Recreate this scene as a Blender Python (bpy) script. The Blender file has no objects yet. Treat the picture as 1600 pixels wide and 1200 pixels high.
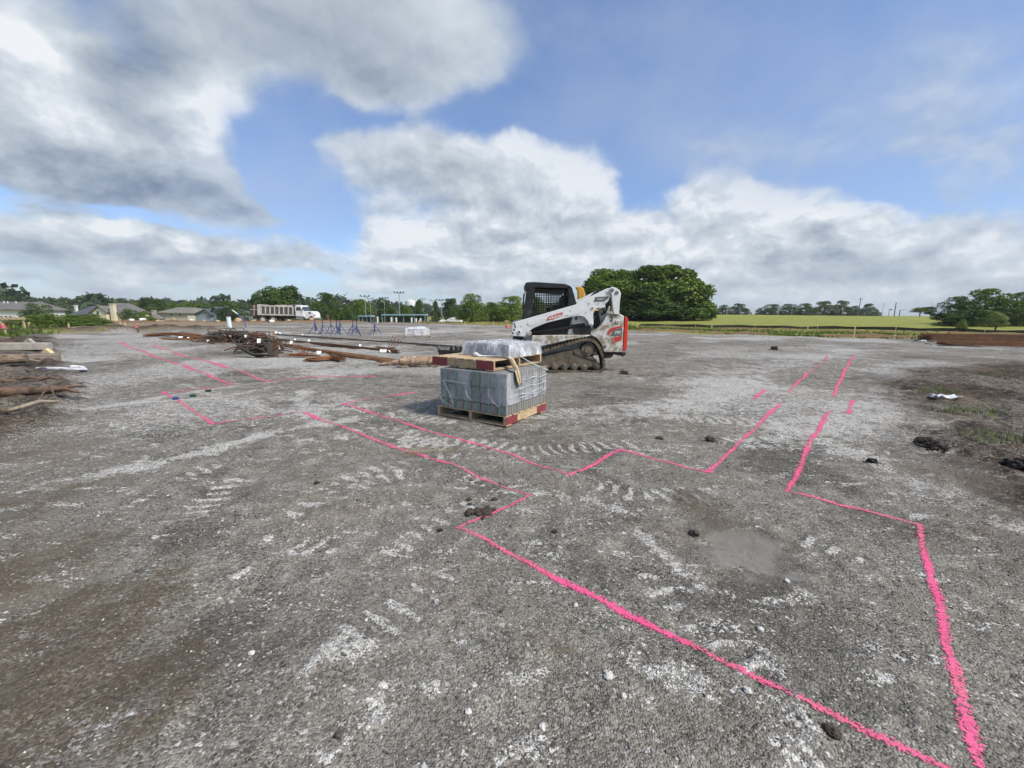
import bpy, bmesh, math, random
import numpy as np
from mathutils import Vector, Matrix
R = math.radians
sc = bpy.context.scene
COL = sc.collection

# ------------------------------------------------------------------ camera
CAM_H, F_PX, PITCH, ROLL = 1.40, 650.0, R(9.6), R(0.6)   # focal length for a 1600 px wide frame
cam_d = bpy.data.cameras.new('camera')
cam_d.sensor_width = 36.0
cam_d.lens = 36.0 * F_PX / 1600.0
cam_d.clip_start, cam_d.clip_end = 0.05, 8000.0
cam = bpy.data.objects.new('camera', cam_d)
COL.objects.link(cam)
cam.matrix_world = (Matrix.Translation((0, 0, CAM_H)) @ Matrix.Rotation(R(90) - PITCH, 4, 'X') @ Matrix.Rotation(ROLL, 4, 'Z'))
sc.camera = cam

def ray(u, v):
    """world direction of a photograph pixel (1600 x 1200)"""
    x, y = (u - 800.0) / F_PX, -(v - 600.0) / F_PX
    c, s = math.cos(ROLL), math.sin(ROLL)
    x, y = c * x - s * y, s * x + c * y
    return Vector((x, math.cos(PITCH) + math.sin(PITCH) * y, -math.sin(PITCH) + math.cos(PITCH) * y))
def P(u, v, z=0.0):
    d = ray(u, v); t = (z - CAM_H) / d.z
    return Vector((d.x * t, d.y * t, z))
def at(u, v, Y):
    d = ray(u, v); t = Y / d.y
    return Vector((d.x * t, Y, CAM_H + d.z * t))

# ------------------------------------------------------------------ sun, sky, exposure
SUN_AZ, SUN_EL = R(118), R(48)            # azimuth clockwise from +Y: to the right and a little behind the camera
sd = bpy.data.lights.new('sun', 'SUN')
sd.energy, sd.angle, sd.color = 4.8, R(13), (1.0, 0.93, 0.83)
sun = bpy.data.objects.new('sun', sd); COL.objects.link(sun)
sdir = Vector((math.sin(SUN_AZ) * math.cos(SUN_EL), math.cos(SUN_AZ) * math.cos(SUN_EL), math.sin(SUN_EL)))
sun.rotation_euler = sdir.to_track_quat('Z', 'Y').to_euler()
sun.location = sdir * 50
cy = sc.cycles
cy.max_bounces, cy.diffuse_bounces, cy.glossy_bounces, cy.transmission_bounces, cy.volume_bounces, cy.transparent_max_bounces = 4, 1, 2, 2, 0, 8
cy.use_adaptive_sampling, cy.adaptive_threshold, cy.adaptive_min_samples = True, .028, 24
cy.caustics_reflective = cy.caustics_refractive = False
sc.view_settings.view_transform = 'Standard'
sc.view_settings.look = 'None'
sc.view_settings.exposure = 0.0
sc.view_settings.gamma = 1.0
sc.view_settings.use_curve_mapping = False

def lin(r, g, b):
    f = lambda c: (c / 255.0 / 12.92) if c / 255.0 <= 0.04045 else ((c / 255.0 + 0.055) / 1.055) ** 2.4
    return (f(r), f(g), f(b))

SKY_K = 0.1
world = bpy.data.worlds.new('World'); sc.world = world
world.use_nodes = True
wt = world.node_tree; wt.nodes.clear()

def N(t, kind, **kw):
    n = t.nodes.new(kind)
    for k, v in kw.items():
        if k == 'ins':
            for i, val in v.items():
                if hasattr(val, 'is_linked') or isinstance(val, bpy.types.NodeSocket): t.links.new(val, n.inputs[i])
                else: n.inputs[i].default_value = val
        else: setattr(n, k, v)
    return n
def M(t, op, a, b=None, c=None, clamp=False):
    ins = {0: a}
    if b is not None: ins[1] = b
    if c is not None: ins[2] = c
    return N(t, 'ShaderNodeMath', operation=op, use_clamp=clamp, ins=ins).outputs[0]
def SM(t, x, lo, hi, a=0.0, b=1.0):
    return N(t, 'ShaderNodeMapRange', interpolation_type='SMOOTHSTEP', ins={0: x, 1: lo, 2: hi, 3: a, 4: b}).outputs[0]
def MIXC(t, f, a, b, bt='MIX'):
    n = N(t, 'ShaderNodeMix', data_type='RGBA', blend_type=bt)
    for i, val in ((0, f), (6, a), (7, b)):
        if isinstance(val, bpy.types.NodeSocket): t.links.new(val, n.inputs[i])
        elif i == 0: n.inputs[i].default_value = val
        else: n.inputs[i].default_value = tuple(val) + ((1.0,) if len(val) == 3 else ())
    return n.outputs[2]

def sky_plane(t, d):
    """a direction as a point on a map of the sky that is centred on north (+Y); one unit = 45 degrees off"""
    sp = N(t, 'ShaderNodeSeparateXYZ', ins={0: d})
    iy = M(t, 'DIVIDE', 1.0, M(t, 'MAXIMUM', sp.outputs[1], .08))
    return N(t, 'ShaderNodeVectorMath', operation='SCALE', ins={0: d, 'Scale': iy}).outputs[0], sp
def blob_sum(t, q, lst, start=0.0):
    s = start
    for (u, v, ru, rv, rot, w) in lst:
        d = ray(u, v)
        g = N(t, 'ShaderNodeTexGradient', gradient_type='SPHERICAL', ins={0: q})
        tm = g.texture_mapping
        tm.vector_type = 'TEXTURE'
        tm.translation = (d.x / d.y, 1.0, d.z / d.y)
        tm.rotation = (0, -R(rot), 0)
        tm.scale = (ru / F_PX, 1.0, rv / F_PX)
        s = M(t, 'MULTIPLY_ADD', g.outputs['Fac'], w, s)
    return s

# where the clouds and the gaps between them stand in the sky: (u, v, ru, rv, tilt, weight)
CLOUDS = [
 (20, 80, 300, 190, -25, 1.5), (130, 215, 300, 150, -20, 1.6), (290, 190, 130, 120, -30, 1.1), (60, 250, 330, 90, -8, .8), (350, 300, 170, 55, -22, 1.1), (420, 330, 90, 24, -22, .5),
 (520, 20, 330, 150, -5, 1.3), (650, 80, 190, 150, -25, 1.1), (370, 50, 200, 90, -20, .8),
 (570, 240, 150, 55, -15, .75), (520, 200, 70, 30, -35, .5), (760, 300, 210, 110, -20, 1.3), (830, 265, 110, 80, -10, .9), (910, 330, 140, 100, -25, 1.3), (820, 390, 260, 70, 0, .8),
 (1110, 330, 120, 70, 0, 1.2), (1230, 360, 170, 75, -5, 1.2), (1390, 395, 230, 65, 0, 1.1), (1580, 400, 200, 80, 0, 1.0), (1100, 410, 330, 70, 0, .9), (1580, 250, 220, 130, 10, .5),
 (1330, 190, 400, 110, 22, .38), (1500, 60, 330, 130, 25, .30), (1110, 232, 130, 40, 5, .35), (1440, 245, 200, 60, 15, .30), (980, 30, 300, 120, 0, .26),
 (80, 385, 240, 60, -4, 1.2), (270, 395, 160, 50, -10, 1.2), (440, 410, 190, 44, -6, .8), (640, 365, 100, 65, -15, .9), (690, 405, 150, 45, 0, .7),
 (150, 435, 500, 34, 0, .5), (900, 440, 520, 34, 0, .5), (1450, 450, 420, 34, 0, .5),
 (440, 170, 110, 110, -30, -.8), (610, 188, 230, 30, -4, -.55), (470, 325, 190, 45, -14, -.6), (1000, 265, 90, 70, 0, -.8), (745, 185, 70, 50, 0, -.7), (900, 170, 170, 80, 0, -.45), (170, 318, 260, 26, -8, -.8), (1360, 305, 140, 24, -12, -.5),
]
SHADE = [  # brighter and darker parts of the cloud masses
 (1050, 400, 700, 90, 0, .30), (350, 400, 500, 70, 0, .14), (860, 300, 160, 90, -20, .12),
 (50, 70, 200, 120, -30, .42), (300, 175, 95, 95, 0, .5), (335, 150, 40, 70, 0, .3), (60, 150, 90, 50, -30, .2),
 (200, 90, 100, 150, 40, -0.45), (110, 285, 330, 60, -8, -0.40), (330, 305, 200, 55, -20, -0.32),
 (420, 40, 260, 120, -15, -0.19), (560, 100, 190, 70, -15, -0.16), (700, 30, 130, 90, 0, .10),
 (800, 225, 120, 45, -10, .30), (900, 275, 90, 60, -30, .45), (620, 225, 100, 40, 0, .12), (1110, 310, 110, 50, 0, .36), (1220, 330, 120, 50, 0, .34), (1400, 370, 140, 40, 0, .2),
 (275, 370, 45, 22, 0, .6), (170, 350, 60, 22, 0, .3), (650, 345, 60, 34, 0, .35), (1150, 410, 260, 34, 0, -0.19), (860, 375, 180, 40, 0, -0.12), (1320, 385, 200, 24, 0, -0.14),
 (100, 392, 300, 26, 0, -0.29), (400, 415, 240, 20, 0, -0.18), (200, 447, 380, 16, 0, -0.14), (700, 425, 260, 14, 0, -0.11),
]
VEIL = [  # thin high cloud
 (1320, 120, 560, 210, 20, 0.94), (980, 40, 380, 170, 0, 0.56), (1560, 260, 300, 170, 0, 0.88), (490, 310, 300, 90, -15, 0.50), (1150, 235, 220, 60, 5, 0.62), (620, 180, 300, 70, -5, 0.25), (1300, 300, 260, 60, -5, 0.38), (440, 250, 220, 190, -20, 0.69), (240, 320, 320, 60, -8, 0.50), (900, 180, 260, 110, 0, 0.31)]
tc = N(wt, 'ShaderNodeTexCoord')
dirv = N(wt, 'ShaderNodeVectorMath', operation='NORMALIZE', ins={0: tc.outputs['Generated']}).outputs[0]
q0, sepw = sky_plane(wt, dirv)
elev = sepw.outputs[2]
def vadd(t, vec, other, k):
    return N(t, 'ShaderNodeVectorMath', operation='MULTIPLY_ADD', ins={0: other, 1: k, 2: vec}).outputs[0]
wn = N(wt, 'ShaderNodeTexNoise', ins={0: dirv, 2: 3.0, 3: 5.0, 4: .56}).outputs['Color']
q = vadd(wt, q0, wn, (.30, 0, .22))
q = N(wt, 'ShaderNodeVectorMath', operation='SUBTRACT', ins={0: q, 1: (.15, 0, .11)}).outputs[0]
front = blob_sum(wt, q, CLOUDS)
# the same kind of broken cloud over the rest of the sky
dw = vadd(wt, dirv, wn, (.12, .12, .10))
n1 = N(wt, 'ShaderNodeTexNoise', ins={0: dw, 2: 2.4, 3: 3.0, 4: .5}).outputs['Fac']
other = M(wt, 'MAXIMUM', SM(wt, sepw.outputs[1], .46, .10), SM(wt, elev, .66, .88))
front = M(wt, 'MULTIPLY', front, M(wt, 'SUBTRACT', 1.0, other))
dens = M(wt, 'MULTIPLY_ADD', SM(wt, n1, .42, .62), other, front)
low = SM(wt, elev, .55, .12)
flat = N(wt, 'ShaderNodeVectorMath', operation='MULTIPLY', ins={0: dw, 1: (1, 1, 1.6)}).outputs[0]
b1 = N(wt, 'ShaderNodeTexNoise', ins={0: flat, 2: 6.5, 3: 8.0, 4: .59}).outputs['Fac']
flat_up = N(wt, 'ShaderNodeVectorMath', operation='ADD', ins={0: flat, 1: (.010, 0, .035)}).outputs[0]
b1u = N(wt, 'ShaderNodeTexNoise', ins={0: flat_up, 2: 6.5, 3: 5.0, 4: .59}).outputs['Fac']
relief = M(wt, 'SUBTRACT', b1, b1u)
amp = M(wt, 'MULTIPLY_ADD', low, 1.15, .28)
dens = M(wt, 'MULTIPLY_ADD', M(wt, 'SUBTRACT', b1, .5), amp, dens)
# flat bands low over the horizon
bands = N(wt, 'ShaderNodeVectorMath', operation='MULTIPLY', ins={0: dw, 1: (3.2, 3.2, 22)}).outputs[0]
b3 = N(wt, 'ShaderNodeTexNoise', ins={0: bands, 2: 1.3, 3: 3.0, 4: .5}).outputs['Fac']
near_h = SM(wt, elev, .24, .05)
dens = M(wt, 'MULTIPLY_ADD', M(wt, 'SUBTRACT', b3, .38), M(wt, 'MULTIPLY', near_h, 1.6), dens)
sky = N(wt, 'ShaderNodeTexSky', sky_type='NISHITA', sun_disc=False, sun_elevation=SUN_EL, sun_rotation=SUN_AZ, altitude=300, air_density=1.0, dust_density=1.0, ozone_density=2.0)
blue = MIXC(wt, 1.0, sky.outputs[0], (1.26, 1.44, 1.78), 'MULTIPLY')
shade = M(wt, 'MULTIPLY_ADD', relief, M(wt, 'MULTIPLY_ADD', low, 1.35, .60), .69)
shade = blob_sum(wt, q, SHADE, shade)
shade = M(wt, 'MULTIPLY_ADD', M(wt, 'SUBTRACT', b3, .5), M(wt, 'MULTIPLY', near_h, -.7), shade)
shade = M(wt, 'SUBTRACT', shade, SM(wt, dens, .8, 2.2, 0.0, .12))
cr = N(wt, 'ShaderNodeValToRGB', ins={0: shade})
els = cr.color_ramp.elements
stops = [(0.0, lin(112, 126, 150)), (.30, lin(148, 161, 180)), (.60, lin(186, 197, 207)), (.85, lin(218, 226, 233)), (1.0, lin(244, 247, 250))]
els[0].position, els[0].color = stops[0][0], stops[0][1] + (1,)
els[1].position, els[1].color = stops[-1][0], stops[-1][1] + (1,)
for p_, c_ in stops[1:-1]:
    e = els.new(p_); e.color = c_ + (1,)
cloud_c = MIXC(wt, 1.0, cr.outputs[0], (1 / SKY_K,) * 3, 'MULTIPLY')
crisp = SM(wt, dens, .22, .70)
soft = SM(wt, dens, .05, 1.0)
k_cr = M(wt, 'MULTIPLY', SM(wt, elev, .62, .22), .52)
alpha = M(wt, 'MULTIPLY_ADD', k_cr, M(wt, 'SUBTRACT', crisp, soft), soft)
alpha = M(wt, 'MULTIPLY', alpha, .97)
skyc = MIXC(wt, alpha, blue, cloud_c)
veil = M(wt, 'MULTIPLY', blob_sum(wt, q, VEIL), M(wt, 'MULTIPLY_ADD', b1, 1.5, .15))
veil = M(wt, 'MULTIPLY_ADD', other, .25, veil)
skyc = MIXC(wt, M(wt, 'MULTIPLY', M(wt, 'MINIMUM', veil, 1.0), .55), skyc, tuple(c / SKY_K for c in lin(176, 194, 220)))
hz = M(wt, 'MULTIPLY', SM(wt, elev, .15, -.02), .50)
skyc = MIXC(wt, hz, skyc, tuple(c / SKY_K for c in lin(186, 202, 220)))
bg = N(wt, 'ShaderNodeBackground', ins={0: skyc, 1: SKY_K})
wo = N(wt, 'ShaderNodeOutputWorld', ins={0: bg.outputs[0]})
world.cycles.sampling_method = 'MANUAL'
world.cycles.sample_map_resolution = 256

# ------------------------------------------------------------------ materials
MATS = {}
def new_mat(name):
    m = bpy.data.materials.new(name); m.use_nodes = True
    t = m.node_tree; t.nodes.clear()
    out = t.nodes.new('ShaderNodeOutputMaterial')
    b = t.nodes.new('ShaderNodeBsdfPrincipled')
    t.links.new(b.outputs[0], out.inputs[0])
    MATS[name] = m
    return m, t, b, out
def tex(t, scale, detail=4, rough=.55, stretch=None, space='Object'):
    tcn = N(t, 'ShaderNodeTexCoord')
    v = tcn.outputs[space]
    if stretch: v = N(t, 'ShaderNodeVectorMath', operation='MULTIPLY', ins={0: v, 1: stretch}).outputs[0]
    return N(t, 'ShaderNodeTexNoise', ins={0: v, 2: scale, 3: detail, 4: rough}).outputs['Fac']
def bump(t, b, h, strength=.4, dist=.01):
    n = N(t, 'ShaderNodeBump', ins={'Strength': strength, 'Distance': dist, 'Height': h})
    t.links.new(n.outputs[0], b.inputs['Normal'])
def simple(name, c1, c2=None, rough=.6, metal=0.0, scale=6.0, lo=.35, hi=.65, dirt=None, dirt_amt=(.5, .62), dirt_scale=3.0, bs=0.0, bscale=40.0, bdist=.004, stretch=None, per_obj=0.0, spec=None):
    m, t, b, out = new_mat(name)
    c2 = c2 or tuple(c * .8 for c in c1)
    col = MIXC(t, SM(t, tex(t, scale, stretch=stretch), lo, hi), c1, c2)
    r = rough
    if per_obj:
        oi = N(t, 'ShaderNodeObjectInfo')
        k = M(t, 'MULTIPLY_ADD', oi.outputs['Random'], 2 * per_obj, 1 - per_obj)
        col = N(t, 'ShaderNodeVectorMath', operation='SCALE', ins={0: col, 'Scale': k}).outputs[0]
    if dirt:
        f = SM(t, tex(t, dirt_scale, 6, .65), dirt_amt[0], dirt_amt[1])
        col = MIXC(t, f, col, dirt)
        r = M(t, 'MULTIPLY_ADD', f, max(0, .9 - rough), rough)
    t.links.new(col, b.inputs['Base Color'])
    if isinstance(r, float): b.inputs['Roughness'].default_value = r
    else: t.links.new(r, b.inputs['Roughness'])
    b.inputs['Metallic'].default_value = metal
    if spec is not None: b.inputs['Specular IOR Level'].default_value = spec
    if bs: bump(t, b, tex(t, bscale, 5, .6, stretch), bs, bdist)
    return m

# ------------------------------------------------------------------ mesh helpers
ORG = {}
def tag(o, label=None, cat=None, group=None, kind=None):
    if label: o['label'] = label
    if cat: o['category'] = cat
    if group: o['group'] = group
    if kind: o['kind'] = kind
    return o
def thing(name, loc, label, cat, group=None, rz=0.0):
    o = bpy.data.objects.new(name, None); COL.objects.link(o)
    o.empty_display_size = .2
    o.location = loc; o.rotation_euler = (0, 0, rz)
    ORG[o.name] = Vector(loc)
    return tag(o, label, cat, group)
def link_mesh(name, me, mat=None, parent=None, smooth=False):
    o = bpy.data.objects.new(name, me); COL.objects.link(o)
    if mat is not None and not me.materials: me.materials.append(MATS[mat] if isinstance(mat, str) else mat)
    if parent is not None:
        o.parent = parent
        ORG[o.name] = ORG.get(parent.name, Vector((0, 0, 0)))
    if smooth:
        me.polygons.foreach_set('use_smooth', [True] * len(me.polygons))
    return o
class MB:
    """collects shapes for ONE mesh object"""
    def __init__(s): s.v = []; s.f = []
    def add(s, vs, fs):
        k = len(s.v); s.v += [tuple(v) for v in vs]; s.f += [tuple(i + k for i in f) for f in fs]; return s
    def box(s, lo, hi):
        x0, y0, z0 = lo; x1, y1, z1 = hi
        return s.add([(x0, y0, z0), (x1, y0, z0), (x1, y1, z0), (x0, y1, z0), (x0, y0, z1), (x1, y0, z1), (x1, y1, z1), (x0, y1, z1)],
                     [(0, 3, 2, 1), (4, 5, 6, 7), (0, 1, 5, 4), (1, 2, 6, 5), (2, 3, 7, 6), (3, 0, 4, 7)])
    def obox(s, c, ax, ay, az, hx, hy, hz):
        """oriented box: centre, three unit axes, half sizes"""
        c, ax, ay, az = Vector(c), Vector(ax), Vector(ay), Vector(az)
        vs = [c + ax * (i * hx) + ay * (j * hy) + az * (k * hz) for k in (-1, 1) for j in (-1, 1) for i in (-1, 1)]
        return s.add(vs, [(0, 2, 3, 1), (4, 5, 7, 6), (0, 1, 5, 4), (1, 3, 7, 5), (3, 2, 6, 7), (2, 0, 4, 6)])
    def prism(s, pts, y0, y1):
        """side outline (x, z) pushed from y0 to y1"""
        n = len(pts)
        a = sum(pts[i][0] * pts[(i + 1) % n][1] - pts[(i + 1) % n][0] * pts[i][1] for i in range(n))
        if a < 0: pts = pts[::-1]
        vs = [(p[0], y0, p[1]) for p in pts] + [(p[0], y1, p[1]) for p in pts]
        fs = [tuple(range(n)), tuple(range(2 * n - 1, n - 1, -1))] + [(i, i + n, (i + 1) % n + n, (i + 1) % n) for i in range(n)]
        return s.add(vs, fs)
    def slab(s, pts, z0, z1):
        """outline (x, y) raised from z0 to z1"""
        n = len(pts)
        vs = [(p[0], p[1], z0) for p in pts] + [(p[0], p[1], z1) for p in pts]
        fs = [tuple(range(n - 1, -1, -1)), tuple(range(n, 2 * n))] + [(i, (i + 1) % n, (i + 1) % n + n, i + n) for i in range(n)]
        return s.add(vs, fs)
    def tube(s, pts, r, n=8, caps=True):
        pts = [Vector(p) for p in pts]; m = len(pts)
        rs = r if isinstance(r, (list, tuple)) else [r] * m
        vs = []; prev = None
        for i, p in enumerate(pts):
            d = (pts[min(i + 1, m - 1)] - pts[max(i - 1, 0)]).normalized()
            if prev is None:
                a = d.cross(Vector((0, 0, 1)))
                if a.length < 1e-3: a = d.cross(Vector((0, 1, 0)))
                a.normalize()
            else:
                a = (prev - d * prev.dot(d)).normalized()
            b = d.cross(a); prev = a
            for k in range(n):
                t_ = 2 * math.pi * k / n
                vs.append(p + (a * math.cos(t_) + b * math.sin(t_)) * rs[i])
        fs = [(i * n + k, i * n + (k + 1) % n, (i + 1) * n + (k + 1) % n, (i + 1) * n + k) for i in range(m - 1) for k in range(n)]
        if caps: fs += [tuple(range(n - 1, -1, -1)), tuple(range((m - 1) * n, m * n))]
        return s.add(vs, fs)
    def cyl_y(s, c, r, y0, y1, n=20, r1=None):
        r1 = r if r1 is None else r1
        return s.tube([(c[0], y0, c[1]), (c[0], y1, c[1])], [r, r1], n)
    def build(s, name, mat, parent=None, bevel=0.0, smooth=False, seg=1, local=False):
        o0 = ORG.get(parent.name, Vector((0, 0, 0))) if (parent is not None and not local) else Vector((0, 0, 0))
        me = bpy.data.meshes.new(name)
        me.from_pydata([(v[0] - o0[0], v[1] - o0[1], v[2] - o0[2]) for v in s.v], [], s.f)
        if bevel:
            bm = bmesh.new(); bm.from_mesh(me)
            es = [e for e in bm.edges if len(e.link_faces) == 2 and e.calc_face_angle(0) > .5]
            bmesh.ops.bevel(bm, geom=es, offset=bevel, segments=seg, affect='EDGES', clamp_overlap=True)
            bm.to_mesh(me); bm.free()
        me.update()
        o = link_mesh(name, me, mat, parent)
        if smooth:
            me.polygons.foreach_set('use_smooth', [True] * len(me.polygons))
            try: me.set_sharp_from_angle(angle=R(40))
            except Exception: pass
        return o
def copy_tree(o, parent=None):
    c = o.copy(); COL.objects.link(c)
    if parent is not None: c.parent = parent
    for ch in list(o.children): copy_tree(ch, c)
    return c
def np_mesh(name, verts, faces, mat=None, parent=None, smooth=False):
    """faces: (n, k) array, all of one size"""
    verts = np.asarray(verts, dtype=np.float32); faces = np.asarray(faces, dtype=np.int32)
    n, k = faces.shape
    me = bpy.data.meshes.new(name)
    me.vertices.add(len(verts)); me.vertices.foreach_set('co', verts.ravel())
    me.loops.add(n * k); me.loops.foreach_set('vertex_index', faces.ravel())
    me.polygons.add(n); me.polygons.foreach_set('loop_start', np.arange(0, n * k, k, dtype=np.int32))
    me.polygons.foreach_set('use_smooth', np.full(n, smooth, dtype=bool))
    me.update(calc_edges=True); me.validate()
    return link_mesh(name, me, mat, parent)
def text_mesh(name, body, size, mat, parent, origin, xdir, zdir, shear=0.0, bold=0.0, align='CENTER', widen=1.0):
    cu = bpy.data.curves.new(name, 'FONT'); cu.body = body; cu.size = size; cu.align_x = align; cu.align_y = 'CENTER'
    cu.shear = shear; cu.offset = bold; cu.extrude = .0015
    tmp = bpy.data.objects.new(name, cu); COL.objects.link(tmp)
    dg = bpy.context.evaluated_depsgraph_get(); dg.update()
    me = bpy.data.meshes.new_from_object(tmp.evaluated_get(dg))
    bpy.data.objects.remove(tmp)
    x, z = Vector(xdir).normalized() * widen, Vector(zdir).normalized()
    y = x.cross(z).normalized()
    o0 = Vector(origin) - (ORG.get(parent.name, Vector()) if parent else Vector())
    for v in me.vertices:
        v.co = o0 + x * v.co.x + z * v.co.y - y * v.co.z
    me.materials.clear()
    return link_mesh(name, me, mat, parent)

# ------------------------------------------------------------------ numpy noise
_rng = np.random.default_rng(5)
_PERM = _rng.permutation(4096)
_GR = _rng.uniform(-1, 1, 4096)
def vnoise(x, y, seed=0):
    x = np.asarray(x, float); y = np.asarray(y, float)
    xi = np.floor(x).astype(np.int64); yi = np.floor(y).astype(np.int64)
    fx, fy = x - xi, y - yi
    fx = fx * fx * fx * (fx * (fx * 6 - 15) + 10); fy = fy * fy * fy * (fy * (fy * 6 - 15) + 10)
    h = lambda a, b: _GR[(_PERM[(a + 131 * seed) & 4095] + b * 57 + seed * 7) & 4095 if False else _PERM[(_PERM[(a + 131 * seed) & 4095] + b) & 4095]]
    a, b, c, d = h(xi, yi), h(xi + 1, yi), h(xi, yi + 1), h(xi + 1, yi + 1)
    return (a * (1 - fx) + b * fx) * (1 - fy) + (c * (1 - fx) + d * fx) * fy
def fbm(x, y, scale, octv=4, seed=0, gain=.5):
    s = 0; a = 1.0; n = 0
    for i in range(octv):
        s = s + a * vnoise(np.asarray(x) / scale * 2 ** i + 17.3 * i, np.asarray(y) / scale * 2 ** i - 9.1 * i, seed + i)
        n += a; a *= gain
    return s / n
def sst(x, lo, hi):
    t_ = np.clip((x - lo) / (hi - lo), 0, 1); return t_ * t_ * (3 - 2 * t_)
def path_dist(X, Y, pts):
    """distance to a polyline and the length along it"""
    best = np.full(np.shape(X), 1e9); along = np.zeros(np.shape(X)); acc = 0.0
    for a, b in zip(pts[:-1], pts[1:]):
        dx, dy = b[0] - a[0], b[1] - a[1]; L = math.hypot(dx, dy)
        t_ = np.clip(((X - a[0]) * dx + (Y - a[1]) * dy) / (L * L), 0, 1)
        d = np.hypot(X - a[0] - t_ * dx, Y - a[1] - t_ * dy)
        m = d < best
        best = np.where(m, d, best); along = np.where(m, acc + t_ * L, along); acc += L
    return best, along
def pxy(*pts): return [tuple(P(u, v)[:2]) for u, v in pts]
def smooth_path(pts, n=6):
    out = []
    for i in range(len(pts) - 1):
        p0, p1, p2, p3 = pts[max(i - 1, 0)], pts[i], pts[i + 1], pts[min(i + 2, len(pts) - 1)]
        for k in range(n):
            t_ = k / n
            out.append(tuple(.5 * (2 * b + (c - a) * t_ + (2 * a - 5 * b + 4 * c - d) * t_ ** 2 + (3 * b - a - 3 * c + d) * t_ ** 3) for a, b, c, d in zip(p0, p1, p2, p3)))
    out.append(tuple(pts[-1])); return out

# ------------------------------------------------------------------ terrain: one height field for the whole place
def poly_sdf(X, Y, poly):
    """negative inside"""
    d = np.full(np.shape(X), 1e9); ins = np.zeros(np.shape(X), bool); n = len(poly)
    for i in range(n):
        a, b = poly[i], poly[(i + 1) % n]
        dx, dy = b[0] - a[0], b[1] - a[1]
        t_ = np.clip(((X - a[0]) * dx + (Y - a[1]) * dy) / (dx * dx + dy * dy + 1e-12), 0, 1)
        d = np.minimum(d, np.hypot(X - a[0] - t_ * dx, Y - a[1] - t_ * dy))
        c = ((a[1] > Y) != (b[1] > Y)) & (X < dx * (Y - a[1]) / ((dy if abs(dy) > 1e-12 else 1e-12)) + a[0])
        ins ^= c
    return np.where(ins, -d, d)
A2 = lambda u, Y: tuple(at(u, 500, Y)[:2])
MUD_L = pxy((10, 692), (70, 668), (135, 640), (120, 600), (92, 562), (74, 532), (84, 524)) + [A2(40, 24), (-60, 30), (-60, 3.0), tuple(P(-250, 760)[:2])]
MUD_R = pxy((1372, 590), (1440, 578), (1600, 566)) + [(22, 11), (30, 8), (12, 2.5)] + pxy((1600, 805), (1500, 735), (1440, 690), (1420, 640))
TAN_B = [A2(95, 23.5), A2(200, 27), A2(340, 29), A2(400, 40), A2(430, 50), A2(620, 56), A2(620, 64), A2(300, 70), A2(60, 60), A2(-200, 40)]
PAD = [tuple(P(84, 521)[:2]), tuple(P(180, 518.5)[:2]), tuple(P(330, 516)[:2]), A2(380, 40), A2(420, 52), A2(600, 57), A2(700, 54), A2(800, 48), A2(900, 41), A2(1000, 36), A2(1110, 32), A2(1330, 29), A2(1440, 27), A2(1700, 22), (60, 5), (60, -40), (-60, -40), (-60, 18), tuple(A2(0, 17))]
BERM_L = [A2(-120, 32), A2(90, 40), A2(200, 47), A2(330, 53), A2(420, 56), A2(560, 59)]
DARK_B = pxy((-60, 519), (40, 521), (130, 519), (230, 517), (335, 515))
BERM_R = [A2(600, 61), A2(700, 57), A2(800, 51), A2(900, 44), A2(1000, 39), A2(1110, 35), A2(1330, 32), A2(1440, 30), A2(1650, 26)]
BERM_R2 = [A2(600, 70), A2(800, 60), A2(1000, 48), A2(1110, 44), A2(1330, 40), A2(1440, 37), A2(1700, 32)]
PUD = P(1168, 858); 
TRACKS = [smooth_path(pxy(*p)) for p in (
    [(215, 900), (280, 830), (330, 780), (380, 740), (470, 700), (600, 672), (690, 690)],
    [(330, 960), (400, 870), (470, 800), (560, 745), (680, 715), (760, 720)],
    [(640, 690), (720, 690), (820, 705), (900, 700), (990, 690)],
    [(800, 850), (860, 838), (930, 832), (990, 838)],
    [(140, 835), (200, 785), (270, 750), (350, 722)], [(480, 692), (600, 676), (700, 700)], [(560, 765), (640, 742), (720, 738), (800, 765)], [(250, 905), (330, 862), (420, 842), (520, 852)], [(600, 870), (700, 805), (780, 765)], [(560, 660), (620, 648), (700, 660)],
    [(930, 760), (1010, 775), (1100, 770)], [(1000, 870), (1070, 960), (1180, 1050)], [(1250, 840), (1350, 880), (1420, 960)], [(280, 600), (420, 640), (520, 640)],
    [(560, 1000), (640, 940), (720, 880), (760, 840)],
    [(840, 650), (930, 640), (1040, 650), (1200, 660)])]
TRACK_W = (.15, .13, .20, .17, .12, .16, .15, .12, .10, .15, .15, .10, .10, .14, .16, .22)
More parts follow.
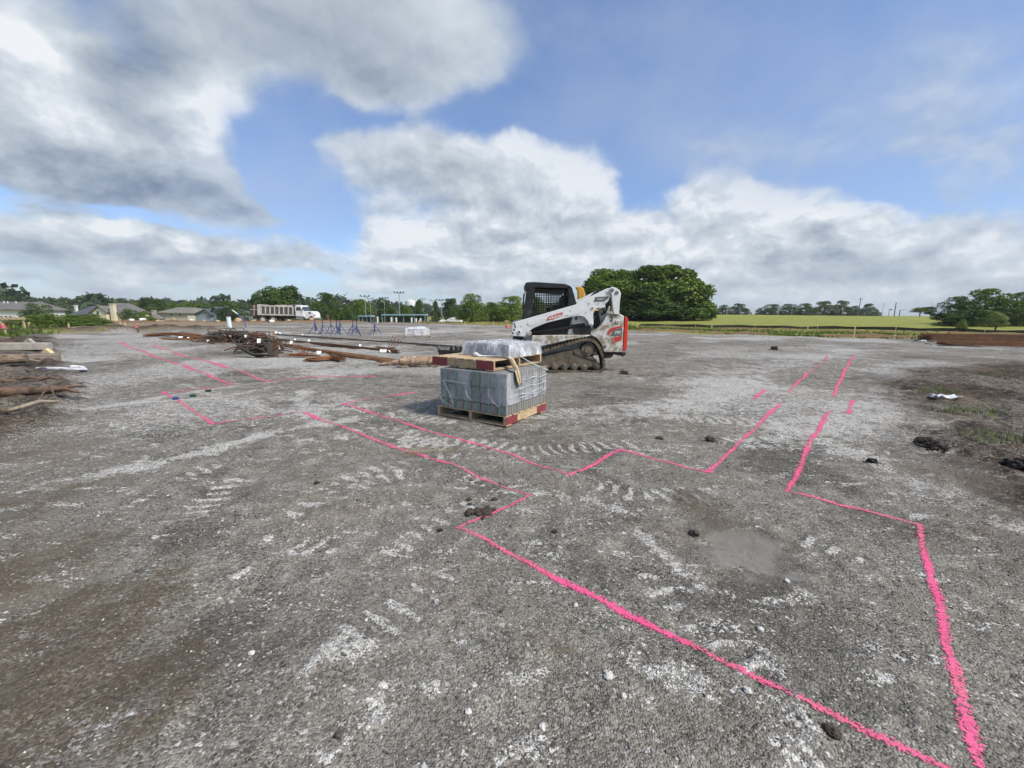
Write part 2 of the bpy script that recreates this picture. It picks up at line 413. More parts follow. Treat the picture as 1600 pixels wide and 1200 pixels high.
STREAKS = [(smooth_path(pxy(*p)), w, k) for p, w, k in (
    ([(90, 757), (200, 735), (300, 712), (390, 688), (470, 670), (560, 655)], .13, 1.0),
    ([(470, 612), (478, 640), (500, 662)], .14, .9), ([(440, 622), (520, 618), (560, 640)], .25, .5),
    ([(0, 655), (160, 636), (250, 622), (400, 600), (520, 590)], .10, .65), ([(180, 632), (330, 622), (420, 607)], .08, .6),
    ([(830, 770), (920, 785), (1010, 808)], .10, .75), ([(800, 795), (900, 812), (1000, 830)], .08, .5),
    ([(1050, 880), (1085, 905), (1130, 925), (1190, 935), (1255, 930)], .05, .7), ([(1020, 850), (1060, 890)], .04, .7),
    ([(1010, 1050), (1090, 1075), (1180, 1090), (1230, 1120), (1260, 1190)], .09, .75), ([(1150, 985), (1200, 1030), (1240, 1090)], .04, .7),
    ([(480, 1200), (540, 1150), (590, 1100)], .05, .8), ([(470, 1055), (510, 1015), (550, 980)], .025, .8), ([(430, 880), (460, 855)], .03, .8), ([(365, 900), (390, 885)], .03, .9),
    ([(610, 1065), (670, 1068)], .05, .6), ([(300, 1030), (330, 1010)], .05, .6),
    ([(1290, 690), (1420, 750), (1520, 790), (1600, 830)], .22, .8), ([(1200, 690), (1300, 665), (1380, 650)], .35, .55), ([(940, 640), (1060, 630), (1180, 590)], .5, .62),
    ([(1080, 600), (1220, 570), (1350, 545)], .9, .5), ([(1340, 640), (1420, 610)], .5, .45), ([(980, 700), (1060, 700)], .2, .35), ([(1480, 940), (1600, 980)], .10, .55),
    ([(330, 565), (420, 560), (520, 580)], .9, .42), ([(150, 560), (300, 545)], 1.0, .35), ([(100, 525), (300, 528), (600, 545)], 1.6, .22), ([(700, 520), (900, 525)], 3, .15), ([(1000, 525), (1400, 535)], 2.2, .25))]
BROWN = [(60, 1010, .50, 1.0), (170, 1080, .34, .95), (10, 1140, .4, 1.0), (230, 1030, .2, .6), (60, 880, .5, .7), (20, 790, .7, .6), (130, 760, .5, .4), (1500, 760, .8, .6), (1590, 850, .6, .6), (720, 890, .3, .35), (1100, 790, .35, .7), (1020, 820, .25, .4), (870, 690, .5, .55), (930, 640, .7, .6), (840, 700, .3, .45), (1000, 610, .8, .55), (1000, 565, 1.6, .5), (1200, 545, 3., .45), (1480, 560, 3., .5), (640, 560, 1.5, .35), (750, 540, 2., .4), (560, 530, 3., .35), (1150, 650, .4, .3), (1310, 950, .12, .5), (880, 1015, .06, .6), (30, 700, .8, .5), (1030, 735, .4, .3)]

def near(X, Y, pts, mg):
    xs, ys = [p[0] for p in pts], [p[1] for p in pts]
    return (X > min(xs) - mg) & (X < max(xs) + mg) & (Y > min(ys) - mg) & (Y < max(ys) + mg)
def macro(X, Y):
    r = np.hypot(X, Y); az = np.degrees(np.arctan2(X, Y))
    fr = sst(np.abs(az), 170, 120)
    wr = sst(az, 4, 15)
    wl = sst(az, -5, -15) * fr
    z = wr * fr * (1.75 * sst(r, 52, 150) - 1.6 * sst(r, 170, 330))
    z = z - wl * 4.4 * sst(r, 56, 122)
    z = z - (1 - wr) * (1 - wl) * fr * .7 * sst(r, 58, 80)
    z = z + wl * (9 + 6 * np.sin(az * .35 + 1.0) + 4 * np.sin(az * .9)) * sst(r, 420, 1500) + (1 - wl) * fr * 6 * sst(r, 500, 1500)
    return z
def fields(X, Y):
    X = np.asarray(X, float); Y = np.asarray(Y, float)
    r = np.hypot(X, Y)
    rough = np.clip(r * .05, .06, 1.2)
    e1 = fbm(X, Y, 1.2, 4, 3) * .55 + fbm(X, Y, .22, 3, 9) * .12
    pad = sst(poly_sdf(X, Y, PAD) + e1 * np.clip(r * .03, .1, 1.0), .25, -.25)
    mud = sst(poly_sdf(X, Y, MUD_L) + e1 * .6, .22, -.22)
    mud_r = sst(poly_sdf(X, Y, MUD_R) + e1 * 1.4, .7, -.5)
    d, _ = path_dist(X, Y, DARK_B); dark = sst(d + e1 * .8, 1.3, .3); mud = np.maximum(mud, dark)
    tan = sst(poly_sdf(X, Y, TAN_B) + e1 * 2, .8, -.8)
    bl, _ = path_dist(X, Y, BERM_L); br, _ = path_dist(X, Y, BERM_R); br2, _ = path_dist(X, Y, BERM_R2)
    e2 = fbm(X, Y, 3.0, 4, 21)
    bern = sst(bl + e2 * 1.2, 2.6, .3)
    berr = sst(br + e2 * 1.0, 1.6, .2); berr2 = sst(br2 + e2 * 1.0, 1.3, .2)
    e3 = fbm(X, Y, 5.0, 4, 23)
    strip = sst(br + e3 * 4, 9, 3) * (Y > 10) * sst(e3 + e2 * .5, -.05, .25) * .85
    soil = np.maximum(np.maximum(bern, strip), np.maximum(berr, berr2) * sst(e2, -.7, -.1))
    chalk_and_graze = np.zeros_like(X)
    for pts, w, k in STREAKS:
        m = near(X, Y, pts, w * 4)
        if not m.any(): continue
        x, y = X[m], Y[m]
        d, _ = path_dist(x, y, pts); d = d + w * 1.3 * fbm(x, y, .22, 4, 31) + w * .5 * fbm(x, y, .07, 2, 32)
        chalk_and_graze[m] = np.maximum(chalk_and_graze[m], k * sst(d, w * 1.7, -w * .4))
    cle = np.zeros_like(X); rut = np.zeros_like(X)
    for pts, w in zip(TRACKS, TRACK_W):
        m = near(X, Y, pts, w * 1.5)
        if not m.any(): continue
        x, y = X[m], Y[m]
        d, al = path_dist(x, y, pts)
        inn = sst(d + w * .40 * fbm(x, y, .14, 3, 17), w, w * .5)
        bars = .5 + .5 * np.sin(al * (2 * math.pi / .125) + 3.6 * fbm(x, y, .3, 3, 12) + d * 3)
        live = sst(fbm(x, y, .6, 3, 44) + .45 * fbm(x, y, .15, 2, 45), -.32, .12)
        cle[m] = np.maximum(cle[m], inn * sst(bars, .40, .9) * live)
        rut[m] = np.maximum(rut[m], inn * live)
    brown = np.zeros_like(X)
    for u, v, rad, k in BROWN:
        c = P(u, v); m = (np.abs(X - c.x) < rad * 2.2) & (np.abs(Y - c.y) < rad * 2.6)
        if not m.any(): continue
        x, y = X[m], Y[m]
        d = np.hypot(x - c.x, (y - c.y) * .8) / rad + .5 * fbm(x, y, rad * .5, 3, 13)
        brown[m] = np.maximum(brown[m], k * sst(d, 1.2, .3))
    pd = np.hypot((X - PUD.x) / .30, (Y - PUD.y) / .36) + .28 * fbm(X, Y, .16, 3, 77)
    wet = sst(pd, 1.6, .9)
    puddle = sst(pd, 1.5, .35)
    micro = .034 * fbm(X, Y, 1.1, 3, 1) + .015 * fbm(X, Y, .25, 3, 2) + .0055 * fbm(X, Y, .055, 2, 6) * sst(r, 12, 5)
    far = (fbm(X, Y, 6, 3, 8) * .06 + fbm(X * .6, Y, 1.3, 4, 18) * .05) * sst(r, 4, 14)
    z = macro(X, Y) + micro + far * pad
    z = z - .010 * rut + .011 * cle - .030 * puddle + chalk_and_graze * .006
    mm = np.maximum(mud, mud_r)
    z = z + mud * (.22 * np.abs(fbm(X, Y, .8, 4, 51)) + .06 + .04 * fbm(X, Y, .16, 3, 52)) + dark * (.20 + .16 * fbm(X, Y, 1.2, 3, 55)) + mud_r * (.12 * fbm(X, Y, .9, 4, 53) + .06 * fbm(X, Y, .2, 4, 54))
    z = z + bern * (.30 + .28 * fbm(X, Y, 2.0, 4, 61)) + berr * (.13 + .1 * fbm(X, Y, 1.5, 3, 62)) + berr2 * (.22 + .12 * fbm(X, Y, 1.5, 3, 63))
    z = z + (1 - pad) * (1 - bern) * .10 * fbm(X, Y, 4, 3, 64) * sst(r, 20, 40)
    return dict(z=z, pad=pad, mud=mm, tan=tan, soil=soil, chalk_and_graze=np.clip(chalk_and_graze + cle * 1.15 + (.25 + .40 * sst(fbm(X, Y, 2.6, 4, 83), -.20, .28)) * sst(r, 2.5, 8) * pad, 0, 1), brown=brown, wet=wet, puddle=puddle)  # chalk marks, plus paleness growing with distance that paints in grazing-view brightness
def H(x, y):
    return float(fields(np.array([x]), np.array([y]))['z'][0])
def G(u, v):
    """point of the real, uneven ground under a pixel of the photograph"""
    p = P(u, v); return Vector((p.x, p.y, H(p.x, p.y)))
def on(u, Y):
    p = at(u, 500, Y); return Vector((p.x, Y, H(p.x, Y)))

def build_ground():
    az = np.concatenate([np.radians(np.arange(-64, 64.01, .25)), np.radians(np.arange(68, 293, 7))])
    rr = [.30]
    while rr[-1] < 80: rr.append(rr[-1] * 1.0075)
    while rr[-1] < 4500: rr.append(rr[-1] * 1.05)
    rr = np.array(rr)
    A, Rr = np.meshgrid(az, rr)
    X, Y = Rr * np.sin(A), Rr * np.cos(A)
    f = fields(X, Y)
    na, nr = len(az), len(rr)
    V = np.stack([X, Y, f['z']], -1).reshape(-1, 3)
    V = np.vstack([V, [[0, 0, 0]]])
    i = np.arange(nr - 1)[:, None] * na; j = np.arange(na)[None, :]; j2 = (j + 1) % na
    F = np.stack([i + j, i + j2, i + na + j2, i + na + j], -1).reshape(-1, 4)[:, ::-1]
    # winding so that normals point up
    o = np_mesh('ground', V, F, 'ground', None, True)
    for k in ('pad', 'mud', 'tan', 'soil', 'chalk_and_graze', 'brown', 'wet', 'puddle'):
        at_ = o.data.attributes.new(k, 'FLOAT', 'POINT')
        at_.data.foreach_set('value', np.append(f[k].ravel(), 0).astype(np.float32))
    tag(o, kind='structure')
    return o

def ground_material():
    m, t, b, out = new_mat('ground')
    at_ = lambda n: N(t, 'ShaderNodeAttribute', attribute_name=n).outputs['Fac']
    pos = N(t, 'ShaderNodeNewGeometry').outputs['Position']
    nz = lambda s, d=4, r=.55: N(t, 'ShaderNodeTexNoise', ins={0: pos, 2: s, 3: d, 4: r}).outputs['Fac']
    vor = lambda s: N(t, 'ShaderNodeTexVoronoi', ins={0: pos, 2: s})
    big, mid, fin = nz(.9, 4, .6), nz(5.5, 4, .64), nz(60, 2, .6)
    v1, v2 = vor(115), vor(62)
    s1 = N(t, 'ShaderNodeSeparateColor', ins={0: v1.outputs['Color']}).outputs[0]
    s2 = N(t, 'ShaderNodeSeparateColor', ins={0: v2.outputs['Color']}).outputs[0]
    wide = nz(.22, 4, .62)
    nA, nB = nz(1.2, 4, .65), nz(3.2, 4, .68)
    # crushed stone: dark damp fines and grey grains
    g = MIXC(t, s1, (.050, .046, .038), (.285, .266, .230))
    g = MIXC(t, SM(t, mid, .40, .66), g, MIXC(t, s1, (.148, .137, .117), (.365, .342, .298)))
    g = MIXC(t, M(t, 'MULTIPLY', SM(t, big, .46, .68), .5), g, (.175, .150, .115))
    g = MIXC(t, M(t, 'MULTIPLY', SM(t, big, .50, .36), .75), g, MIXC(t, s1, (.030, .027, .022), (.13, .12, .10)))
    g = MIXC(t, M(t, 'MULTIPLY', SM(t, wide, .50, .68), .5), g, (.125, .100, .072))
    g = MIXC(t, M(t, 'MULTIPLY', SM(t, wide, .46, .32), .45), g, (.34, .318, .278))
    # pale chips: everywhere a few, crowded on loose stone and for painted far brightness
    dash_v = N(t, 'ShaderNodeMapping', ins={0: pos, 2: (0, 0, R(28)), 3: (2.6, 6.5, 1)}).outputs[0]
    dash = N(t, 'ShaderNodeTexNoise', ins={0: dash_v, 2: 1.25, 3: 4.0, 4: .62}).outputs['Fac']
    crowd = M(t, 'MULTIPLY', SM(t, dash, .55, .68), SM(t, nA, .40, .60))
    fine_n = M(t, 'SUBTRACT', nz(11, 4, .72), .5)
    ck = SM(t, M(t, 'MULTIPLY_ADD', fine_n, 1.9, at_('chalk_and_graze')), .30, 1.0)
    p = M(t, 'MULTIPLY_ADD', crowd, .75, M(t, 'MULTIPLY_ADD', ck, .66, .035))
    p = M(t, 'MULTIPLY_ADD', SM(t, mid, .52, .75), .10, p)
    pale = SM(t, M(t, 'SUBTRACT', M(t, 'ADD', s1, p), 1.0), -.02, .06)
    pale2 = SM(t, M(t, 'SUBTRACT', M(t, 'MULTIPLY_ADD', p, .35, s2), 1.0), -.015, .03)
    pale = M(t, 'MAXIMUM', pale, pale2)
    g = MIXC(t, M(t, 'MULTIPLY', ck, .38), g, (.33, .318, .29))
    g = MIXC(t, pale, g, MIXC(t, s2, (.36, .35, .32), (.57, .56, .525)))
    br = SM(t, M(t, 'ADD', at_('brown'), M(t, 'MULTIPLY', M(t, 'SUBTRACT', mid, .5), 2.4)), .25, .95)
    g = MIXC(t, M(t, 'MULTIPLY', br, M(t, 'MULTIPLY_ADD', s1, -.35, .95)), g, MIXC(t, fin, (.045, .033, .021), (.135, .102, .067)))
    g = MIXC(t, M(t, 'MULTIPLY', at_('wet'), .5), g, (.10, .088, .07))
    pu = SM(t, M(t, 'MULTIPLY_ADD', M(t, 'SUBTRACT', mid, .5), 1.8, at_('puddle')), .42, .95)
    g = MIXC(t, M(t, 'MULTIPLY', pu, M(t, 'MULTIPLY_ADD', SM(t, s1, .70, .92), -.6, .90)), g, MIXC(t, fin, (.150, .136, .113), (.205, .188, .160)))
    # outside the pad
    veg = MIXC(t, nz(.35, 4, .65), (.16, .19, .036), (.31, .32, .068))
    veg = MIXC(t, SM(t, nA, .5, .75), veg, (.17, .17, .05))
    soil = MIXC(t, nA, (.085, .045, .025), (.29, .16, .085))
    soil = MIXC(t, SM(t, nB, .60, .70), soil, (.36, .27, .16))
    tan = MIXC(t, big, (.17, .125, .075), (.31, .25, .17))
    mud = MIXC(t, SM(t, nB, .30, .70), (.020, .015, .011), (.090, .066, .045))
    mud = MIXC(t, M(t, 'MULTIPLY', SM(t, big, .54, .66), .55), mud, (.17, .132, .092))
    mud = MIXC(t, M(t, 'MULTIPLY', pale, .5), mud, (.34, .31, .27))
    sep = N(t, 'ShaderNodeSeparateXYZ', ins={0: pos})
    outc = veg
    outc = MIXC(t, at_('tan'), outc, tan)
    outc = MIXC(t, at_('soil'), outc, soil)
    col = MIXC(t, at_('pad'), outc, g)
    col = MIXC(t, at_('mud'), col, mud)
    t.links.new(col, b.inputs['Base Color'])
    rg = M(t, 'MULTIPLY_ADD', pu, -.45, M(t, 'MULTIPLY_ADD', at_('wet'), -.15, .92))
    t.links.new(rg, b.inputs['Roughness'])
    b.inputs['Specular IOR Level'].default_value = .25
    hgt = M(t, 'MULTIPLY_ADD', v1.outputs['Distance'], -.5, M(t, 'MULTIPLY', fin, .8))
    hgt = M(t, 'MULTIPLY_ADD', SM(t, s2, .86, .92), .8, hgt)
    hgt = M(t, 'MULTIPLY_ADD', mid, 3.0, hgt)
    bst = M(t, 'MULTIPLY_ADD', pu, -.8, .9)
    bump(t, b, hgt, bst, .016)
ground_material()
ground = build_ground()

# loose stone chips lying on the pad
def build_gravel():
    m, t, b, out = new_mat('stone_chip')
    rnd = N(t, 'ShaderNodeNewGeometry').outputs['Random Per Island']
    cr = N(t, 'ShaderNodeValToRGB', ins={0: rnd})
    e = cr.color_ramp.elements
    e[0].color = (.05, .047, .042, 1); e[1].color = (.62, .61, .58, 1)
    for p_, c_ in ((.45, (.085, .08, .07)), (.72, (.17, .16, .145)), (.90, (.34, .33, .305))):
        x = e.new(p_); x.color = c_ + (1,)
    t.links.new(cr.outputs[0], b.inputs['Base Color']); b.inputs['Roughness'].default_value = .85
    rng = np.random.default_rng(11)
    n = 90000
    r = .75 * (9.0 / .75) ** rng.uniform(0, 1, n) ** 1.05
    a = np.radians(rng.uniform(-62, 62, n))
    X, Y = r * np.sin(a), r * np.cos(a)
    f = fields(X, Y)
    keep = (rng.uniform(0, 1, n) < np.clip(.55 + f['chalk_and_graze'] * .6 - f['wet'] - f['mud'] * .7, .03, 1))
    cl = fbm(X, Y, .5, 3, 91); keep &= rng.uniform(0, 1, n) < .62 + cl
    X, Y, Z, r = X[keep], Y[keep], f['z'][keep], r[keep]; n = len(X)
    s = .0019 * np.exp(rng.normal(0, .42, n)) * (1 + .10 * r)
    big = rng.uniform(0, 1, n) < .004; s = np.where(big, s * 2.3, s); s = np.minimum(s, .016)
    base = np.array([[1, 0, 0], [0, 1, 0], [-1, 0, 0], [0, -1, 0], [0, 0, 1], [0, 0, -1]], float)
    fc = np.array([[0, 1, 4], [1, 2, 4], [2, 3, 4], [3, 0, 4], [1, 0, 5], [2, 1, 5], [3, 2, 5], [0, 3, 5]])
    V = base[None] * rng.uniform(.45, 1.5, (n, 6, 1)) + rng.normal(0, .2, (n, 6, 3))
    q = rng.normal(0, 1, (n, 3, 3)); q, _ = np.linalg.qr(q)
    V = np.einsum('nij,nkj->nki', q, V) * s[:, None, None] * np.array([1.3, 1.3, .7])
    V += np.stack([X, Y, Z + s * .35], -1)[:, None, :]
    F = (fc[None] + (np.arange(n) * 6)[:, None, None]).reshape(-1, 3)
    o = np_mesh('gravel', V.reshape(-1, 3), F, 'stone_chip')
    tag(o, 'loose pale and grey stone chips scattered over the gravel pad', 'gravel', kind='stuff')
build_gravel()

# ------------------------------------------------------------------ pink spray-painted layout lines
def paint_material():
    m, t, b, out = new_mat('pink_paint')
    pos = N(t, 'ShaderNodeNewGeometry').outputs['Position']
    nz = lambda s, d=4, r=.6: N(t, 'ShaderNodeTexNoise', ins={0: pos, 2: s, 3: d, 4: r}).outputs['Fac']
    edge = N(t, 'ShaderNodeAttribute', attribute_name='edge').outputs['Fac']
    cover = N(t, 'ShaderNodeAttribute', attribute_name='cover').outputs['Fac']
    grain = N(t, 'ShaderNodeSeparateColor', ins={0: N(t, 'ShaderNodeTexVoronoi', ins={0: pos, 2: 115.0}).outputs['Color']}).outputs[0]
    a = M(t, 'MULTIPLY_ADD', M(t, 'SUBTRACT', 1.0, edge), 1.6, M(t, 'SUBTRACT', cover, 1.18))
    a = M(t, 'MULTIPLY_ADD', M(t, 'SUBTRACT', grain, .5), 1.25, a)
    a = M(t, 'MULTIPLY_ADD', M(t, 'SUBTRACT', nz(40, 4, .7), .5), .7, a)
    a = M(t, 'MULTIPLY_ADD', M(t, 'SUBTRACT', nz(6, 3, .6), .5), 1.7, a)
    a = M(t, 'MULTIPLY', SM(t, a, .18, .86), .88)
    c = MIXC(t, nz(9), (.78, .060, .21), (.84, .15, .32))
    c = MIXC(t, M(t, 'MULTIPLY', M(t, 'SUBTRACT', 1.0, cover), 1.3, clamp=True), c, (.62, .20, .26))
    c = N(t, 'ShaderNodeVectorMath', operation='SCALE', ins={0: c, 'Scale': M(t, 'MULTIPLY_ADD', SM(t, grain, .05, .5), .22, M(t, 'MULTIPLY_ADD', nz(30, 4, .7), .35, .58))}).outputs[0]  # stone shading painted into the pink by grain-sized darkening, along with dirt
    t.links.new(c, b.inputs['Base Color']); b.inputs['Roughness'].default_value = .85
    vd = N(t, 'ShaderNodeTexVoronoi', ins={0: pos, 2: 115.0}).outputs['Distance']
    bump(t, b, M(t, 'MULTIPLY_ADD', vd, -.7, M(t, 'MULTIPLY', nz(60, 3), 1.3)), .35, .010)
    tr = N(t, 'ShaderNodeBsdfTransparent')
    mx = N(t, 'ShaderNodeMixShader', ins={0: a, 1: tr.outputs[0], 2: b.outputs[0]})
    t.links.new(mx.outputs[0], out.inputs[0])
paint_material()
def pink(label, legs, width=.040, close=1.0):
    """legs: lists of pixels with a coverage value, all of one connected outline"""
    VV, FF, EE, CC = [], [], [], []
    k0 = 0
    for leg, cov in legs:
        pts = [P(u, v) for u, v in leg]
        dense = []
        for a, b in zip(pts[:-1], pts[1:]):
            L = (b - a).length; n = max(2, int(L / .05))
            dense += [a.lerp(b, i / n) for i in range(n)]
        dense.append(pts[-1])
        # overlap the corner a little
        d0 = (dense[0] - dense[1]).normalized() * width * .45; d1 = (dense[-1] - dense[-2]).normalized() * width * .45
        dense[0] = dense[0] + d0; dense[-1] = dense[-1] + d1
        n = len(dense)
        c = np.array([(p.x, p.y) for p in dense])
        tg = np.gradient(c, axis=0); tg /= np.linalg.norm(tg, axis=1)[:, None]
        nr = np.stack([-tg[:, 1], tg[:, 0]], -1)
        wob = fbm(c[:, 0], c[:, 1], .6, 2, 5) * .018
        c = c + nr * wob[:, None]
        offs = np.linspace(-1, 1, 7)
        wl = width * (.95 + .35 * fbm(c[:, 0], c[:, 1], .25, 2, 15)) * np.clip(.60 + .075 * np.hypot(c[:, 0], c[:, 1]), .6, 1.15)
        X = c[:, None, 0] + nr[:, None, 0] * offs[None] * wl[:, None]
        Y = c[:, None, 1] + nr[:, None, 1] * offs[None] * wl[:, None]
        Z = fields(X, Y)['z'] + .0035 + .0010 * np.hypot(X, Y) * .35
        VV.append(np.stack([X, Y, Z], -1).reshape(-1, 3))
        i = np.arange(n - 1)[:, None] * 7 + np.arange(6)[None]
        FF.append(np.stack([i, i + 7, i + 8, i + 1], -1).reshape(-1, 4)[:, ::-1] + k0)
        EE.append(np.tile(np.abs(offs), n))
        CC.append(np.repeat(np.clip(cov - .07 + .50 * fbm(c[:, 0], c[:, 1], .45, 3, 25), .25, 1.0), 7)); k0 += n * 7
    o = np_mesh('painted_line', np.vstack(VV), np.vstack(FF), 'pink_paint', None, True)
    for nme, arr in (('edge', EE), ('cover', CC)):
        x = o.data.attributes.new(nme, 'FLOAT', 'POINT'); x.data.foreach_set('value', np.concatenate(arr).astype(np.float32))
    tag(o, label, 'painted line', 'pink layout lines sprayed on the pad')
pink('long pink spray line zigzagging past the dirt clump to the bottom edge of the picture',
     [([(255, 613), (335, 664)], .85), ([(335, 664), (470, 645)], .95), ([(470, 645), (560, 678)], .9), ([(560, 678), (690, 722), (828, 776)], .85), ([(828, 776), (718, 826)], .8), ([(718, 826), (790, 862)], .85), ([(790, 862), (930, 930), (1200, 1070), (1480, 1212)], .95)])
pink('pink stepped spray line running in front of the pallet of blocks',
     [([(650, 613), (537, 632)], .85), ([(537, 632), (640, 664), (760, 697), (890, 744)], .88), ([(890, 744), (968, 703)], .95), ([(968, 703), (1108, 736)], .85), ([(1108, 736), (1160, 688), (1218, 632)], .9), ([(1218, 632), (1174, 625)], .45), ([(1174, 625), (1196, 611)], .95)])
pink('pink spray line with a corner that drops steeply down the right side of the pad',
     [([(1296, 641), (1268, 690), (1232, 766)], .95), ([(1232, 766), (1340, 790), (1436, 818)], .8), ([(1436, 818), (1452, 890), (1480, 1010), (1526, 1205)], .92)])
pink('short pink dash beside the top of the steep pink line', [([(1332, 627), (1326, 646)], .95), ([(1326, 646), (1300, 642)], .35)], .042)
pink('thin wavering pink line receding beyond the short stepped dash', [([(1232, 614), (1250, 594), (1288, 566), (1292, 558)], .8)], .042)
pink('straight thin pink line receding toward the grass field', [([(1302, 620), (1320, 580), (1336, 555)], .9)], .042)
pink('faint long pink line ending in a corner left of the bent steel', [([(185, 536), (260, 562), (330, 590), (364, 602)], .68), ([(364, 602), (270, 612)], .55)], .085)
pink('faint long pink line turning toward the rusty steel bundles', [([(240, 540), (320, 565), (420, 597)], .72), ([(420, 597), (500, 587), (585, 588)], .66)], .085)

# ------------------------------------------------------------------ materials of the things
MUDC = (.165, .130, .088)
simple('loader_white', (.74, .75, .74), (.68, .69, .68), .38, scale=2, dirt=(.40, .36, .29), dirt_amt=(.55, .78), dirt_scale=5)
simple('loader_white_muddy', (.66, .66, .63), (.60, .59, .56), .5, scale=2, dirt=(.27, .22, .155), dirt_amt=(.40, .62), dirt_scale=6)
simple('loader_red', (.66, .028, .016), (.60, .035, .02), .35, scale=2, dirt=(.3, .2, .14), dirt_amt=(.62, .8))
simple('decal_red', (.55, .03, .02), (.5, .04, .03), .45, dirt=(.30, .24, .17), dirt_amt=(.5, .7), dirt_scale=7)
simple('decal_grey', (.11, .11, .105), (.15, .145, .135), .5, dirt=(.26, .21, .15), dirt_amt=(.55, .75), dirt_scale=7)
simple('black_paint', (.012, .012, .013), (.02, .02, .02), .42, scale=3, dirt=(.10, .085, .065), dirt_amt=(.60, .8))
simple('black_plate', (.010, .010, .010), (.016, .016, .016), .6, scale=3)
simple('black_rubber', (.038, .034, .029), (.105, .085, .062), .9, scale=5, dirt=MUDC, dirt_amt=(.42, .60), dirt_scale=4, bs=.5, bscale=30, bdist=.01)
simple('muddy_steel', (.085, .070, .052), (.19, .152, .106), .9, scale=6, lo=.3, hi=.7, dirt=(.05, .045, .04), dirt_amt=(.55, .68), dirt_scale=9, bs=.6, bscale=25, bdist=.012)
simple('steel', (.35, .35, .35), (.22, .22, .22), .35, metal=.9)
simple('white_print', (.8, .8, .8), (.75, .75, .75), .5)
simple('black_print', (.02, .02, .02), (.03, .03, .03), .5)
simple('yellow_paint', (.62, .33, .03), (.52, .27, .025), .45, scale=3, dirt=(.2, .13, .06), dirt_amt=(.55, .7))
simple('dark_vinyl', (.02, .02, .022), (.03, .03, .03), .55)

LY = P(905, 583).y                              # plane of the loader's near track
ZL = H(P(905, 583).x, LY + .9) - .005
def S(zx, zy, t=0.0):
    """a point of the loader's side, t metres in from the near track"""
    p = at(790 + zx / 7.5, 430 + zy / 7.5, LY + t)
    return (p.x, p.z + ZL)
def SP(pts, t=0.0): return [S(x, y, t) for x, y in pts]
def rnd_poly(pts, r=.03, n=3):
    """round the corners of an outline"""
    out = []; m = len(pts)
    for i in range(m):
        a, b, c = Vector(pts[i - 1]), Vector(pts[i]), Vector(pts[(i + 1) % m])
        d1, d2 = (a - b), (c - b); k = min(r, d1.length * .45, d2.length * .45)
        p, q = b + d1.normalized() * k, b + d2.normalized() * k
        for j in range(n + 1):
            t_ = j / n
            out.append(tuple((1 - t_) ** 2 * p + 2 * t_ * (1 - t_) * b + t_ * t_ * q))
    return out

L = thing('track_loader', (S(750, 1147)[0], LY + .95, ZL), 'white compact track loader with black cab and red tailgate behind the pallet of blocks', 'loader')
def part(name, pts, t0, t1, mat, parent=None, tp=None, bevel=.008, rr=0.0):
    q_ = SP(pts, t0 if tp is None else tp)
    if rr: q_ = rnd_poly(q_, rr)
    return MB().prism(q_, LY + t0, LY + t1).build(name, mat, parent or L, bevel)

# lift arms
ARM = [(70, 712), (85, 560), (130, 545), (830, 345), (850, 322), (1205, 152), (1228, 165), (1232, 240), (1210, 300), (1130, 372), (1060, 397), (1024, 432), (1032, 575), (1010, 602), (985, 590), (960, 530), (915, 487), (860, 476), (780, 487), (480, 560), (340, 615), (270, 660), (225, 722)]
arm = part('lift_arm', ARM, .12, .27, 'loader_white', rr=.03)
part('arm_boss', [(690, 462), (760, 440), (800, 400), (870, 372), (905, 380), (905, 420), (860, 455), (740, 480), (700, 480)], .112, .125, 'loader_white', arm, bevel=.004, rr=.02)
part('arm_boss', [(260, 545), (440, 495), (480, 500), (470, 540), (300, 600), (262, 590)], .112, .125, 'loader_white', arm, bevel=.004, rr=.02)
for c_, r_ in (((160, 667), .050), ((1020, 385), .030), ((1005, 577), .024)):
    x, z = S(*c_, .1)
    MB().cyl_y((x, z), r_, LY + .10, LY + .13, 18).build('pivot_pin', 'loader_white', arm, .004)
    MB().cyl_y((x, z), r_ * .5, LY + .093, LY + .11, 14).build('pin_head', 'black_plate', arm)
for a_ in ((105, 575), (112, 605), (100, 640), (86, 680)):
    x, z = S(*a_, .1)
    MB().box((x - .018, LY + .113, z - .024), (x + .020, LY + .13, z + .020)).build('slot', 'black_plate', arm, .004)
d_ = part('decal', [(472, 535), (500, 490), (655, 437), (672, 440), (662, 470), (640, 490), (490, 537)], .1165, .119, 'decal_red', arm, bevel=0)
p0, p1 = S(490, 517, .11), S(660, 462, .11)
xd = Vector((p1[0] - p0[0], 0, p1[1] - p0[1])).normalized()
mid = S(590, 486, .11)
text_mesh('lettering', 'Bobcat', .082, 'white_print', arm, (mid[0], LY + .113, mid[1]), xd, Vector((0, 1, 0)).cross(xd) * -1, 0.1, .002)
x, z = S(520, 508, .11); MB().prism([(x - .02, z - .018), (x + .02, z - .012), (x + .024, z + .012), (x + .012, z + .026), (x + .004, z + .008), (x - .012, z + .024), (x - .022, z + .004)], LY + .1125, LY + .115).build('emblem', 'white_print', arm)
part('name_plate', [(1030, 315), (1050, 258), (1205, 250), (1200, 275), (1160, 312)], .1165, .119, 'decal_grey', arm, bevel=0)
x, z = S(1115, 278, .11)
for k in range(3):
    MB().box((x - .09 + .01 * k, LY + .113, z + .006 - k * .016), (x + .07 - .02 * k, LY + .1155, z + .011 - k * .016)).build('print_line', 'white_print', arm)
far = part('lift_arm', ARM, 1.62, 1.77, 'loader_white', tp=.12, rr=.03)
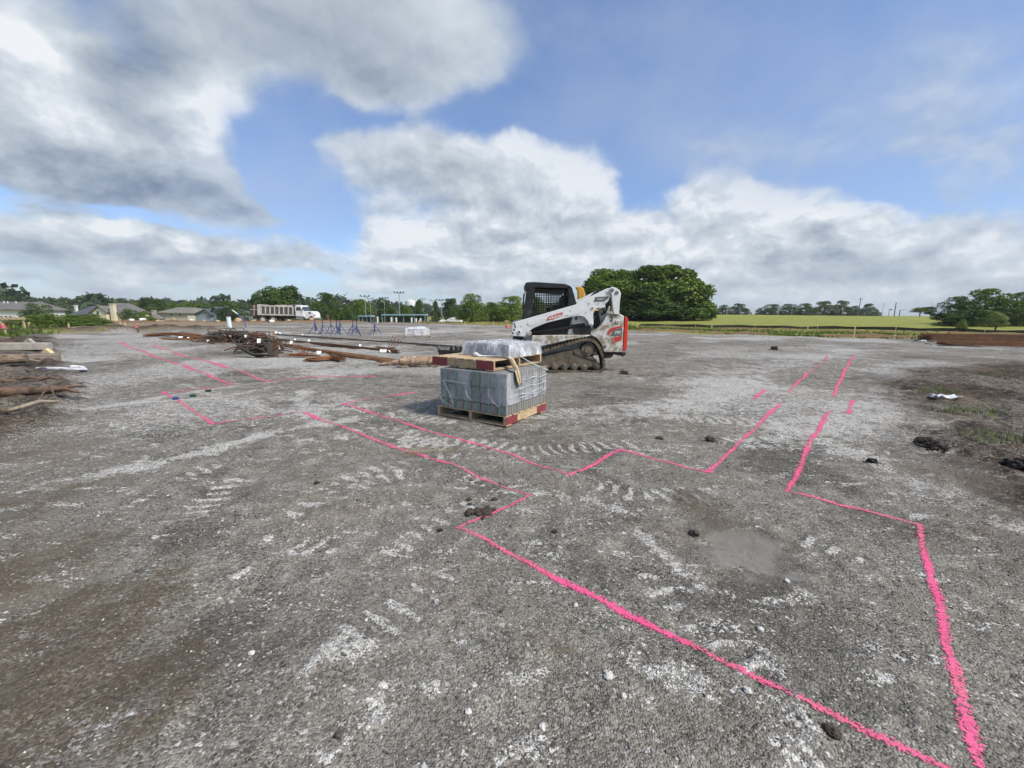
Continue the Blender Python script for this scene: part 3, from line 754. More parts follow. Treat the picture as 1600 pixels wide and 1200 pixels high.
link = part('rear_link', [(1218, 168), (1240, 142), (1270, 140), (1332, 172), (1352, 212), (1337, 330), (1330, 458), (1275, 460), (1264, 420), (1250, 300), (1246, 240)], .08, .20, 'loader_white', rr=.02)
for c_ in ((1248, 177), (1303, 207)):
    x, z = S(*c_, .08)
    MB().cyl_y((x, z), .042, LY + .062, LY + .09, 18).build('pin_head', 'decal_grey', link, .004)
part('rear_link', [(1218, 168), (1240, 142), (1332, 172), (1352, 212), (1337, 330), (1330, 458), (1275, 460), (1250, 300)], 1.68, 1.80, 'loader_white', tp=.1, rr=.02)
part('cross_tube', [(1200, 200), (1250, 190), (1260, 250), (1215, 260)], .27, 1.62, 'loader_white', tp=.2)
part('upper_rail', [(960, 285), (1040, 205), (1060, 180), (1100, 185), (1105, 205), (980, 290)], .40, .50, 'loader_white', tp=.4)
x, z = S(1075, 195, .4); MB().cyl_y((x, z), .05, LY + .35, LY + .52, 16).build('hose_guide', 'black_paint', L, .006)
MB().tube([(S(960, 290, .38)[0], LY + .36, S(960, 290, .38)[1]), (S(1045, 205, .38)[0], LY + .36, S(1045, 205, .38)[1])], .022, 8).build('hose', 'black_paint', L)

# body
part('chassis', [(215, 735), (310, 702), (720, 698), (745, 600), (790, 485), (880, 480), (1000, 470), (1150, 420), (1270, 420), (1370, 470), (1365, 900), (1155, 900), (300, 1010), (225, 900)], .44, 1.46, 'loader_white', tp=.4)
part('side_panel', [(725, 700), (745, 610), (785, 492), (850, 478), (905, 488), (955, 535), (980, 590), (1000, 660), (1000, 706), (820, 715)], .30, .44, 'loader_white', tp=.35)
part('track_guard', [(312, 712), (760, 706), (1000, 706), (960, 722), (720, 765), (400, 838), (330, 835), (305, 775)], .06, .44, 'loader_white_muddy', tp=.06)
part('engine_cover', [(298, 652), (440, 578), (560, 545), (772, 500), (712, 694), (312, 706)], .33, .45, 'black_plate', tp=.35)
x0, z0 = S(330, 665, .25); x1, z1 = S(640, 625, .25); x2, z2 = S(930, 585, .25)
MB().tube([(x0, LY + .30, z0), (x1, LY + .30, z1)], .036, 12).build('lift_cylinder', 'black_paint', L, smooth=True)
MB().tube([(x1, LY + .30, z1), (x2, LY + .30, z2)], .048, 12).build('cylinder_rod', 'black_paint', L, smooth=True)
x, z = S(275, 680, .2); MB().cyl_y((x, z), .06, LY + .10, LY + .30, 18).build('front_pivot', 'loader_white_muddy', L, .008)
box = part('vent_box', [(790, 615), (985, 588), (1006, 640), (990, 692), (800, 692), (785, 655)], .22, .34, 'black_paint', tp=.28, rr=.02)
for k in range(4):
    xa, za = S(840 + 40 * k, 652, .25)
    MB().box((xa - .010, LY + .212, za - .035), (xa + .012, LY + .23, za + .03)).build('louvre', 'black_plate', box)
x, z = S(825, 505, .3); MB().box((x - .022, LY + .29, z - .05), (x + .022, LY + .31, z + .04)).build('handle_slot', 'black_plate', L, .006)
part('rear_bracket', [(1032, 440), (1060, 415), (1085, 430), (1110, 590), (1080, 640), (1045, 640), (1030, 600)], .34, .45, 'black_plate', tp=.4)
part('inner_plate', [(1065, 425), (1130, 385), (1200, 360), (1245, 380), (1255, 440), (1180, 470), (1120, 580), (1100, 560)], .36, .5, 'loader_white_muddy', tp=.4)
for (a_, b_, r_) in (((1150, 400), (1120, 470), .02), ((1180, 350), (1160, 450), .022), ((1200, 300), (1175, 430), .018), ((1215, 310), (1230, 420), .018)):
    xa, za = S(*a_, .33); xb, zb = S(*b_, .33)
    MB().tube([(xa, LY + .30, za), ((xa + xb) / 2 + .02, LY + .28, (za + zb) / 2), (xb, LY + .32, zb)], r_, 8).build('hydraulic_hose', 'black_paint', L, smooth=True)
rear = part('rear_quarter', [(1002, 672), (1060, 640), (1110, 600), (1150, 540), (1182, 472), (1230, 450), (1330, 455), (1388, 480), (1378, 700), (1366, 905), (1155, 905), (1142, 862), (1110, 790), (1060, 735), (1000, 704)], .14, .46, 'loader_white_muddy', bevel=.012)
part('stripe', [(1190, 668), (1212, 640), (1250, 618), (1372, 588), (1371, 612), (1262, 642), (1228, 668), (1216, 700), (1190, 700)], .133, .137, 'decal_red', rear, bevel=0)
part('model_plate', [(1250, 652), (1366, 620), (1362, 702), (1245, 716)], .132, .137, 'decal_grey', rear, bevel=0)
part('stripe', [(1240, 737), (1362, 715), (1360, 762), (1300, 785), (1265, 812), (1252, 765)], .133, .137, 'decal_red', rear, bevel=0)
x, z = S(1308, 675, .13); text_mesh('lettering', '770', .092, 'white_print', rear, (x, LY + .129, z), (1, 0, .12), (-.12, 0, 1), .22, .002)
x, z = S(1240, 518, .13); text_mesh('numeral', '2', .16, 'black_print', rear, (x, LY + .133, z), (1, 0, .05), (-.05, 0, 1), 0, .003)
x, z = S(1315, 545, .13); b_ = MB().cyl_y((x, z), .044, LY + .125, LY + .145, 18).build('latch', 'loader_white', rear, .004); MB().cyl_y((x, z), .018, LY + .118, LY + .13, 12).build('latch_core', 'decal_grey', b_)
x, z = S(1165, 840, .13); MB().cyl_y((x, z), .035, LY + .122, LY + .145, 14).build('tie_down', 'muddy_steel', rear, .004)
part('tailgate', [(1396, 484), (1420, 488), (1438, 520), (1432, 700), (1420, 868), (1398, 892), (1368, 886), (1382, 700)], .18, 1.72, 'loader_red', tp=.18, bevel=.015)
part('tailgate_trim', [(1384, 480), (1396, 482), (1384, 700), (1370, 900), (1360, 900), (1374, 700)], .16, 1.74, 'black_paint', tp=.16, bevel=0)
part('rear_step', [(1165, 908), (1410, 908), (1410, 938), (1385, 940), (1380, 965), (1360, 940), (1310, 938), (1280, 935), (1270, 915)], .25, 1.6, 'black_paint', tp=.25)
part('belly_plate', [(1155, 905), (1280, 905), (1250, 968), (1170, 980)], .42, 1.48, 'muddy_steel', tp=.4)
part('quick_attach', [(90, 720), (215, 725), (200, 900), (150, 1090), (95, 1100), (70, 900)], .35, 1.55, 'black_paint', tp=.3)
for t_ in (.36, 1.5):
    xa, za = S(160, 740, .4); xb, zb = S(110, 1000, .4)
    MB().tube([(xa + .12, LY + t_, za), (xb + .02, LY + t_, zb)], .04, 10).build('tilt_cylinder', 'steel', L)

for (zx, zy) in ((180, 600), (260, 575), (560, 520), (720, 470), (760, 420), (940, 440), (980, 330), (1090, 335), (1150, 330), (1180, 200)):
    x, z = S(zx, zy, .11); MB().cyl_y((x, z), .011, LY + .108, LY + .122, 8).build('bolt', 'decal_grey', arm)
for k in range(3):
    xa, za = S(950 + 14 * k, 560 + 8 * k, .3); xb, zb = S(1060 + 10 * k, 470 - 20 * k, .3)
    MB().tube([(xa, LY + .29 - .02 * k, za), ((xa + xb) / 2, LY + .24, (za + zb) / 2 - .05), (xb, LY + .30, zb)], .014, 7).build('hydraulic_hose', 'black_paint', L, smooth=True)
part('warning_decal', [(755, 560), (785, 555), (782, 590), (752, 594)], .288, .292, 'yellow_paint', tp=.3, bevel=0)
part('grab_bar', [(300, 500), (312, 440), (322, 440), (312, 505)], .44, .46, 'black_paint', tp=.44, bevel=0)
# tracks
TR = [(230, 1147), (172, 1112), (150, 1060), (170, 992), (215, 952), (420, 890), (900, 750), (985, 744), (1060, 777), (1110, 842), (1150, 950), (1170, 1050), (1152, 1110), (1100, 1147)]
def track(t0, t1):
    o_ = rnd_poly(SP(TR, 0.0), .09, 4)
    o_ = [(p[0], max(p[1], ZL)) for p in o_]
    c = Vector((sum(p[0] for p in o_) / len(o_), sum(p[1] for p in o_) / len(o_)))
    n = len(o_); inn = []
    for i in range(n):
        a, b, d = Vector(o_[i - 1]), Vector(o_[i]), Vector(o_[(i + 1) % n])
        tg = (d - a).normalized(); nr = Vector((-tg.y, tg.x))
        if nr.dot(c - b) < 0: nr = -nr
        inn.append(tuple(b + nr * .052))
    vs = []
    for y in (LY + t0, LY + t1):
        vs += [(p[0], y, p[1]) for p in o_] + [(p[0], y, p[1]) for p in inn]
    fs = []
    for i in range(n):
        j = (i + 1) % n
        fs += [(i, j, j + n, i + n), (2 * n + i, 3 * n + i, 3 * n + j, 2 * n + j), (i, 2 * n + i, 2 * n + j, j), (n + i, n + j, 3 * n + j, 3 * n + i)]
    mb = MB().add(vs, fs)
    # tread bars across the belt
    per = 0; last = 0
    for i in range(n):
        a, b = Vector(o_[i]), Vector(o_[(i + 1) % n]); Ls = (b - a).length; tg = (b - a).normalized() if Ls > 1e-6 else Vector((1, 0))
        nr = Vector((-tg.y, tg.x)); nr = -nr if nr.dot(c - a) > 0 else nr
        while last < per + Ls:
            p = a + tg * (last - per)
            if nr.y > -.8:
                mb.obox((p.x + nr.x * .008, LY + (t0 + t1) / 2, p.y + nr.y * .008), (tg.x, 0, tg.y), (0, 1, 0), (nr.x, 0, nr.y), .021, (t1 - t0) / 2 - .012, .014)
            last += .085
        per += Ls
    tr = mb.build('track', 'black_rubber', L)
    fr = MB().prism(SP([(300, 1010), (420, 960), (700, 895), (860, 880), (1060, 985), (1080, 1010), (1070, 1085), (540, 1090), (300, 1090)], t0), LY + t0 + .09, LY + t1 - .06).build('track_frame', 'muddy_steel', tr, .01)
    for cx in (350, 465, 580, 690, 805, 925):
        x, z = S(cx, 1082, t0)
        MB().cyl_y((x, z), .084, LY + t0 + .04, LY + t1 - .03, 20).build('roller', 'muddy_steel', tr, .012)
        MB().cyl_y((x, z), .045, LY + t0 + .025, LY + t0 + .06, 14).build('roller_hub', 'steel' if cx % 2 else 'muddy_steel', tr, .006)
    for cx, cy, rad in ((965, 880, .15), (245, 1055, .155), (1075, 1075, .10)):
        x, z = S(cx, cy, t0)
        MB().cyl_y((x, z), rad, LY + t0 + .05, LY + t1 - .04, 26).build('sprocket', 'muddy_steel', tr, .015)
        MB().cyl_y((x, z), rad * .55, LY + t0 + .02, LY + t0 + .08, 20).build('hub', 'muddy_steel', tr, .012)
    MB().prism(SP([(800, 880), (860, 870), (1070, 990), (1060, 1010), (880, 960), (800, 920)], t0), LY + t0 + .07, LY + t0 + .10).build('mud_cake', 'muddy_steel', tr, .01)
    return tr
track(0.0, .40); track(1.50, 1.90)

# cab
CY0, CY1 = .47, 1.43
roof = part('cab_roof', [(220, 118), (243, 84), (330, 80), (700, 102), (765, 128), (790, 170), (700, 160), (345, 150), (295, 170), (262, 195), (232, 165)], CY0, CY1, 'black_paint', tp=CY0, bevel=.02)
for s_, (ta, tb) in enumerate(((CY0, CY0 + .06), (CY1 - .06, CY1))):
    part('front_post', [(262, 160), (345, 150), (318, 330), (300, 505), (198, 530), (225, 380), (252, 200)], ta, tb, 'black_paint', tp=CY0)
    part('rear_post', [(735, 130), (782, 160), (806, 240), (832, 340), (690, 395), (720, 380), (745, 250), (728, 180)], ta, tb, 'black_paint', tp=CY0)
    part('side_rail', [(300, 480), (700, 372), (720, 392), (500, 450), (290, 520)], ta, tb, 'black_paint', tp=CY0)
    mb = MB()
    yy = LY + ta + .03
    def inside(zx, zy): return zy < 490 - (zx - 300) * .27 and zy > 155 and 300 < zx < 735
    for k in range(14):
        zx = 338 + k * 29; top = 158; bot = 492 - (zx - 300) * .27
        xa, za = S(zx, top, CY0); xb, zb = S(zx - 10 + k * .4, bot, CY0)
        mb.tube([(xa, yy, za), (xb, yy, zb)], .0075, 4)
    for k in range(11):
        zy = 182 + k * 29
        zr = min(735, 300 + (490 - zy) / .27); zl = 335 - k * 3
        if zr - zl < 30: continue
        xa, za = S(zl, zy, CY0); xb, zb = S(zr, zy, CY0)
        mb.tube([(xa, yy + .006, za), (xb, yy + .006, zb)], .0075, 4)
    mb.build('side_screen', 'black_paint', L)
    xa, za = S(222, 205, CY0); xb, zb = S(258, 205, CY0); xc, zc = S(205, 400, CY0); xd2, zd2 = S(235, 400, CY0)
    MB().tube([(xb, LY + ta, zb), (xa, LY + ta - .02, za), (xc, LY + ta - .02, zc), (xd2, LY + ta, zd2)], .012, 6).build('grab_handle', 'black_paint', L)
part('rear_window_frame', [(760, 180), (785, 185), (828, 335), (800, 345)], CY0 + .06, CY1 - .06, 'black_paint', tp=CY0)
part('head_liner', [(300, 172), (720, 166), (720, 200), (690, 215), (330, 190)], CY0 + .07, CY1 - .07, 'dark_vinyl', tp=CY0)
part('seat', [(470, 560), (480, 470), (600, 455), (640, 300), (660, 240), (700, 240), (705, 300), (690, 480), (690, 560)], .70, 1.2, 'dark_vinyl', tp=.7, bevel=.03)
for t_ in (.68, 1.2):
    xa, za = S(520, 460, .8); xb, zb = S(500, 380, .8)
    MB().tube([(xa, LY + t_, za), (xb, LY + t_, zb)], [.02, .03], 8).build('joystick', 'black_plate', L)
part('lap_bar', [(560, 350), (660, 360), (690, 390), (650, 385), (565, 372)], .62, 1.25, 'black_plate', tp=.7)
part('floor_pan', [(240, 520), (720, 400), (740, 600), (250, 700)], CY0, CY1, 'black_plate', tp=CY0)
for t_ in (.53, 1.37):
    x, z = S(262, 150, CY0); MB().cyl_y((x, z), .05, LY + t_ - .05, LY + t_ + .05, 12).build('work_light', 'black_plate', L, .006)

# ------------------------------------------------------------------ yellow mini excavator parked behind the loader
EY = LY + 5.2
def E_(zx, zy): p = at(790 + zx / 7.5, 430 + zy / 7.5, EY); return (p.x, p.z)
eg = at(905, 500, EY)
ze = H(eg.x, EY)
X_ = thing('mini_excavator', (eg.x, EY, ze), 'yellow mini excavator mostly hidden behind the white loader', 'excavator')
cx = E_(820, 300)[0]
top = E_(820, 140)[1]
pts = [(-.04, .95), (.10, 1.45), (.06, top - ze - .14), (-.02, top - ze), (.10, top - ze + .02), (.26, top - ze - .06), (.42, 1.65), (.52, 1.1), (.40, .85), (.20, .8)]
MB().prism([(cx + a, ze + b) for a, b in pts], EY - .14, EY + .14).build('boom', 'yellow_paint', X_, .02)
MB().prism([(cx + a, ze + b) for a, b in ((-.62, .50), (.95, .50), (1.12, .62), (1.14, E_(1220, 410)[1] - ze), (.55, E_(1220, 410)[1] - ze + .03), (.45, 1.0), (-.1, .95), (-.62, .9))], EY - .55, EY + .55).build('house', 'yellow_paint', X_, .04)
MB().prism([(cx - .42 + a, ze + b) for a, b in ((0, .9), (.12, .9), (.14, 1.75), (.02, 1.80))], EY - .5, EY - .42).build('canopy_post', 'yellow_paint', X_, .01)
MB().box((cx - .55, EY - .45, ze + .44), (cx + .75, EY + .45, ze + .52)).build('swing_ring', 'black_paint', X_, .01)
for s_ in (-.65, .42):
    tb = rnd_poly([(cx - .75, ze + .01), (cx + .95, ze + .01), (cx + 1.08, ze + .22), (cx + .95, ze + .44), (cx - .75, ze + .44), (cx - .88, ze + .22)], .1)
    MB().prism(tb, EY + s_, EY + s_ + .24).build('track', 'black_rubber', X_, .02)

# ------------------------------------------------------------------ pallets of blocks
def wood_mat(name, c1, c2, dirt=None):
    simple(name, c1, c2, .85, scale=5, stretch=(2, 2, 9), lo=.3, hi=.7, dirt=dirt, dirt_amt=(.55, .75), dirt_scale=5, bs=.35, bscale=18, bdist=.004, per_obj=.14)
wood_mat('pallet_wood', (.50, .38, .235), (.34, .245, .145), (.17, .13, .09))
wood_mat('pallet_grey', (.31, .265, .20), (.22, .18, .135), (.12, .10, .08))
simple('pallet_red', (.245, .042, .050), (.185, .036, .042), .75, scale=8, dirt=(.30, .20, .15), dirt_amt=(.60, .72), dirt_scale=14, bs=.3, bscale=30)
simple('block_grey', (.255, .252, .232), (.185, .184, .170), .93, scale=14, bs=.5, bscale=120, bdist=.003, per_obj=.12)
simple('paver_grey', (.28, .27, .255), (.20, .195, .185), .93, scale=14, bs=.5, bscale=120, bdist=.003, per_obj=.12)
simple('strap_green', (.10, .36, .23), (.13, .42, .28), .35)
simple('strap_white', (.62, .75, .70), (.55, .68, .63), .35)
simple('tan_paper', (.56, .46, .30), (.44, .35, .22), .8, scale=12, bs=.5, bscale=25, bdist=.01)
simple('white_plastic', (.72, .74, .76), (.60, .62, .65), .35, scale=12, bs=.6, bscale=30, bdist=.01)
def wrap_mat(name, milk, dens, tint=(.80, .83, .88), sc_=5.0, wr=.9, ribs=.5):
    m, t, b, out = new_mat(name)
    b.inputs['Base Color'].default_value = tint + (1,)
    b.inputs['Roughness'].default_value = .16
    w = tex(t, sc_, 6, .6, (1, 1, .45))
    cr_ = tex(t, 16, 5, .6, (1, 1, .25))
    h = M(t, 'ADD', w, M(t, 'MULTIPLY', cr_, .45))
    bump(t, b, h, wr, .03)
    tr = N(t, 'ShaderNodeBsdfTransparent', ins={0: (.97, .98, .99, 1)})
    a = M(t, 'MULTIPLY_ADD', SM(t, w, .42, .66), dens, milk)
    a = M(t, 'MULTIPLY_ADD', SM(t, cr_, .60, .74), ribs, a, clamp=True)
    mx = N(t, 'ShaderNodeMixShader', ins={0: a, 1: tr.outputs[0], 2: b.outputs[0]})
    t.links.new(mx.outputs[0], out.inputs[0])
wrap_mat('stretch_wrap', .07, .36, (.74, .77, .82), 4.0, 1.0, .55)
wrap_mat('stretch_wrap_thin', .10, .30, (.70, .73, .78), 6.0, .8, .40)
wrap_mat('stretch_wrap_crumpled', .22, .55, (.80, .84, .90), 7.0, 1.0, .6)

pa, pb, pc = P(790.6, 669), P(682, 649), P(865, 645)
ex = (pa - pb).normalized()                        # along the long, slotted front-left side
ey = Vector((-ex.y, ex.x, 0))                      # away from the camera
def frame(o, ax, ay): return lambda a, b, c: (o.x + ax.x * a + ay.x * b, o.y + ax.y * a + ay.y * b, o.z + c)
def fbox(mb, fr, lo, hi):
    c = [fr(x, y, z) for z in (lo[2], hi[2]) for y in (lo[1], hi[1]) for x in (lo[0], hi[0])]
    return mb.add(c, [(0, 2, 3, 1), (4, 5, 7, 6), (0, 1, 5, 4), (1, 3, 7, 5), (3, 2, 6, 7), (2, 0, 4, 6)])
def pallet(label, o, ax, ay, Lx, Ly, stringer_ends_red, wood='pallet_wood', ht=.132, red_at='x1', seed=0):
    """stringers run along the second axis; slots open on the first"""
    rng = random.Random(seed)
    fr = frame(o, ax, ay)
    T = thing('wooden_pallet', tuple(o), label, 'pallet', 'pallets of the block load')
    for i, x in enumerate((0.0, Lx / 2 - .02, Lx - .042)):
        mb = MB(); fbox(mb, fr, (x, 0, .016), (x + .040, Ly, ht - .016)); st = mb.build('stringer', wood, T, .004)
        if red_at == 'x1' and i == 2 or red_at == 'x0' and i == 0:
            for y0, y1 in ((-.003, .27), (Ly - .27, Ly + .003)):
                mb = MB(); xf = (x + .0385, x + .0425) if red_at == 'x1' else (x - .0025, x + .0015)
                fbox(mb, fr, (xf[0], y0, .012), (xf[1], y1, ht - .012)); mb.build('painted_end', 'pallet_red', st)
    n = 7; w = Ly / n
    for k in range(n):
        j = rng.uniform(-.006, .006)
        mb = MB(); fbox(mb, fr, (-.004 + j, k * w + .012, ht - .016), (Lx + .004 + j, (k + 1) * w - .012 + (.0), ht)); mb.build('deck_board', wood, T, .003)
    for k in (0, 2.9, 5.8):
        mb = MB(); fbox(mb, fr, (-.003, k * w + .01, 0), (Lx + .003, k * w + .13, .016)); mb.build('bottom_board', wood, T, .003)
    return T, fr
zg = max(H(*(pa + ex * -.5 + ey * .5)[:2]), H(pa.x, pa.y), H(pb.x, pb.y)) + .002
LX, LYp = 1.13, 1.06
o1 = Vector((pa.x, pa.y, zg)) - ex * LX
T1, fr1 = pallet('lower wooden pallet with dark red ends standing on the gravel', o1, ex, ey, LX, LYp, True, seed=1)
# the lower stack: solid blocks on edge
BZ = .134
BK = thing('block_stack', fr1(LX / 2, LYp / 2, BZ), 'large stack of grey concrete blocks wrapped in clear plastic on the lower pallet', 'block stack')
rngb = random.Random(4)
bx0, bx1, by0, by1 = .05, LX - .005, .01, LYp - .02
rows = [.125, .205, .205]; zc = BZ
NX, NY = 8, 17
tot_h = .535
def shared_block(name, sx, sy, sz, mat):
    m = MB().box((-sx / 2, -sy / 2, 0), (sx / 2, sy / 2, sz))
    me = bpy.data.meshes.new(name); me.from_pydata(m.v, [], m.f)
    bm = bmesh.new(); bm.from_mesh(me); bmesh.ops.bevel(bm, geom=bm.edges[:], offset=.003, segments=1, affect='EDGES'); bm.to_mesh(me); bm.free()
    me.materials.append(MATS[mat]); return me
ang = math.atan2(ex.y, ex.x)
def put_block(me, fr, a, b, c, parent, jit=.0015):
    o = bpy.data.objects.new('block', me); COL.objects.link(o); o.parent = parent
    p = Vector(fr(a + rngb.uniform(-jit, jit), b + rngb.uniform(-jit, jit), c)) - ORG[parent.name]
    o.location = p; o.rotation_euler = (0, 0, ang + rngb.uniform(-.008, .008))
hts = (.118, .205, .205)
zc = BZ
for r_, h_ in enumerate(hts):
    dx, dy = (bx1 - bx0) / NX, (by1 - by0) / NY
    me = shared_block('block', dx - .008, dy - .007, h_ - .006, 'block_grey')
    for i in range(NX):
        for j in range(NY):
            if i == NX - 1 or j == 0 or (j == NY - 1 and r_ == 2) or (i == 0 and r_ == 2):
                put_block(me, fr1, bx0 + (i + .5) * dx, by0 + (j + .5) * dy, zc, BK)
    mb = MB(); fbox(mb, fr1, (bx0 + dx, by0 + dy, zc), (bx1 - dx, by1 - dy, zc + h_ - .004))
    cr_ = mb.build('stack_core', 'block_grey', BK)
    zc += h_
STK = zc
for k in range(6):
    x = bx0 + .10 + k * (bx1 - bx0 - .16) / 5.2
    mb = MB(); fbox(mb, fr1, (x, by0 - .0045, BZ - .002), (x + .012, by0 - .0015, STK + .003)); mb.build('strap', 'strap_green', BK)
def cloth(name, fr, mat, parent, x0, x1, y0, y1, z0, z1, amp, seed, bot=None, nx=40, ny=40, nz=22, faces=('f', 'r', 'b', 'l'), drop=0.0):
    """plastic film round a stack: one sheet round the four sides, wrinkled"""
    ring = []
    def side(a, b, n, f):
        for i in range(n): ring.append((a[0] + (b[0] - a[0]) * i / n, a[1] + (b[1] - a[1]) * i / n, f))
    cs = [(x0, y0), (x1, y0), (x1, y1), (x0, y1)]
    for i, n in enumerate((nx, ny, nx, ny)): side(cs[i], cs[(i + 1) % 4], n, i)
    nr = [(0, -1), (1, 0), (0, 1), (-1, 0)]
    V = []; F = []; m = len(ring)
    s_ = np.linspace(0, 1, nz)
    per = np.arange(m)
    for k in range(nz):
        z = z0 + (z1 - z0) * s_[k]
        w = fbm(per * .12, np.full(m, z * 9), 1.0, 4, seed) * amp + fbm(per * .5, np.full(m, z * 14), 1.0, 3, seed + 3) * amp * .35
        for i, (a, b, f) in enumerate(ring):
            n_ = nr[f]; zb = z
            if bot and k == 0: zb = z + bot * (0.5 + fbm(np.array([i * .15]), np.array([3.3]), 1.0, 3, seed + 9)[0])
            V.append(fr(a + n_[0] * (.007 + abs(w[i])), b + n_[1] * (.007 + abs(w[i])), zb))
    for k in range(nz - 1):
        for i in range(m):
            j = (i + 1) % m; F.append((k * m + i, k * m + j, (k + 1) * m + j, (k + 1) * m + i))
    mb = MB(); mb.v = V; mb.f = F
    return mb.build(name, mat, parent, smooth=True)
cloth('plastic_wrap', fr1, 'stretch_wrap', BK, bx0, bx1, by0, by1, BZ + .11, STK + .002, .016, 3, bot=.10)
# torn flaps of film: a pale hanging scrap and rope-like folds on the right face
def fold(fr, pts, r, mat, parent, name='wrap_fold'):
    return MB().tube([fr(*p) for p in pts], r, 6).build(name, mat, parent, smooth=True)
for z_, (a_, b_) in ((STK - .115, (.30, .98)), (STK - .215, (.20, 1.03)), (STK - .30, (.06, 1.03)), (STK - .335, (.3, 1.0))):
    fold(fr1, [(bx1 + .014, LYp * (a_ + (b_ - a_) * k / 7), z_ + .012 * math.sin(k * 1.7 + z_ * 50) - .01 * k / 7) for k in range(8)], [.004, .007, .005, .008, .006, .007, .005, .003], 'stretch_wrap_crumpled', BK)
for pts in ([(.10, .005, .50), (.16, -.004, .42), (.24, -.006, .31), (.29, -.004, .17)], [(.50, -.004, .40), (.53, -.007, .33), (.60, -.008, .27), (.66, -.005, .33)], [(.88, -.004, .46), (.86, -.006, .38), (.93, -.007, .30), (1.02, -.004, .24)], [(.14, -.004, .50), (.5, -.006, .485)], [(.05, -.002, .26), (.12, -.006, .20), (.28, -.004, .15)]):
    fold(fr1, [(a, b, c) for a, b, c in pts], .0045, 'stretch_wrap_crumpled', BK)

# the upper pallet, pushed out to the left
zt = zg + STK + .004
ua = P(771, 580.5, zt)
UA = R(-33)
ux = Vector((math.cos(UA), math.sin(UA), 0)); uy = Vector((-ux.y, ux.x, 0))
UL, UW = 1.04, 1.24
o2 = Vector((ua.x, ua.y, zt)) - ux * UL
T2, fr2 = pallet('upper wooden pallet with red ends lying askew on the block stack', Vector((ua.x, ua.y, zt)), uy, -ux, UW, UL, True, 'pallet_wood', .135, red_at='x0', seed=2)
fr2 = frame(o2, ux, uy)
PT = .137
PS = thing('paver_stack', fr2(.5, .6, PT), 'low stack of grey pavers under crumpled clear plastic on the upper pallet', 'paver stack')
ang = math.atan2(ux.y, ux.x)
pn = P(796, 560, zt + PT) - o2; pl = P(713, 556, zt + PT) - o2; pr = P(845, 552, zt + PT) - o2
qx1, qy0 = pn.dot(ux), pn.dot(uy)
qx1 = min(qx1, UL - .01); qy0 = max(qy0, .06)
qx0, qy1 = qx1 - .74, min(UW - .08, qy0 + .95)
mep = shared_block('block', (qx1 - qx0) / 4 - .004, (qy1 - qy0) / 5 - .004, .058, 'paver_grey')
for r_ in range(3):
    for i in range(4):
        for j in range(5):
            if r_ == 2 or i in (0, 3) or j in (0, 4):
                put_block(mep, fr2, qx0 + (i + .5) * (qx1 - qx0) / 4, qy0 + (j + .5) * (qy1 - qy0) / 5, PT + r_ * .06, PS, .006)
mb = MB(); fbox(mb, fr2, (qx0 + .17, qy0 + .18, PT), (qx1 - .17, qy1 - .18, PT + .118)); mb.build('stack_core', 'paver_grey', PS)
def lumpy_cover():
    n = 46; V = []; F = []
    cx_, cy_ = (qx0 + qx1) / 2, (qy0 + qy1) / 2
    for i in range(n):
        for j in range(n):
            a = -1.18 + 2.36 * i / (n - 1); b = -1.18 + 2.36 * j / (n - 1)
            x = cx_ + np.clip(a, -1.0, 1.0) * (qx1 - qx0) / 2 * 1.012; y = cy_ + np.clip(b, -1, 1) * (qy1 - qy0) / 2 * 1.012
            e = max(abs(a), abs(b))
            wv = fbm(np.array([a * 1.6]), np.array([b * 1.6]), 1.0, 4, 71)[0]; w2 = fbm(np.array([a * 6]), np.array([b * 6]), 1.0, 3, 72)[0]
            z = PT + .186 + .022 * wv + .014 * w2 + .012 * (1 - e)
            if e > 1.0:
                k = (e - 1.0) / .18
                z = PT + .19 - k * (.185) + .01 * w2
                x += (.03 * k + .012 * wv) * np.sign(a) * (abs(a) > 1); y += (.03 * k + .012 * wv) * np.sign(b) * (abs(b) > 1)
            V.append(fr2(x, y, max(z, PT + .004)))
    for i in range(n - 1):
        for j in range(n - 1): F.append((i * n + j, (i + 1) * n + j, (i + 1) * n + j + 1, i * n + j + 1))
    mb = MB(); mb.v = V; mb.f = F; mb.build('plastic_cover', 'stretch_wrap_crumpled', PS, smooth=True)
lumpy_cover()
fold(fr2, [(qx0 + .2, qy0 - .05, PT + .01), (qx0 + .26, qy0 - .09, PT + .035), (qx0 + .32, qy0 - .1, PT + .02), (qx0 + .36, qy0 - .07, PT + .012), (qx0 + .5, qy0 - .03, PT + .018), (qx0 + .64, qy0 - .02, PT + .035)], [.012, .03, .02, .012, .008, .004], 'white_plastic', PS, 'plastic_scrap')
# a tan strip hanging over the edge and a loose strap
def ribbon(name, pts, wdir, w, mat, label, cat, crumple=.012):
    V = []; F = []; n = len(pts); m = 6
    for i, p in enumerate(pts):
        for j in range(m):
            s_ = (j / (m - 1) - .5) * 2
            d_ = Vector(wdir) * (w[i] * s_)
            V.append((p[0] + d_.x, p[1] + d_.y + crumple * math.sin(j * 2.3 + i * .9), p[2] + d_.z + crumple * math.cos(j * 3.1 + i * 1.3)))
    for i in range(n - 1):
        for j in range(m - 1): F.append((i * m + j, i * m + j + 1, (i + 1) * m + j + 1, (i + 1) * m + j))
    mb = MB(); mb.v = V; mb.f = F
    o = mb.build(name, mat, None, smooth=True); tag(o, label, cat)
    md = o.modifiers.new('thick', 'SOLIDIFY'); md.thickness = .003
    return o
rp = [fr2(UL - .10, .34, PT + .012), fr2(UL - .02, .35, PT + .02), fr2(UL + .03, .36, PT - .01), fr1(LX + .03, .19, STK + .03), fr1(LX + .035, .22, STK - .05), fr1(LX + .038, .25, STK - .12), fr1(LX + .04, .27, STK - .17)]
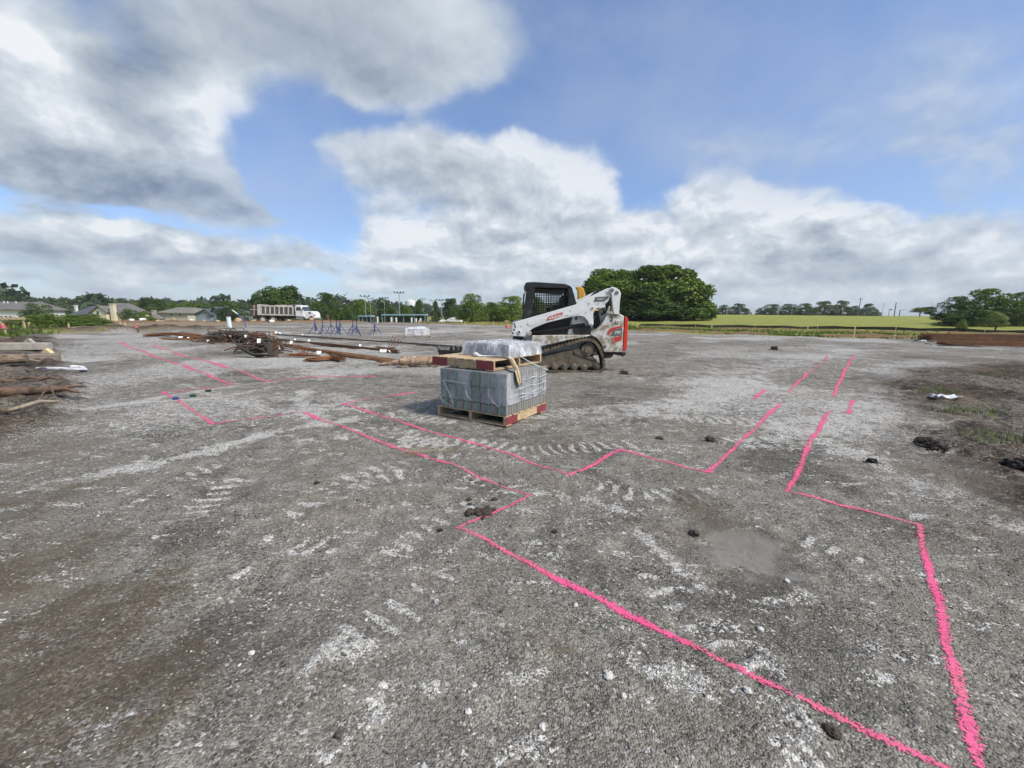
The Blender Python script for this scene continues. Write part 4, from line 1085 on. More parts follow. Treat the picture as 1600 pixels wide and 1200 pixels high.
ribbon('paper_strip', rp, tuple(uy), [.03, .045, .05, .045, .05, .055, .03], 'tan_paper', 'tan crumpled strip hanging over the right edge of the upper pallet', 'paper strip')
s0, s1 = fr2(UL - .01, .62, PT + .006), fr1(LX + .012, LYp * .98, STK - .06)
sm_ = [Vector(s0).lerp(Vector(s1), k / 6) - Vector((0, 0, .018 * math.sin(math.pi * k / 6))) for k in range(7)]
o = MB().tube([tuple(p + Vector((.012, -.012, .004))) for p in sm_], .005, 5).build('loose_strap', 'strap_white', None)
tag(o, 'loose pale green strap slanting down over the right face of the block stack', 'strap')

# ------------------------------------------------------------------ reinforcing steel
simple('rust_bar', (.24, .10, .036), (.13, .055, .025), .8, scale=3, lo=.3, hi=.7, per_obj=.22, bs=.3, bscale=60)
simple('rust_bar_tan', (.34, .18, .075), (.20, .095, .042), .8, scale=3, lo=.3, hi=.7, per_obj=.2, bs=.3, bscale=60)
simple('dark_bar', (.060, .054, .048), (.095, .078, .062), .75, scale=4, lo=.3, hi=.7, per_obj=.25, bs=.3, bscale=60)
simple('rust_mid', (.19, .080, .030), (.11, .046, .02), .85, scale=3, lo=.3, hi=.7, per_obj=.2)
simple('rust_dark', (.135, .056, .022), (.075, .032, .014), .85, scale=3, lo=.3, hi=.7, per_obj=.2)
simple('paper_tag', (.80, .80, .77), (.72, .72, .70), .7)
simple('blue_paint', (.055, .075, .21), (.04, .055, .16), .45, scale=8)
simple('weathered_wood', (.30, .255, .20), (.20, .165, .125), .9, scale=6, stretch=(9, 2, 2), dirt=(.10, .08, .06), dirt_amt=(.55, .75), bs=.4, bscale=14)
simple('grey_plank', (.40, .37, .32), (.31, .28, .24), .9, scale=6, dirt=(.15, .12, .09), dirt_amt=(.58, .75), bs=.3, bscale=14)
simple('log_wood', (.19, .118, .075), (.095, .062, .042), .95, scale=7, stretch=(1, 3, 5), dirt=(.05, .04, .03), dirt_amt=(.48, .66), dirt_scale=7, bs=.9, bscale=16, bdist=.02)
simple('pale_log', (.29, .22, .16), (.15, .11, .08), .95, scale=7, stretch=(1, 3, 5), dirt=(.07, .055, .04), dirt_amt=(.46, .66), dirt_scale=6, bs=.9, bscale=16, bdist=.02)
simple('clod', (.060, .046, .034), (.025, .019, .015), .95, scale=14, bs=.8, bscale=30, bdist=.01)
simple('clod_dark', (.034, .026, .020), (.014, .011, .009), .95, scale=14, bs=.8, bscale=30, bdist=.01)
simple('pale_stone', (.56, .55, .51), (.44, .43, .40), .9, scale=14, bs=.5, bscale=50)
simple('stake_wood', (.60, .48, .28), (.48, .37, .21), .85, scale=8)
simple('pink_ribbon', (.72, .20, .20), (.62, .17, .18), .6)
simple('white_pvc', (.66, .73, .78), (.58, .65, .70), .4, scale=3)
simple('pex_blue', (.10, .10, .32), (.08, .08, .26), .4)
simple('cap_blue', (.03, .08, .28), (.03, .07, .22), .5)
simple('cap_green', (.01, .09, .06), (.01, .07, .05), .5)
simple('stained_wrap', (.40, .27, .175), (.20, .12, .075), .75, scale=7, dirt=(.62, .55, .46), dirt_amt=(.52, .62), dirt_scale=6, bs=.8, bscale=18, bdist=.02)
simple('pinkish_clay', (.30, .13, .08), (.2, .09, .05), .9)

def bar_tube(pts, r, n=5): return MB().tube(pts, r, n)
def tag_card(p, w, h, az_, tilt, parent, name='tag', mat='paper_tag'):
    ax = Vector((math.cos(az_), math.sin(az_), 0)); up = Vector((-math.sin(az_) * math.sin(tilt), math.cos(az_) * math.sin(tilt), math.cos(tilt)))
    p = Vector(p); V = []; n = 5
    nr = ax.cross(up)
    for i in range(n):
        for j in range(n):
            a, b = i / (n - 1) - .5, j / (n - 1)
            V.append(p + ax * a * w + up * b * h + nr * (.18 * h * (a * a * 3 + .3 * math.sin(b * 4))))
    F = [(i * n + j, (i + 1) * n + j, (i + 1) * n + j + 1, i * n + j + 1) for i in range(n - 1) for j in range(n - 1)]
    mb = MB(); mb.v = [tuple(v) for v in V]; mb.f = F
    return mb.build(name, mat, parent)
def straight_bundle(name, label, a, b, n, r, rad, mat, tags=(), group='bundles of reinforcing steel', sag=.0, lift=.02, flat=.55, ends=None, seed=1):
    """many bars lying together from a to b"""
    rng = random.Random(seed)
    T = thing(name, (a.x, a.y, a.z), label, 'rebar', group)
    d = (b - a); d.normalize(); s_ = Vector((-d.y, d.x, 0)).normalized()
    k = 0; lay = 0; per = max(2, int(rad * 2 / (r * 2.1)))
    while k < n:
        cnt = max(1, per - lay)
        for i in range(cnt):
            if k >= n: break
            o_ = (i - (cnt - 1) / 2) * r * 2.1
            e0, e1 = rng.uniform(-.25, .25), rng.uniform(-.25, .25)
            pts = []
            for q_ in range(7):
                t_ = q_ / 6
                p = a.lerp(b, t_) + s_ * (o_ * (1 + .25 * math.sin(t_ * 5 + seed)) + rng.uniform(-1, 1) * r * .8)
                p += d * (e0 * (1 - t_) + e1 * t_)
                p.z = a.z + (b.z - a.z) * t_ + lift + r * (1 + 1.8 * lay) + sag * math.sin(math.pi * t_)
                pts.append(tuple(p))
            bar_tube(pts, r, 5).build('bar', mat, T)
            k += 1
        lay += 1
        if lay >= per: lay = 0
    for (t_, h_, w_, az_) in tags:
        p = a.lerp(b, t_); p.z += lift + .08
        tag_card(p, w_ * .38, h_ * .4, az_, .6, T)
    return T
straight_bundle('rebar_bundle', 'farthest long thin dark rebar bundle running behind the bent steel toward the pallet', G(432, 524), G(716, 545), 14, .012, .09, 'dark_bar', ((.0, .35, .3, .3), (.03, .25, .25, .9), (.2, .2, .2, .2)), seed=2, lift=.03)
straight_bundle('rebar_bundle', 'middle dark rusty rebar bundle with upturned bar ends', G(424, 531), G(618, 551), 22, .014, .13, 'rust_dark', ((.25, .24, .22, .2), (.38, .3, .28, .1), (.78, .28, .22, .3)), seed=3, lift=.03)
straight_bundle('rebar_bundle', 'tan rusty rebar bundle lying lengthwise toward the stained roll', G(466, 545), G(634, 569), 34, .013, .22, 'rust_bar_tan', (), seed=4, lift=.02)
straight_bundle('rebar_bundle', 'short dark rebar bundle just right of the bent steel loops', G(418, 538), G(466, 544), 16, .014, .16, 'rust_bar', ((.8, .34, .3, .1),), seed=5, lift=.05)
straight_bundle('rebar_bundle', 'thin single row of dark bars lying behind the blue stands', G(452, 523), G(500, 521), 3, .012, .05, 'dark_bar', ((.9, .15, .2, .2),), seed=6, lift=.02)
T = straight_bundle('rebar_bundle', 'low orange-brown rebar bundle beside the upturned ends', G(590, 546), G(618, 549), 8, .013, .10, 'rust_bar', (), seed=7, lift=.05)
pe = G(611, 548)
for k in range(4):
    bar_tube([tuple(pe + Vector((-.5 + .1 * k, .1, .08))), tuple(pe + Vector((-.1 + .08 * k, 0, .10))), tuple(pe + Vector((.10 + .10 * k, 0, .55 - .06 * k)))], .014, 5).build('bent_end', 'rust_bar', T)
for k, (u, v) in enumerate(((599, 551), (612, 551), (624, 551))): tag_card(G(u, v) + Vector((0, 0, .01)), .22, .14, .3 + k, .9, T)

def cut_pile(label, c, n, ln, r, mat, az_, spread, seed, fan=0):
    """short bars dropped in a heap"""
    rng = random.Random(seed)
    T = thing('rebar_pile', tuple(c), label, 'rebar', 'heaps of short steel')
    for k in range(n):
        a_ = az_ + rng.gauss(0, .10); l_ = ln * rng.uniform(.85, 1.1)
        o_ = Vector((rng.gauss(0, spread * .5), rng.gauss(0, spread * .35), 0)); z = .02 + rng.uniform(0, .16) * max(0, 1 - o_.length / (spread * 1.2))
        d = Vector((math.cos(a_), math.sin(a_), rng.uniform(-.04, .04)))
        p = c + o_ + Vector((0, 0, z + r))
        bar_tube([tuple(p - d * l_ / 2), tuple(p + d * l_ / 2)], r, 5).build('bar', mat, T)
    for k in range(fan):
        a_ = rng.uniform(0, 6.28); d = Vector((math.cos(a_) * .5, math.sin(a_) * .3, rng.uniform(.5, 1.0)))
        p = c + Vector((rng.gauss(0, spread * .3), rng.gauss(0, .1), .05))
        bar_tube([tuple(p), tuple(p + d * rng.uniform(.2, .42))], r * .8, 5).build('upright_bar', mat, T)
    return T
t1_ = cut_pile('left short heap of orange-brown cut bars in front of the tan bundle', G(500, 566), 40, .62, .012, 'rust_bar', .95, .16, 11)
tag_card(G(499, 559) + Vector((0, 0, .12)), .13, .11, .4, .6, t1_)
cut_pile('right short heap of orange-brown cut bars in front of the tan bundle', G(524, 565), 44, .66, .012, 'rust_bar', 2.2, .19, 12)
cut_pile('small rusty heap with bars sticking up like twigs', G(474, 560), 16, .7, .010, 'rust_bar', .15, .25, 13, fan=12)

def bent_pile(label, c, n, sx, sy, hz, mat, seed, tags=(), loops=.5, mats=None):
    """a tangle of stirrups and bent bars"""
    rng = random.Random(seed)
    T = thing('bent_rebar_pile', tuple(c), label, 'rebar', 'tangles of bent steel')
    for k in range(n):
        m_ = rng.choice(mats) if mats else mat
        a_ = rng.choice((-.5, -.2, .15, .5, 2.4, 2.8)) + rng.gauss(0, .2)
        ox, oy = rng.gauss(0, .38) * sx, rng.gauss(0, .38) * sy
        e = max(0, 1 - (ox / sx) ** 2 * .9 - (oy / sy) ** 2 * .9)
        zc_ = hz * e * rng.uniform(.05, .95) + .02
        p = c + Vector((ox, oy, zc_)); d = Vector((math.cos(a_), math.sin(a_), 0)); up = Vector((0, 0, 1))
        if rng.random() < loops:                    # closed stirrup, leaning
            w, h = rng.uniform(.35, .7), rng.uniform(.18, .4); tl = rng.uniform(-1.2, 1.2)
            u_ = (up * math.cos(tl) + d.cross(up) * math.sin(tl))
            q_ = [p - d * w / 2, p + d * w / 2, p + d * w / 2 + u_ * h, p - d * w / 2 + u_ * h]
            pts = []
            for i in range(4):
                A_, B_ = q_[i], q_[(i + 1) % 4]
                pts += [A_.lerp(B_, .12), A_.lerp(B_, .88)]
            pts.append(pts[0])
            pts = [Vector((x.x, x.y, max(x.z, c.z + .012))) for x in pts]
            bar_tube([tuple(x) for x in pts], .016, 5).build('stirrup', m_, T)
        else:                                       # hooked or bowed bar
            l_ = rng.uniform(.7, 1.5) * min(1, sx); bow = rng.uniform(-.3, .3) * min(1, sx); pts = []
            for i in range(7):
                t_ = i / 6 - .5
                x = p + d * l_ * t_ + Vector((-d.y, d.x, 0)) * bow * (1 - 4 * t_ * t_) * .4 + up * (bow * .6 * (1 - 4 * t_ * t_))
                pts.append((x.x, x.y, max(x.z, c.z + .012)))
            bar_tube(pts, .019, 5).build('bent_bar', m_, T)
    for (dx, dy, dz, w_, h_, a_) in tags: tag_card(c + Vector((dx, dy, dz)), w_ * .45, h_ * .5, a_, .3, T)
    return T
bent_pile('dark mound of bent bars with a peaked top, left of the nearer tangle', G(364, 535), 230, 1.3, .8, .36, 'dark_bar', 21, ((-.6, -.7, .05, .2, .16, .3), (.3, -.6, .25, .22, .14, .2), (-.1, -.3, .3, .3, .12, .5)), .14, ('dark_bar', 'dark_bar', 'dark_bar', 'rust_dark'))
T = bent_pile('nearer tangle of curved dark stirrups with white paper tags', G(412, 551), 120, .75, .45, .34, 'dark_bar', 22, ((-.35, -.3, .5, .22, .18, .9), (.15, -.45, .33, .26, .30, .2), (.62, -.2, .1, .30, .26, 1.2), (.28, -.1, .32, .2, .25, 2.2)), .35, ('dark_bar', 'dark_bar', 'rust_dark'))
# the curled coil of stirrup bars hanging at its front
pc_ = G(405, 559)
for k in range(14):
    a0 = Vector((-.95 + .03 * k, .25 - .02 * k, .50 - .012 * k)); a1 = Vector((.62, -.02 * k, .30 - .015 * k))
    pts = []
    for i in range(9):
        t_ = i / 8; x = pc_ + a0.lerp(a1, t_); x.z -= (.42 - .02 * k) * math.sin(math.pi * t_) * .9; x.z = max(x.z, pc_.z + .015 + .008 * k)
        pts.append(tuple(x))
    bar_tube(pts, .017, 5).build('curved_bar', 'dark_bar', T)
for k in range(10):
    x = pc_ + Vector((.30 + .035 * k, -.08, 0)); bar_tube([tuple(x + Vector((0, 0, .015))), tuple(x + Vector((.02, .05, .48)))], .013, 5).build('upright_bar', 'dark_bar' if k < 5 else 'rust_dark', T)
bent_pile('orange-brown upright cluster of bars behind the nearer tangle', G(410, 543), 46, .45, .3, .62, 'rust_bar', 23, ((-.3, -.3, .15, .3, .2, .3),), .2, ('rust_bar', 'rust_bar_tan', 'rust_dark'))
T = straight_bundle('rebar_bundle', 'thick rusty brown bundle beside the pink lines at the left', G(244, 527), G(322, 530), 60, .022, .55, 'rust_bar', ((-.05, .2, .4, .2),), seed=9, lift=.02, sag=.14)
straight_bundle('rebar_bundle', 'thin tan strip of bars in front of the thick rusty bundle', G(255, 531), G(335, 533), 8, .016, .12, 'rust_bar_tan', ((.35, .2, .45, .3), (.5, .14, .2, .3)), seed=10, lift=.01)
straight_bundle('rebar_bundle', 'upper long rust-brown bundle stacked at the right edge', Vector((P(1446, 533).x, P(1446, 533).y, H(*P(1446, 533)[:2]))), Vector((P(1446, 533).x + 9.5, P(1446, 533).y - 3.0, .03)), 120, .027, .52, 'rust_dark', ((.08, .3, .35, .2), (.15, .2, .3, .4)), seed=14, lift=.10, group='long bundles at the right edge')
straight_bundle('rebar_bundle', 'lower long rust-brown bundle in front at the right edge', Vector((P(1472, 539).x, P(1472, 539).y, H(*P(1472, 539)[:2]))), Vector((P(1472, 539).x + 8.5, P(1472, 539).y - 4.6, .02)), 60, .024, .42, 'rust_mid', (), seed=15, lift=.05, group='long bundles at the right edge')

# stained wrapped roll lying by the pallet, and the black attachment behind it
c0, c1 = G(627, 573), G(686, 573)
RL = thing('stained_roll', tuple((c0 + c1) / 2), 'stained rusty-white roll lying beside the pallet of blocks', 'roll')
ax_ = (c1 - c0).normalized(); rr_ = .13; pts = []; rad = []
for k in range(15):
    t_ = k / 14; p = c0.lerp(c1, t_); p.z += .16 + .01 * math.sin(k * 2.1); pts.append(tuple(p)); rad.append(rr_ * (.92 + .14 * fbm(np.array([k * .7]), np.array([1.3]), 1.0, 2, 4)[0]))
mb = MB().tube(pts, rad, 16)
mb.build('roll_body', 'stained_wrap', RL, smooth=True)
for t_ in (.12, .62, .9):
    p = c0.lerp(c1, t_); MB().box((p.x - .09, p.y - .16, p.z + .004), (p.x + .09, p.y + .16, p.z + .05)).build('timber_rest', 'weathered_wood', RL, .006)
p = c0; MB().tube([tuple(p + Vector((-.62, .05, .05))), tuple(p + Vector((-.25, .0, .11))), tuple(p + Vector((.02, 0, .14)))], [.03, .07, .085], 10).build('tapered_end', 'stained_wrap', RL, smooth=True)
k0 = G(684, 561); BA = thing('steel_attachment', tuple(k0), 'low black steel attachment with teeth behind the upper pallet', 'attachment')
xr = Vector((1, .05, 0)).normalized()
def aw(a, b, c): return tuple(k0 + xr * a + Vector((0, b, c)))
mb = MB(); mb.box(aw(0, 0, .20), aw(1.35, .08, .28)); mb.build('beam', 'black_paint', BA, .01)
mb = MB(); mb.box(aw(0, .5, .0), aw(1.35, .58, .16)); mb.build('rear_beam', 'black_paint', BA, .01)
for a in (.03, .42, .85, 1.28):
    mb = MB(); mb.box(aw(a, -.01, .0), aw(a + .06, .6, .21)); mb.build('frame_leg', 'black_paint', BA, .006)
for k in range(6):
    a = .34 + k * .15
    mb = MB(); mb.prism([(aw(a, 0, 0)[0], aw(a, 0, .10)[2]), (aw(a + .13, 0, 0)[0], aw(a, 0, .10)[2]), (aw(a + .11, 0, 0)[0], aw(a, 0, .34)[2]), (aw(a + .05, 0, 0)[0], aw(a, 0, .43)[2]), (aw(a + .02, 0, 0)[0], aw(a, 0, .33)[2])], k0.y + .05, k0.y + .2); mb.build('tooth', 'black_plate', BA, .01)
mb = MB().cyl_y((aw(.03, 0, 0)[0], aw(0, 0, .34)[2]), .06, k0.y - .02, k0.y + .09, 12); mb.build('pin_boss', 'decal_grey', BA, .008)

# ------------------------------------------------------------------ blue pipe stands
def pipe_stand():
    T = thing('pipe_stand', (0, 0, 0), '', 'pipe stand', 'blue folding pipe stands')
    top = (0, 0, .62)
    for k in range(3):
        a = R(90 + 120 * k); f = (math.cos(a) * .42, math.sin(a) * .42, .012)
        MB().tube([f, top], .021, 6).build('leg', 'blue_paint', T)
        MB().tube([(f[0] * .5, f[1] * .5, .31), (0, 0, .22)], .014, 5).build('brace', 'blue_paint', T)
        MB().box((f[0] - .045, f[1] - .045, 0), (f[0] + .045, f[1] + .045, .012)).build('foot', 'blue_paint', T)
    MB().tube([(0, 0, .18), (0, 0, .88)], .028, 8).build('post', 'blue_paint', T)
    MB().tube([(-.10, 0, .98), (-.01, 0, .87), (.01, 0, .87), (.10, 0, .98)], .018, 5).build('vee_head', 'black_paint', T)
    MB().tube([(-.09, 0, .60), (.09, 0, .60)], .014, 5).build('crank', 'black_paint', T)
    return T
ps = pipe_stand()
ST = [(493, 521, 1.0, 'leftmost blue pipe stand of the row on the far pad'), (505, 521.5, .98, 'second blue pipe stand from the left on the far pad'), (518, 521, 1.0, 'third blue pipe stand from the left, beside a tight cluster'),
      (527, 523, .96, 'front blue pipe stand in the tight cluster of three'), (532, 522, 1.04, 'rear right blue pipe stand in the tight cluster of three'), (552, 522, 1.0, 'left blue pipe stand of the overlapping pair'),
      (558, 524, 1.0, 'right nearer blue pipe stand of the overlapping pair'), (586, 523, 1.02, 'rightmost blue pipe stand standing alone')]
for i, (u, v, k, lb) in enumerate(ST):
    o = ps if i == 0 else copy_tree(ps)
    o.location = G(u, v) - Vector((0, 0, .004)); o.rotation_euler = (0, 0, R(37 * i + 10)); o.scale = (k, k, k); o['label'] = lb

# ------------------------------------------------------------------ far wrapped pallet
wp = G(652, 528)
WT, frw = pallet('small wooden pallet under the far white wrapped load', wp + Vector((-.75, -.1, 0)), Vector((.97, .24, 0)).normalized(), Vector((-.24, .97, 0)).normalized(), 1.5, 1.0, False, 'pallet_wood', .13, red_at=None, seed=5)
WL = thing('wrapped_load', frw(.75, .5, .13), 'far white plastic-wrapped load of blocks on the open pad', 'wrapped load')
for i in range(4):
    for j in range(2):
        for k in range(2):
            mb = MB(); fbox(mb, frw, (.14 + i * .31, .1 + j * .41, .135 + k * .17), (.14 + i * .31 + .3, .1 + j * .41 + .4, .135 + k * .17 + .165)); mb.build('block', 'paver_grey', WL, .006)
wrap_mat('white_wrap', .42, .5, (.84, .84, .88), 5.0, 1.0, .6)
cloth('plastic_wrap', frw, 'white_wrap', WL, .11, 1.41, .07, .95, .0, .50, .05, 33, bot=.12, nx=30, ny=24, nz=12)
n = 24; V = []; F = []
for i in range(n):
    for j in range(n):
        a, b = i / (n - 1), j / (n - 1); e = min(a, 1 - a, b, 1 - b) * 4
        V.append(frw(.08 + 1.36 * a, .04 + .94 * b, .49 + .10 * min(1, e) * (1 + fbm(np.array([a * 4]), np.array([b * 4]), 1.0, 3, 5)[0])))
for i in range(n - 1):
    for j in range(n - 1): F.append((i * n + j, (i + 1) * n + j, (i + 1) * n + j + 1, i * n + j + 1))
mb = MB(); mb.v = V; mb.f = F; mb.build('plastic_cover', 'white_wrap', WL, smooth=True)

# ------------------------------------------------------------------ stand pipe, bent tube
g = G(359, 512); SPp = thing('stand_pipe', tuple(g), 'white upright pipe with a black cap on the far left of the pad', 'pipe')
MB().tube([tuple(g + Vector((0, 0, -.05))), tuple(g + Vector((-.04, 0, .92)))], .17, 18).build('pipe_body', 'white_pvc', SPp, smooth=True)
MB().tube([tuple(g + Vector((-.04, 0, .90))), tuple(g + Vector((-.05, 0, 1.35)))], [.20, .17], 14).build('cap', 'black_plate', SPp)
g = G(384, 511); o = MB().tube([tuple(g + Vector((0, 0, -.03))), tuple(g + Vector((-.02, 0, .35))), tuple(g + Vector((-.25, 0, .75))), tuple(g + Vector((-.62, 0, 1.15))), tuple(g + Vector((-.98, 0, 1.42)))], .045, 8).build('bent_tube', 'pex_blue', None, smooth=True)
tag(o, 'blue bent tube curving up out of the far pad beside the white pipe', 'tube')
g2_ = MB().tube([tuple(g + Vector((-.60, 0, 1.13))), tuple(g + Vector((-.98, 0, 1.42))), tuple(g + Vector((-1.05, 0, 1.46)))], .055, 8).build('tube_end', 'white_pvc', o, smooth=True)

# ------------------------------------------------------------------ timber and trash on the mud bank at the left
def plank(name, label, cat, a, b, w, h, mat, group=None):
    a, b = Vector(a), Vector(b); d = (b - a).normalized(); s_ = Vector((-d.y, d.x, 0)).normalized(); up = d.cross(s_) * -1 if d.cross(s_).z < 0 else d.cross(s_)
    T = MB().obox((a + b) / 2, d, s_, up, (b - a).length / 2, w / 2, h / 2).build(name, mat, None, .012)
    return tag(T, label, cat, group)
def gz(u, v, dz=0.0): p = G(u, v); return Vector((p.x, p.y, p.z + dz))
e = gz(80, 553, .11); plank('timber_plank', 'upper pale grey plank lying on the mud bank at the left', 'plank', e + Vector((-3.2, -1.0, .03)), e, .25, .22, 'grey_plank', 'planks on the mud bank')
e2 = gz(93, 567, .10); plank('timber_plank', 'lower brown-grey plank lying on the mud bank at the left', 'plank', e2 + Vector((-2.8, -1.15, .0)), e2, .25, .20, 'weathered_wood', 'planks on the mud bank')
for (u, v, dz, s_, lb) in ((48, 548, .22, .17, 'wooden wedge resting on the upper grey plank'), (76, 561, .20, .15, 'wooden wedge resting on the lower brown plank')):
    p = gz(u, v, dz)
    o = MB().prism([(p.x - s_, p.z - .02), (p.x + s_, p.z - .02), (p.x + s_ * .15, p.z + s_ * .75), (p.x - s_ * .1, p.z + s_ * .7)], p.y - .06, p.y + .06).build('wood_wedge', 'stake_wood' if dz < .21 else 'grey_plank', None, .006); tag(o, lb, 'wedge', 'wedges on the planks')
def log(label, pts, rads, mat):
    T = thing('log', pts[0], label, 'log')
    n = len(pts); P2 = []; R2 = []
    for i in range(n - 1):
        for k in range(4):
            t_ = k / 4; P2.append(Vector(pts[i]).lerp(Vector(pts[i + 1]), t_) + Vector((0, 0, .008 * math.sin(i * 3 + k)))); R2.append((rads[i] + (rads[i + 1] - rads[i]) * t_) * (1 + .10 * math.sin(i * 5 + k * 2.2) + .07 * math.sin(i * 11 + k * 4.7)))
    P2.append(Vector(pts[-1])); R2.append(rads[-1])
    MB().tube([tuple(p) for p in P2], R2, 12).build('trunk', mat, T, smooth=True)
    return T
e = gz(46, 582, .16); log('thick pale broken log on the mud bank at the left', [tuple(e + Vector((-3.0, -1.9, .0))), tuple(e + Vector((-1.0, -.6, .05))), tuple(e + Vector((0, 0, .08)))], [.12, .13, .10], 'pale_log')
e = gz(82, 626, .09); T = log('long reddish-brown pole with a root end at the left edge', [tuple(e + Vector((-2.2, -.75, -.03))), tuple(e + Vector((-.9, -.35, .0))), tuple(e)], [.075, .075, .065], 'log_wood')
for k, (dx, dy, dz, r_) in enumerate(((.42, .10, .05, .03), (.46, -.02, -.03, .035), (.30, -.22, -.10, .015), (.35, .22, .02, .02), (.18, -.34, -.09, .014))):
    MB().tube([tuple(e), tuple(e + Vector((dx * .5, dy * .5, dz * .3 + .03))), tuple(e + Vector((dx, dy, dz)))], [.05, r_, r_ * .35], 8).build('root', 'log_wood', T, smooth=True)
for k, (u, v, l_, lb) in enumerate(((20, 603, .5, 'short dark stick poking from the mud bank'), (60, 604, .3, 'small brown stick near the pale log'))):
    p = gz(u, v, .04); o = MB().tube([tuple(p), tuple(p + Vector((l_ * .6, .05, .05))), tuple(p + Vector((l_, .1, .0)))], [.03, .03, .015], 7).build('stick', 'log_wood', None, smooth=True); tag(o, lb, 'stick')
for k, (u, v, du, L_, r_, lb) in enumerate(((18, 535, .9, 1.6, .07, 'dark weathered timber far back on the mud bank'), (40, 541, .7, 1.8, .06, 'thin dark timber just behind the upper grey plank'), (66, 573, .8, 1.5, .06, 'dark timber half buried below the lower plank'), (30, 612, .6, 1.2, .06, 'dark short timber between the pale log and the pole'), (95, 641, .5, .8, .045, 'short root-like timber below the reddish pole'), (20, 655, .6, .9, .05, 'half-buried timber at the foot of the mud bank'))):
    p = gz(u, v, .04); an = (.1, .9, -.3, .7, 1.3, -.1)[k]; dv_ = Vector((-math.cos(an), -math.sin(an) * .8, 0)) * L_ * .8; r_ *= .6
    o = MB().tube([tuple(p + dv_ + Vector((0, 0, -.03))), tuple(p + dv_ * .66 + Vector((.03, .05, .02))), tuple(p + dv_ * .3 + Vector((-.02, -.03, .035))), tuple(p)], [r_ * .7, r_ * 1.1, r_, r_ * .6], 9).build('timber', 'log_wood' if k % 2 else 'weathered_wood', None, smooth=True); tag(o, lb, 'timber', 'timbers on the mud bank')
# twisted white plastic
pw = [gz(u, v, .03) for u, v in ((58, 587), (75, 588), (95, 587), (118, 583), (132, 580), (126, 577), (112, 580))]
V = []; F = []
for i, p in enumerate(pw):
    w = (.01, .015, .02, .025, .045, .04, .015)[i]
    for j in range(4): V.append(tuple(p + Vector((.03 * math.sin(i + j), w * (j - 1.5), .05 + .035 * math.sin(j * 2.1 + i * 1.3)))))
for i in range(len(pw) - 1):
    for j in range(3): F.append((i * 4 + j, i * 4 + j + 1, (i + 1) * 4 + j + 1, (i + 1) * 4 + j))
mb = MB(); mb.v = V; mb.f = F; o = mb.build('plastic_sheet', 'white_plastic', None, smooth=True); o.modifiers.new('thick', 'SOLIDIFY').thickness = .006
tag(o, 'twisted strip of white plastic beside the mud bank', 'plastic')
p = gz(1478, 622, .02); V = []; F = []
for i in range(6):
    for j in range(4): V.append((p.x - .2 + .08 * i, p.y - .06 + .05 * j + .03 * math.sin(i), p.z + .03 + .035 * math.sin(i * 1.7 + j * 2)))
for i in range(5):
    for j in range(3): F.append((i * 4 + j, (i + 1) * 4 + j, (i + 1) * 4 + j + 1, i * 4 + j + 1))
mb = MB(); mb.v = V; mb.f = F; o = mb.build('plastic_sheet', 'white_plastic', None, smooth=True); o.modifiers.new('thick', 'SOLIDIFY').thickness = .006
tag(o, 'scrap of white plastic beside weeds on the right-hand mud', 'plastic')

# ------------------------------------------------------------------ clods, stones and bits on the pad
def lump(name, label, cat, c, r, mat, seed, squash=.75, group=None, sub=3, amp=.35, parts=0):
    bm = bmesh.new(); bmesh.ops.create_icosphere(bm, subdivisions=sub, radius=1.0)
    rs = random.Random(seed); ox = rs.uniform(0, 99)
    co = np.array([v.co[:] for v in bm.verts])
    nn = fbm(co[:, 0] * 1.1 + ox, co[:, 1] * 1.1 + co[:, 2] * 1.7, .8, 4, seed % 40)
    n2 = fbm(co[:, 0] * 3 + ox, co[:, 1] * 3 + co[:, 2] * 4, .6, 4, seed % 37)
    for v, k, k2 in zip(bm.verts, nn, n2): v.co = v.co * (1 + amp * k * 1.3 + amp * .55 * k2); v.co.z *= squash
    me = bpy.data.meshes.new(name); bm.to_mesh(me); bm.free()
    for v in me.vertices: v.co = (v.co.x * r, v.co.y * r, v.co.z * r)
    o = link_mesh(name, me, mat); o.location = c + Vector((0, 0, r * squash * .38)); o.rotation_euler = (0, 0, rs.uniform(0, 6))
    return tag(o, label, cat, group)
T = thing('dirt_clump', tuple(G(750, 802)), 'brown crumbly dirt clump lying on the pink line corner', 'dirt clump')
rs = random.Random(8)
for k in range(26):
    p = G(750 + rs.gauss(0, 11), 802 + rs.gauss(0, 4)); r = rs.uniform(.012, .034)
    o = lump('crumb', None, None, p, r, 'clod' if k % 3 else 'clod_dark', 100 + k, .8, None, 2); o.parent = T; o.location = o.location - T.location
CL = [(1448, 699, .088, 'clod_dark', 'large black mud clod on the right, bigger of the pair'), (1472, 702, .045, 'clod_dark', 'small black mud clod right of the large one'), (1363, 724, .04, 'clod_dark', 'single small black clod on the pale gravel'),
      (1592, 738, .09, 'clod_dark', 'black mud lump cut by the right edge of the picture'), (688, 827, .018, 'clod', 'single small clod left of the pink corner'), (772, 780, .02, 'clod', 'small round clod behind the dirt clump, right one'), (733, 781, .018, 'clod', 'small round clod behind the dirt clump, left one'), (734, 789, .014, 'clod', 'tiny clod just behind the dirt clump'), (736, 750, .018, 'clod', 'small dark clod beside the long pink line'),
      (866, 830, .02, 'clod', 'small clod in the track marks right of the dirt clump'), (1085, 832, .028, 'clod', 'dark clod left of the puddle'), (1300, 1152, .022, 'clod', 'small brown clod beside the lower right pink line'), (495, 757, .02, 'clod', 'dark clod left of the pink zigzag'), (1030, 685, .04, 'clod', 'brown clod beyond the stepped pink line'), (1110, 688, .05, 'clod', 'flat brown clod beside the stepped pink line'), (1210, 546, .14, 'clod', 'dark clod on the far pad right of the loader'), (975, 585, .09, 'clod', 'dark clod on the pad beside the loader track')]
rc = random.Random(77)
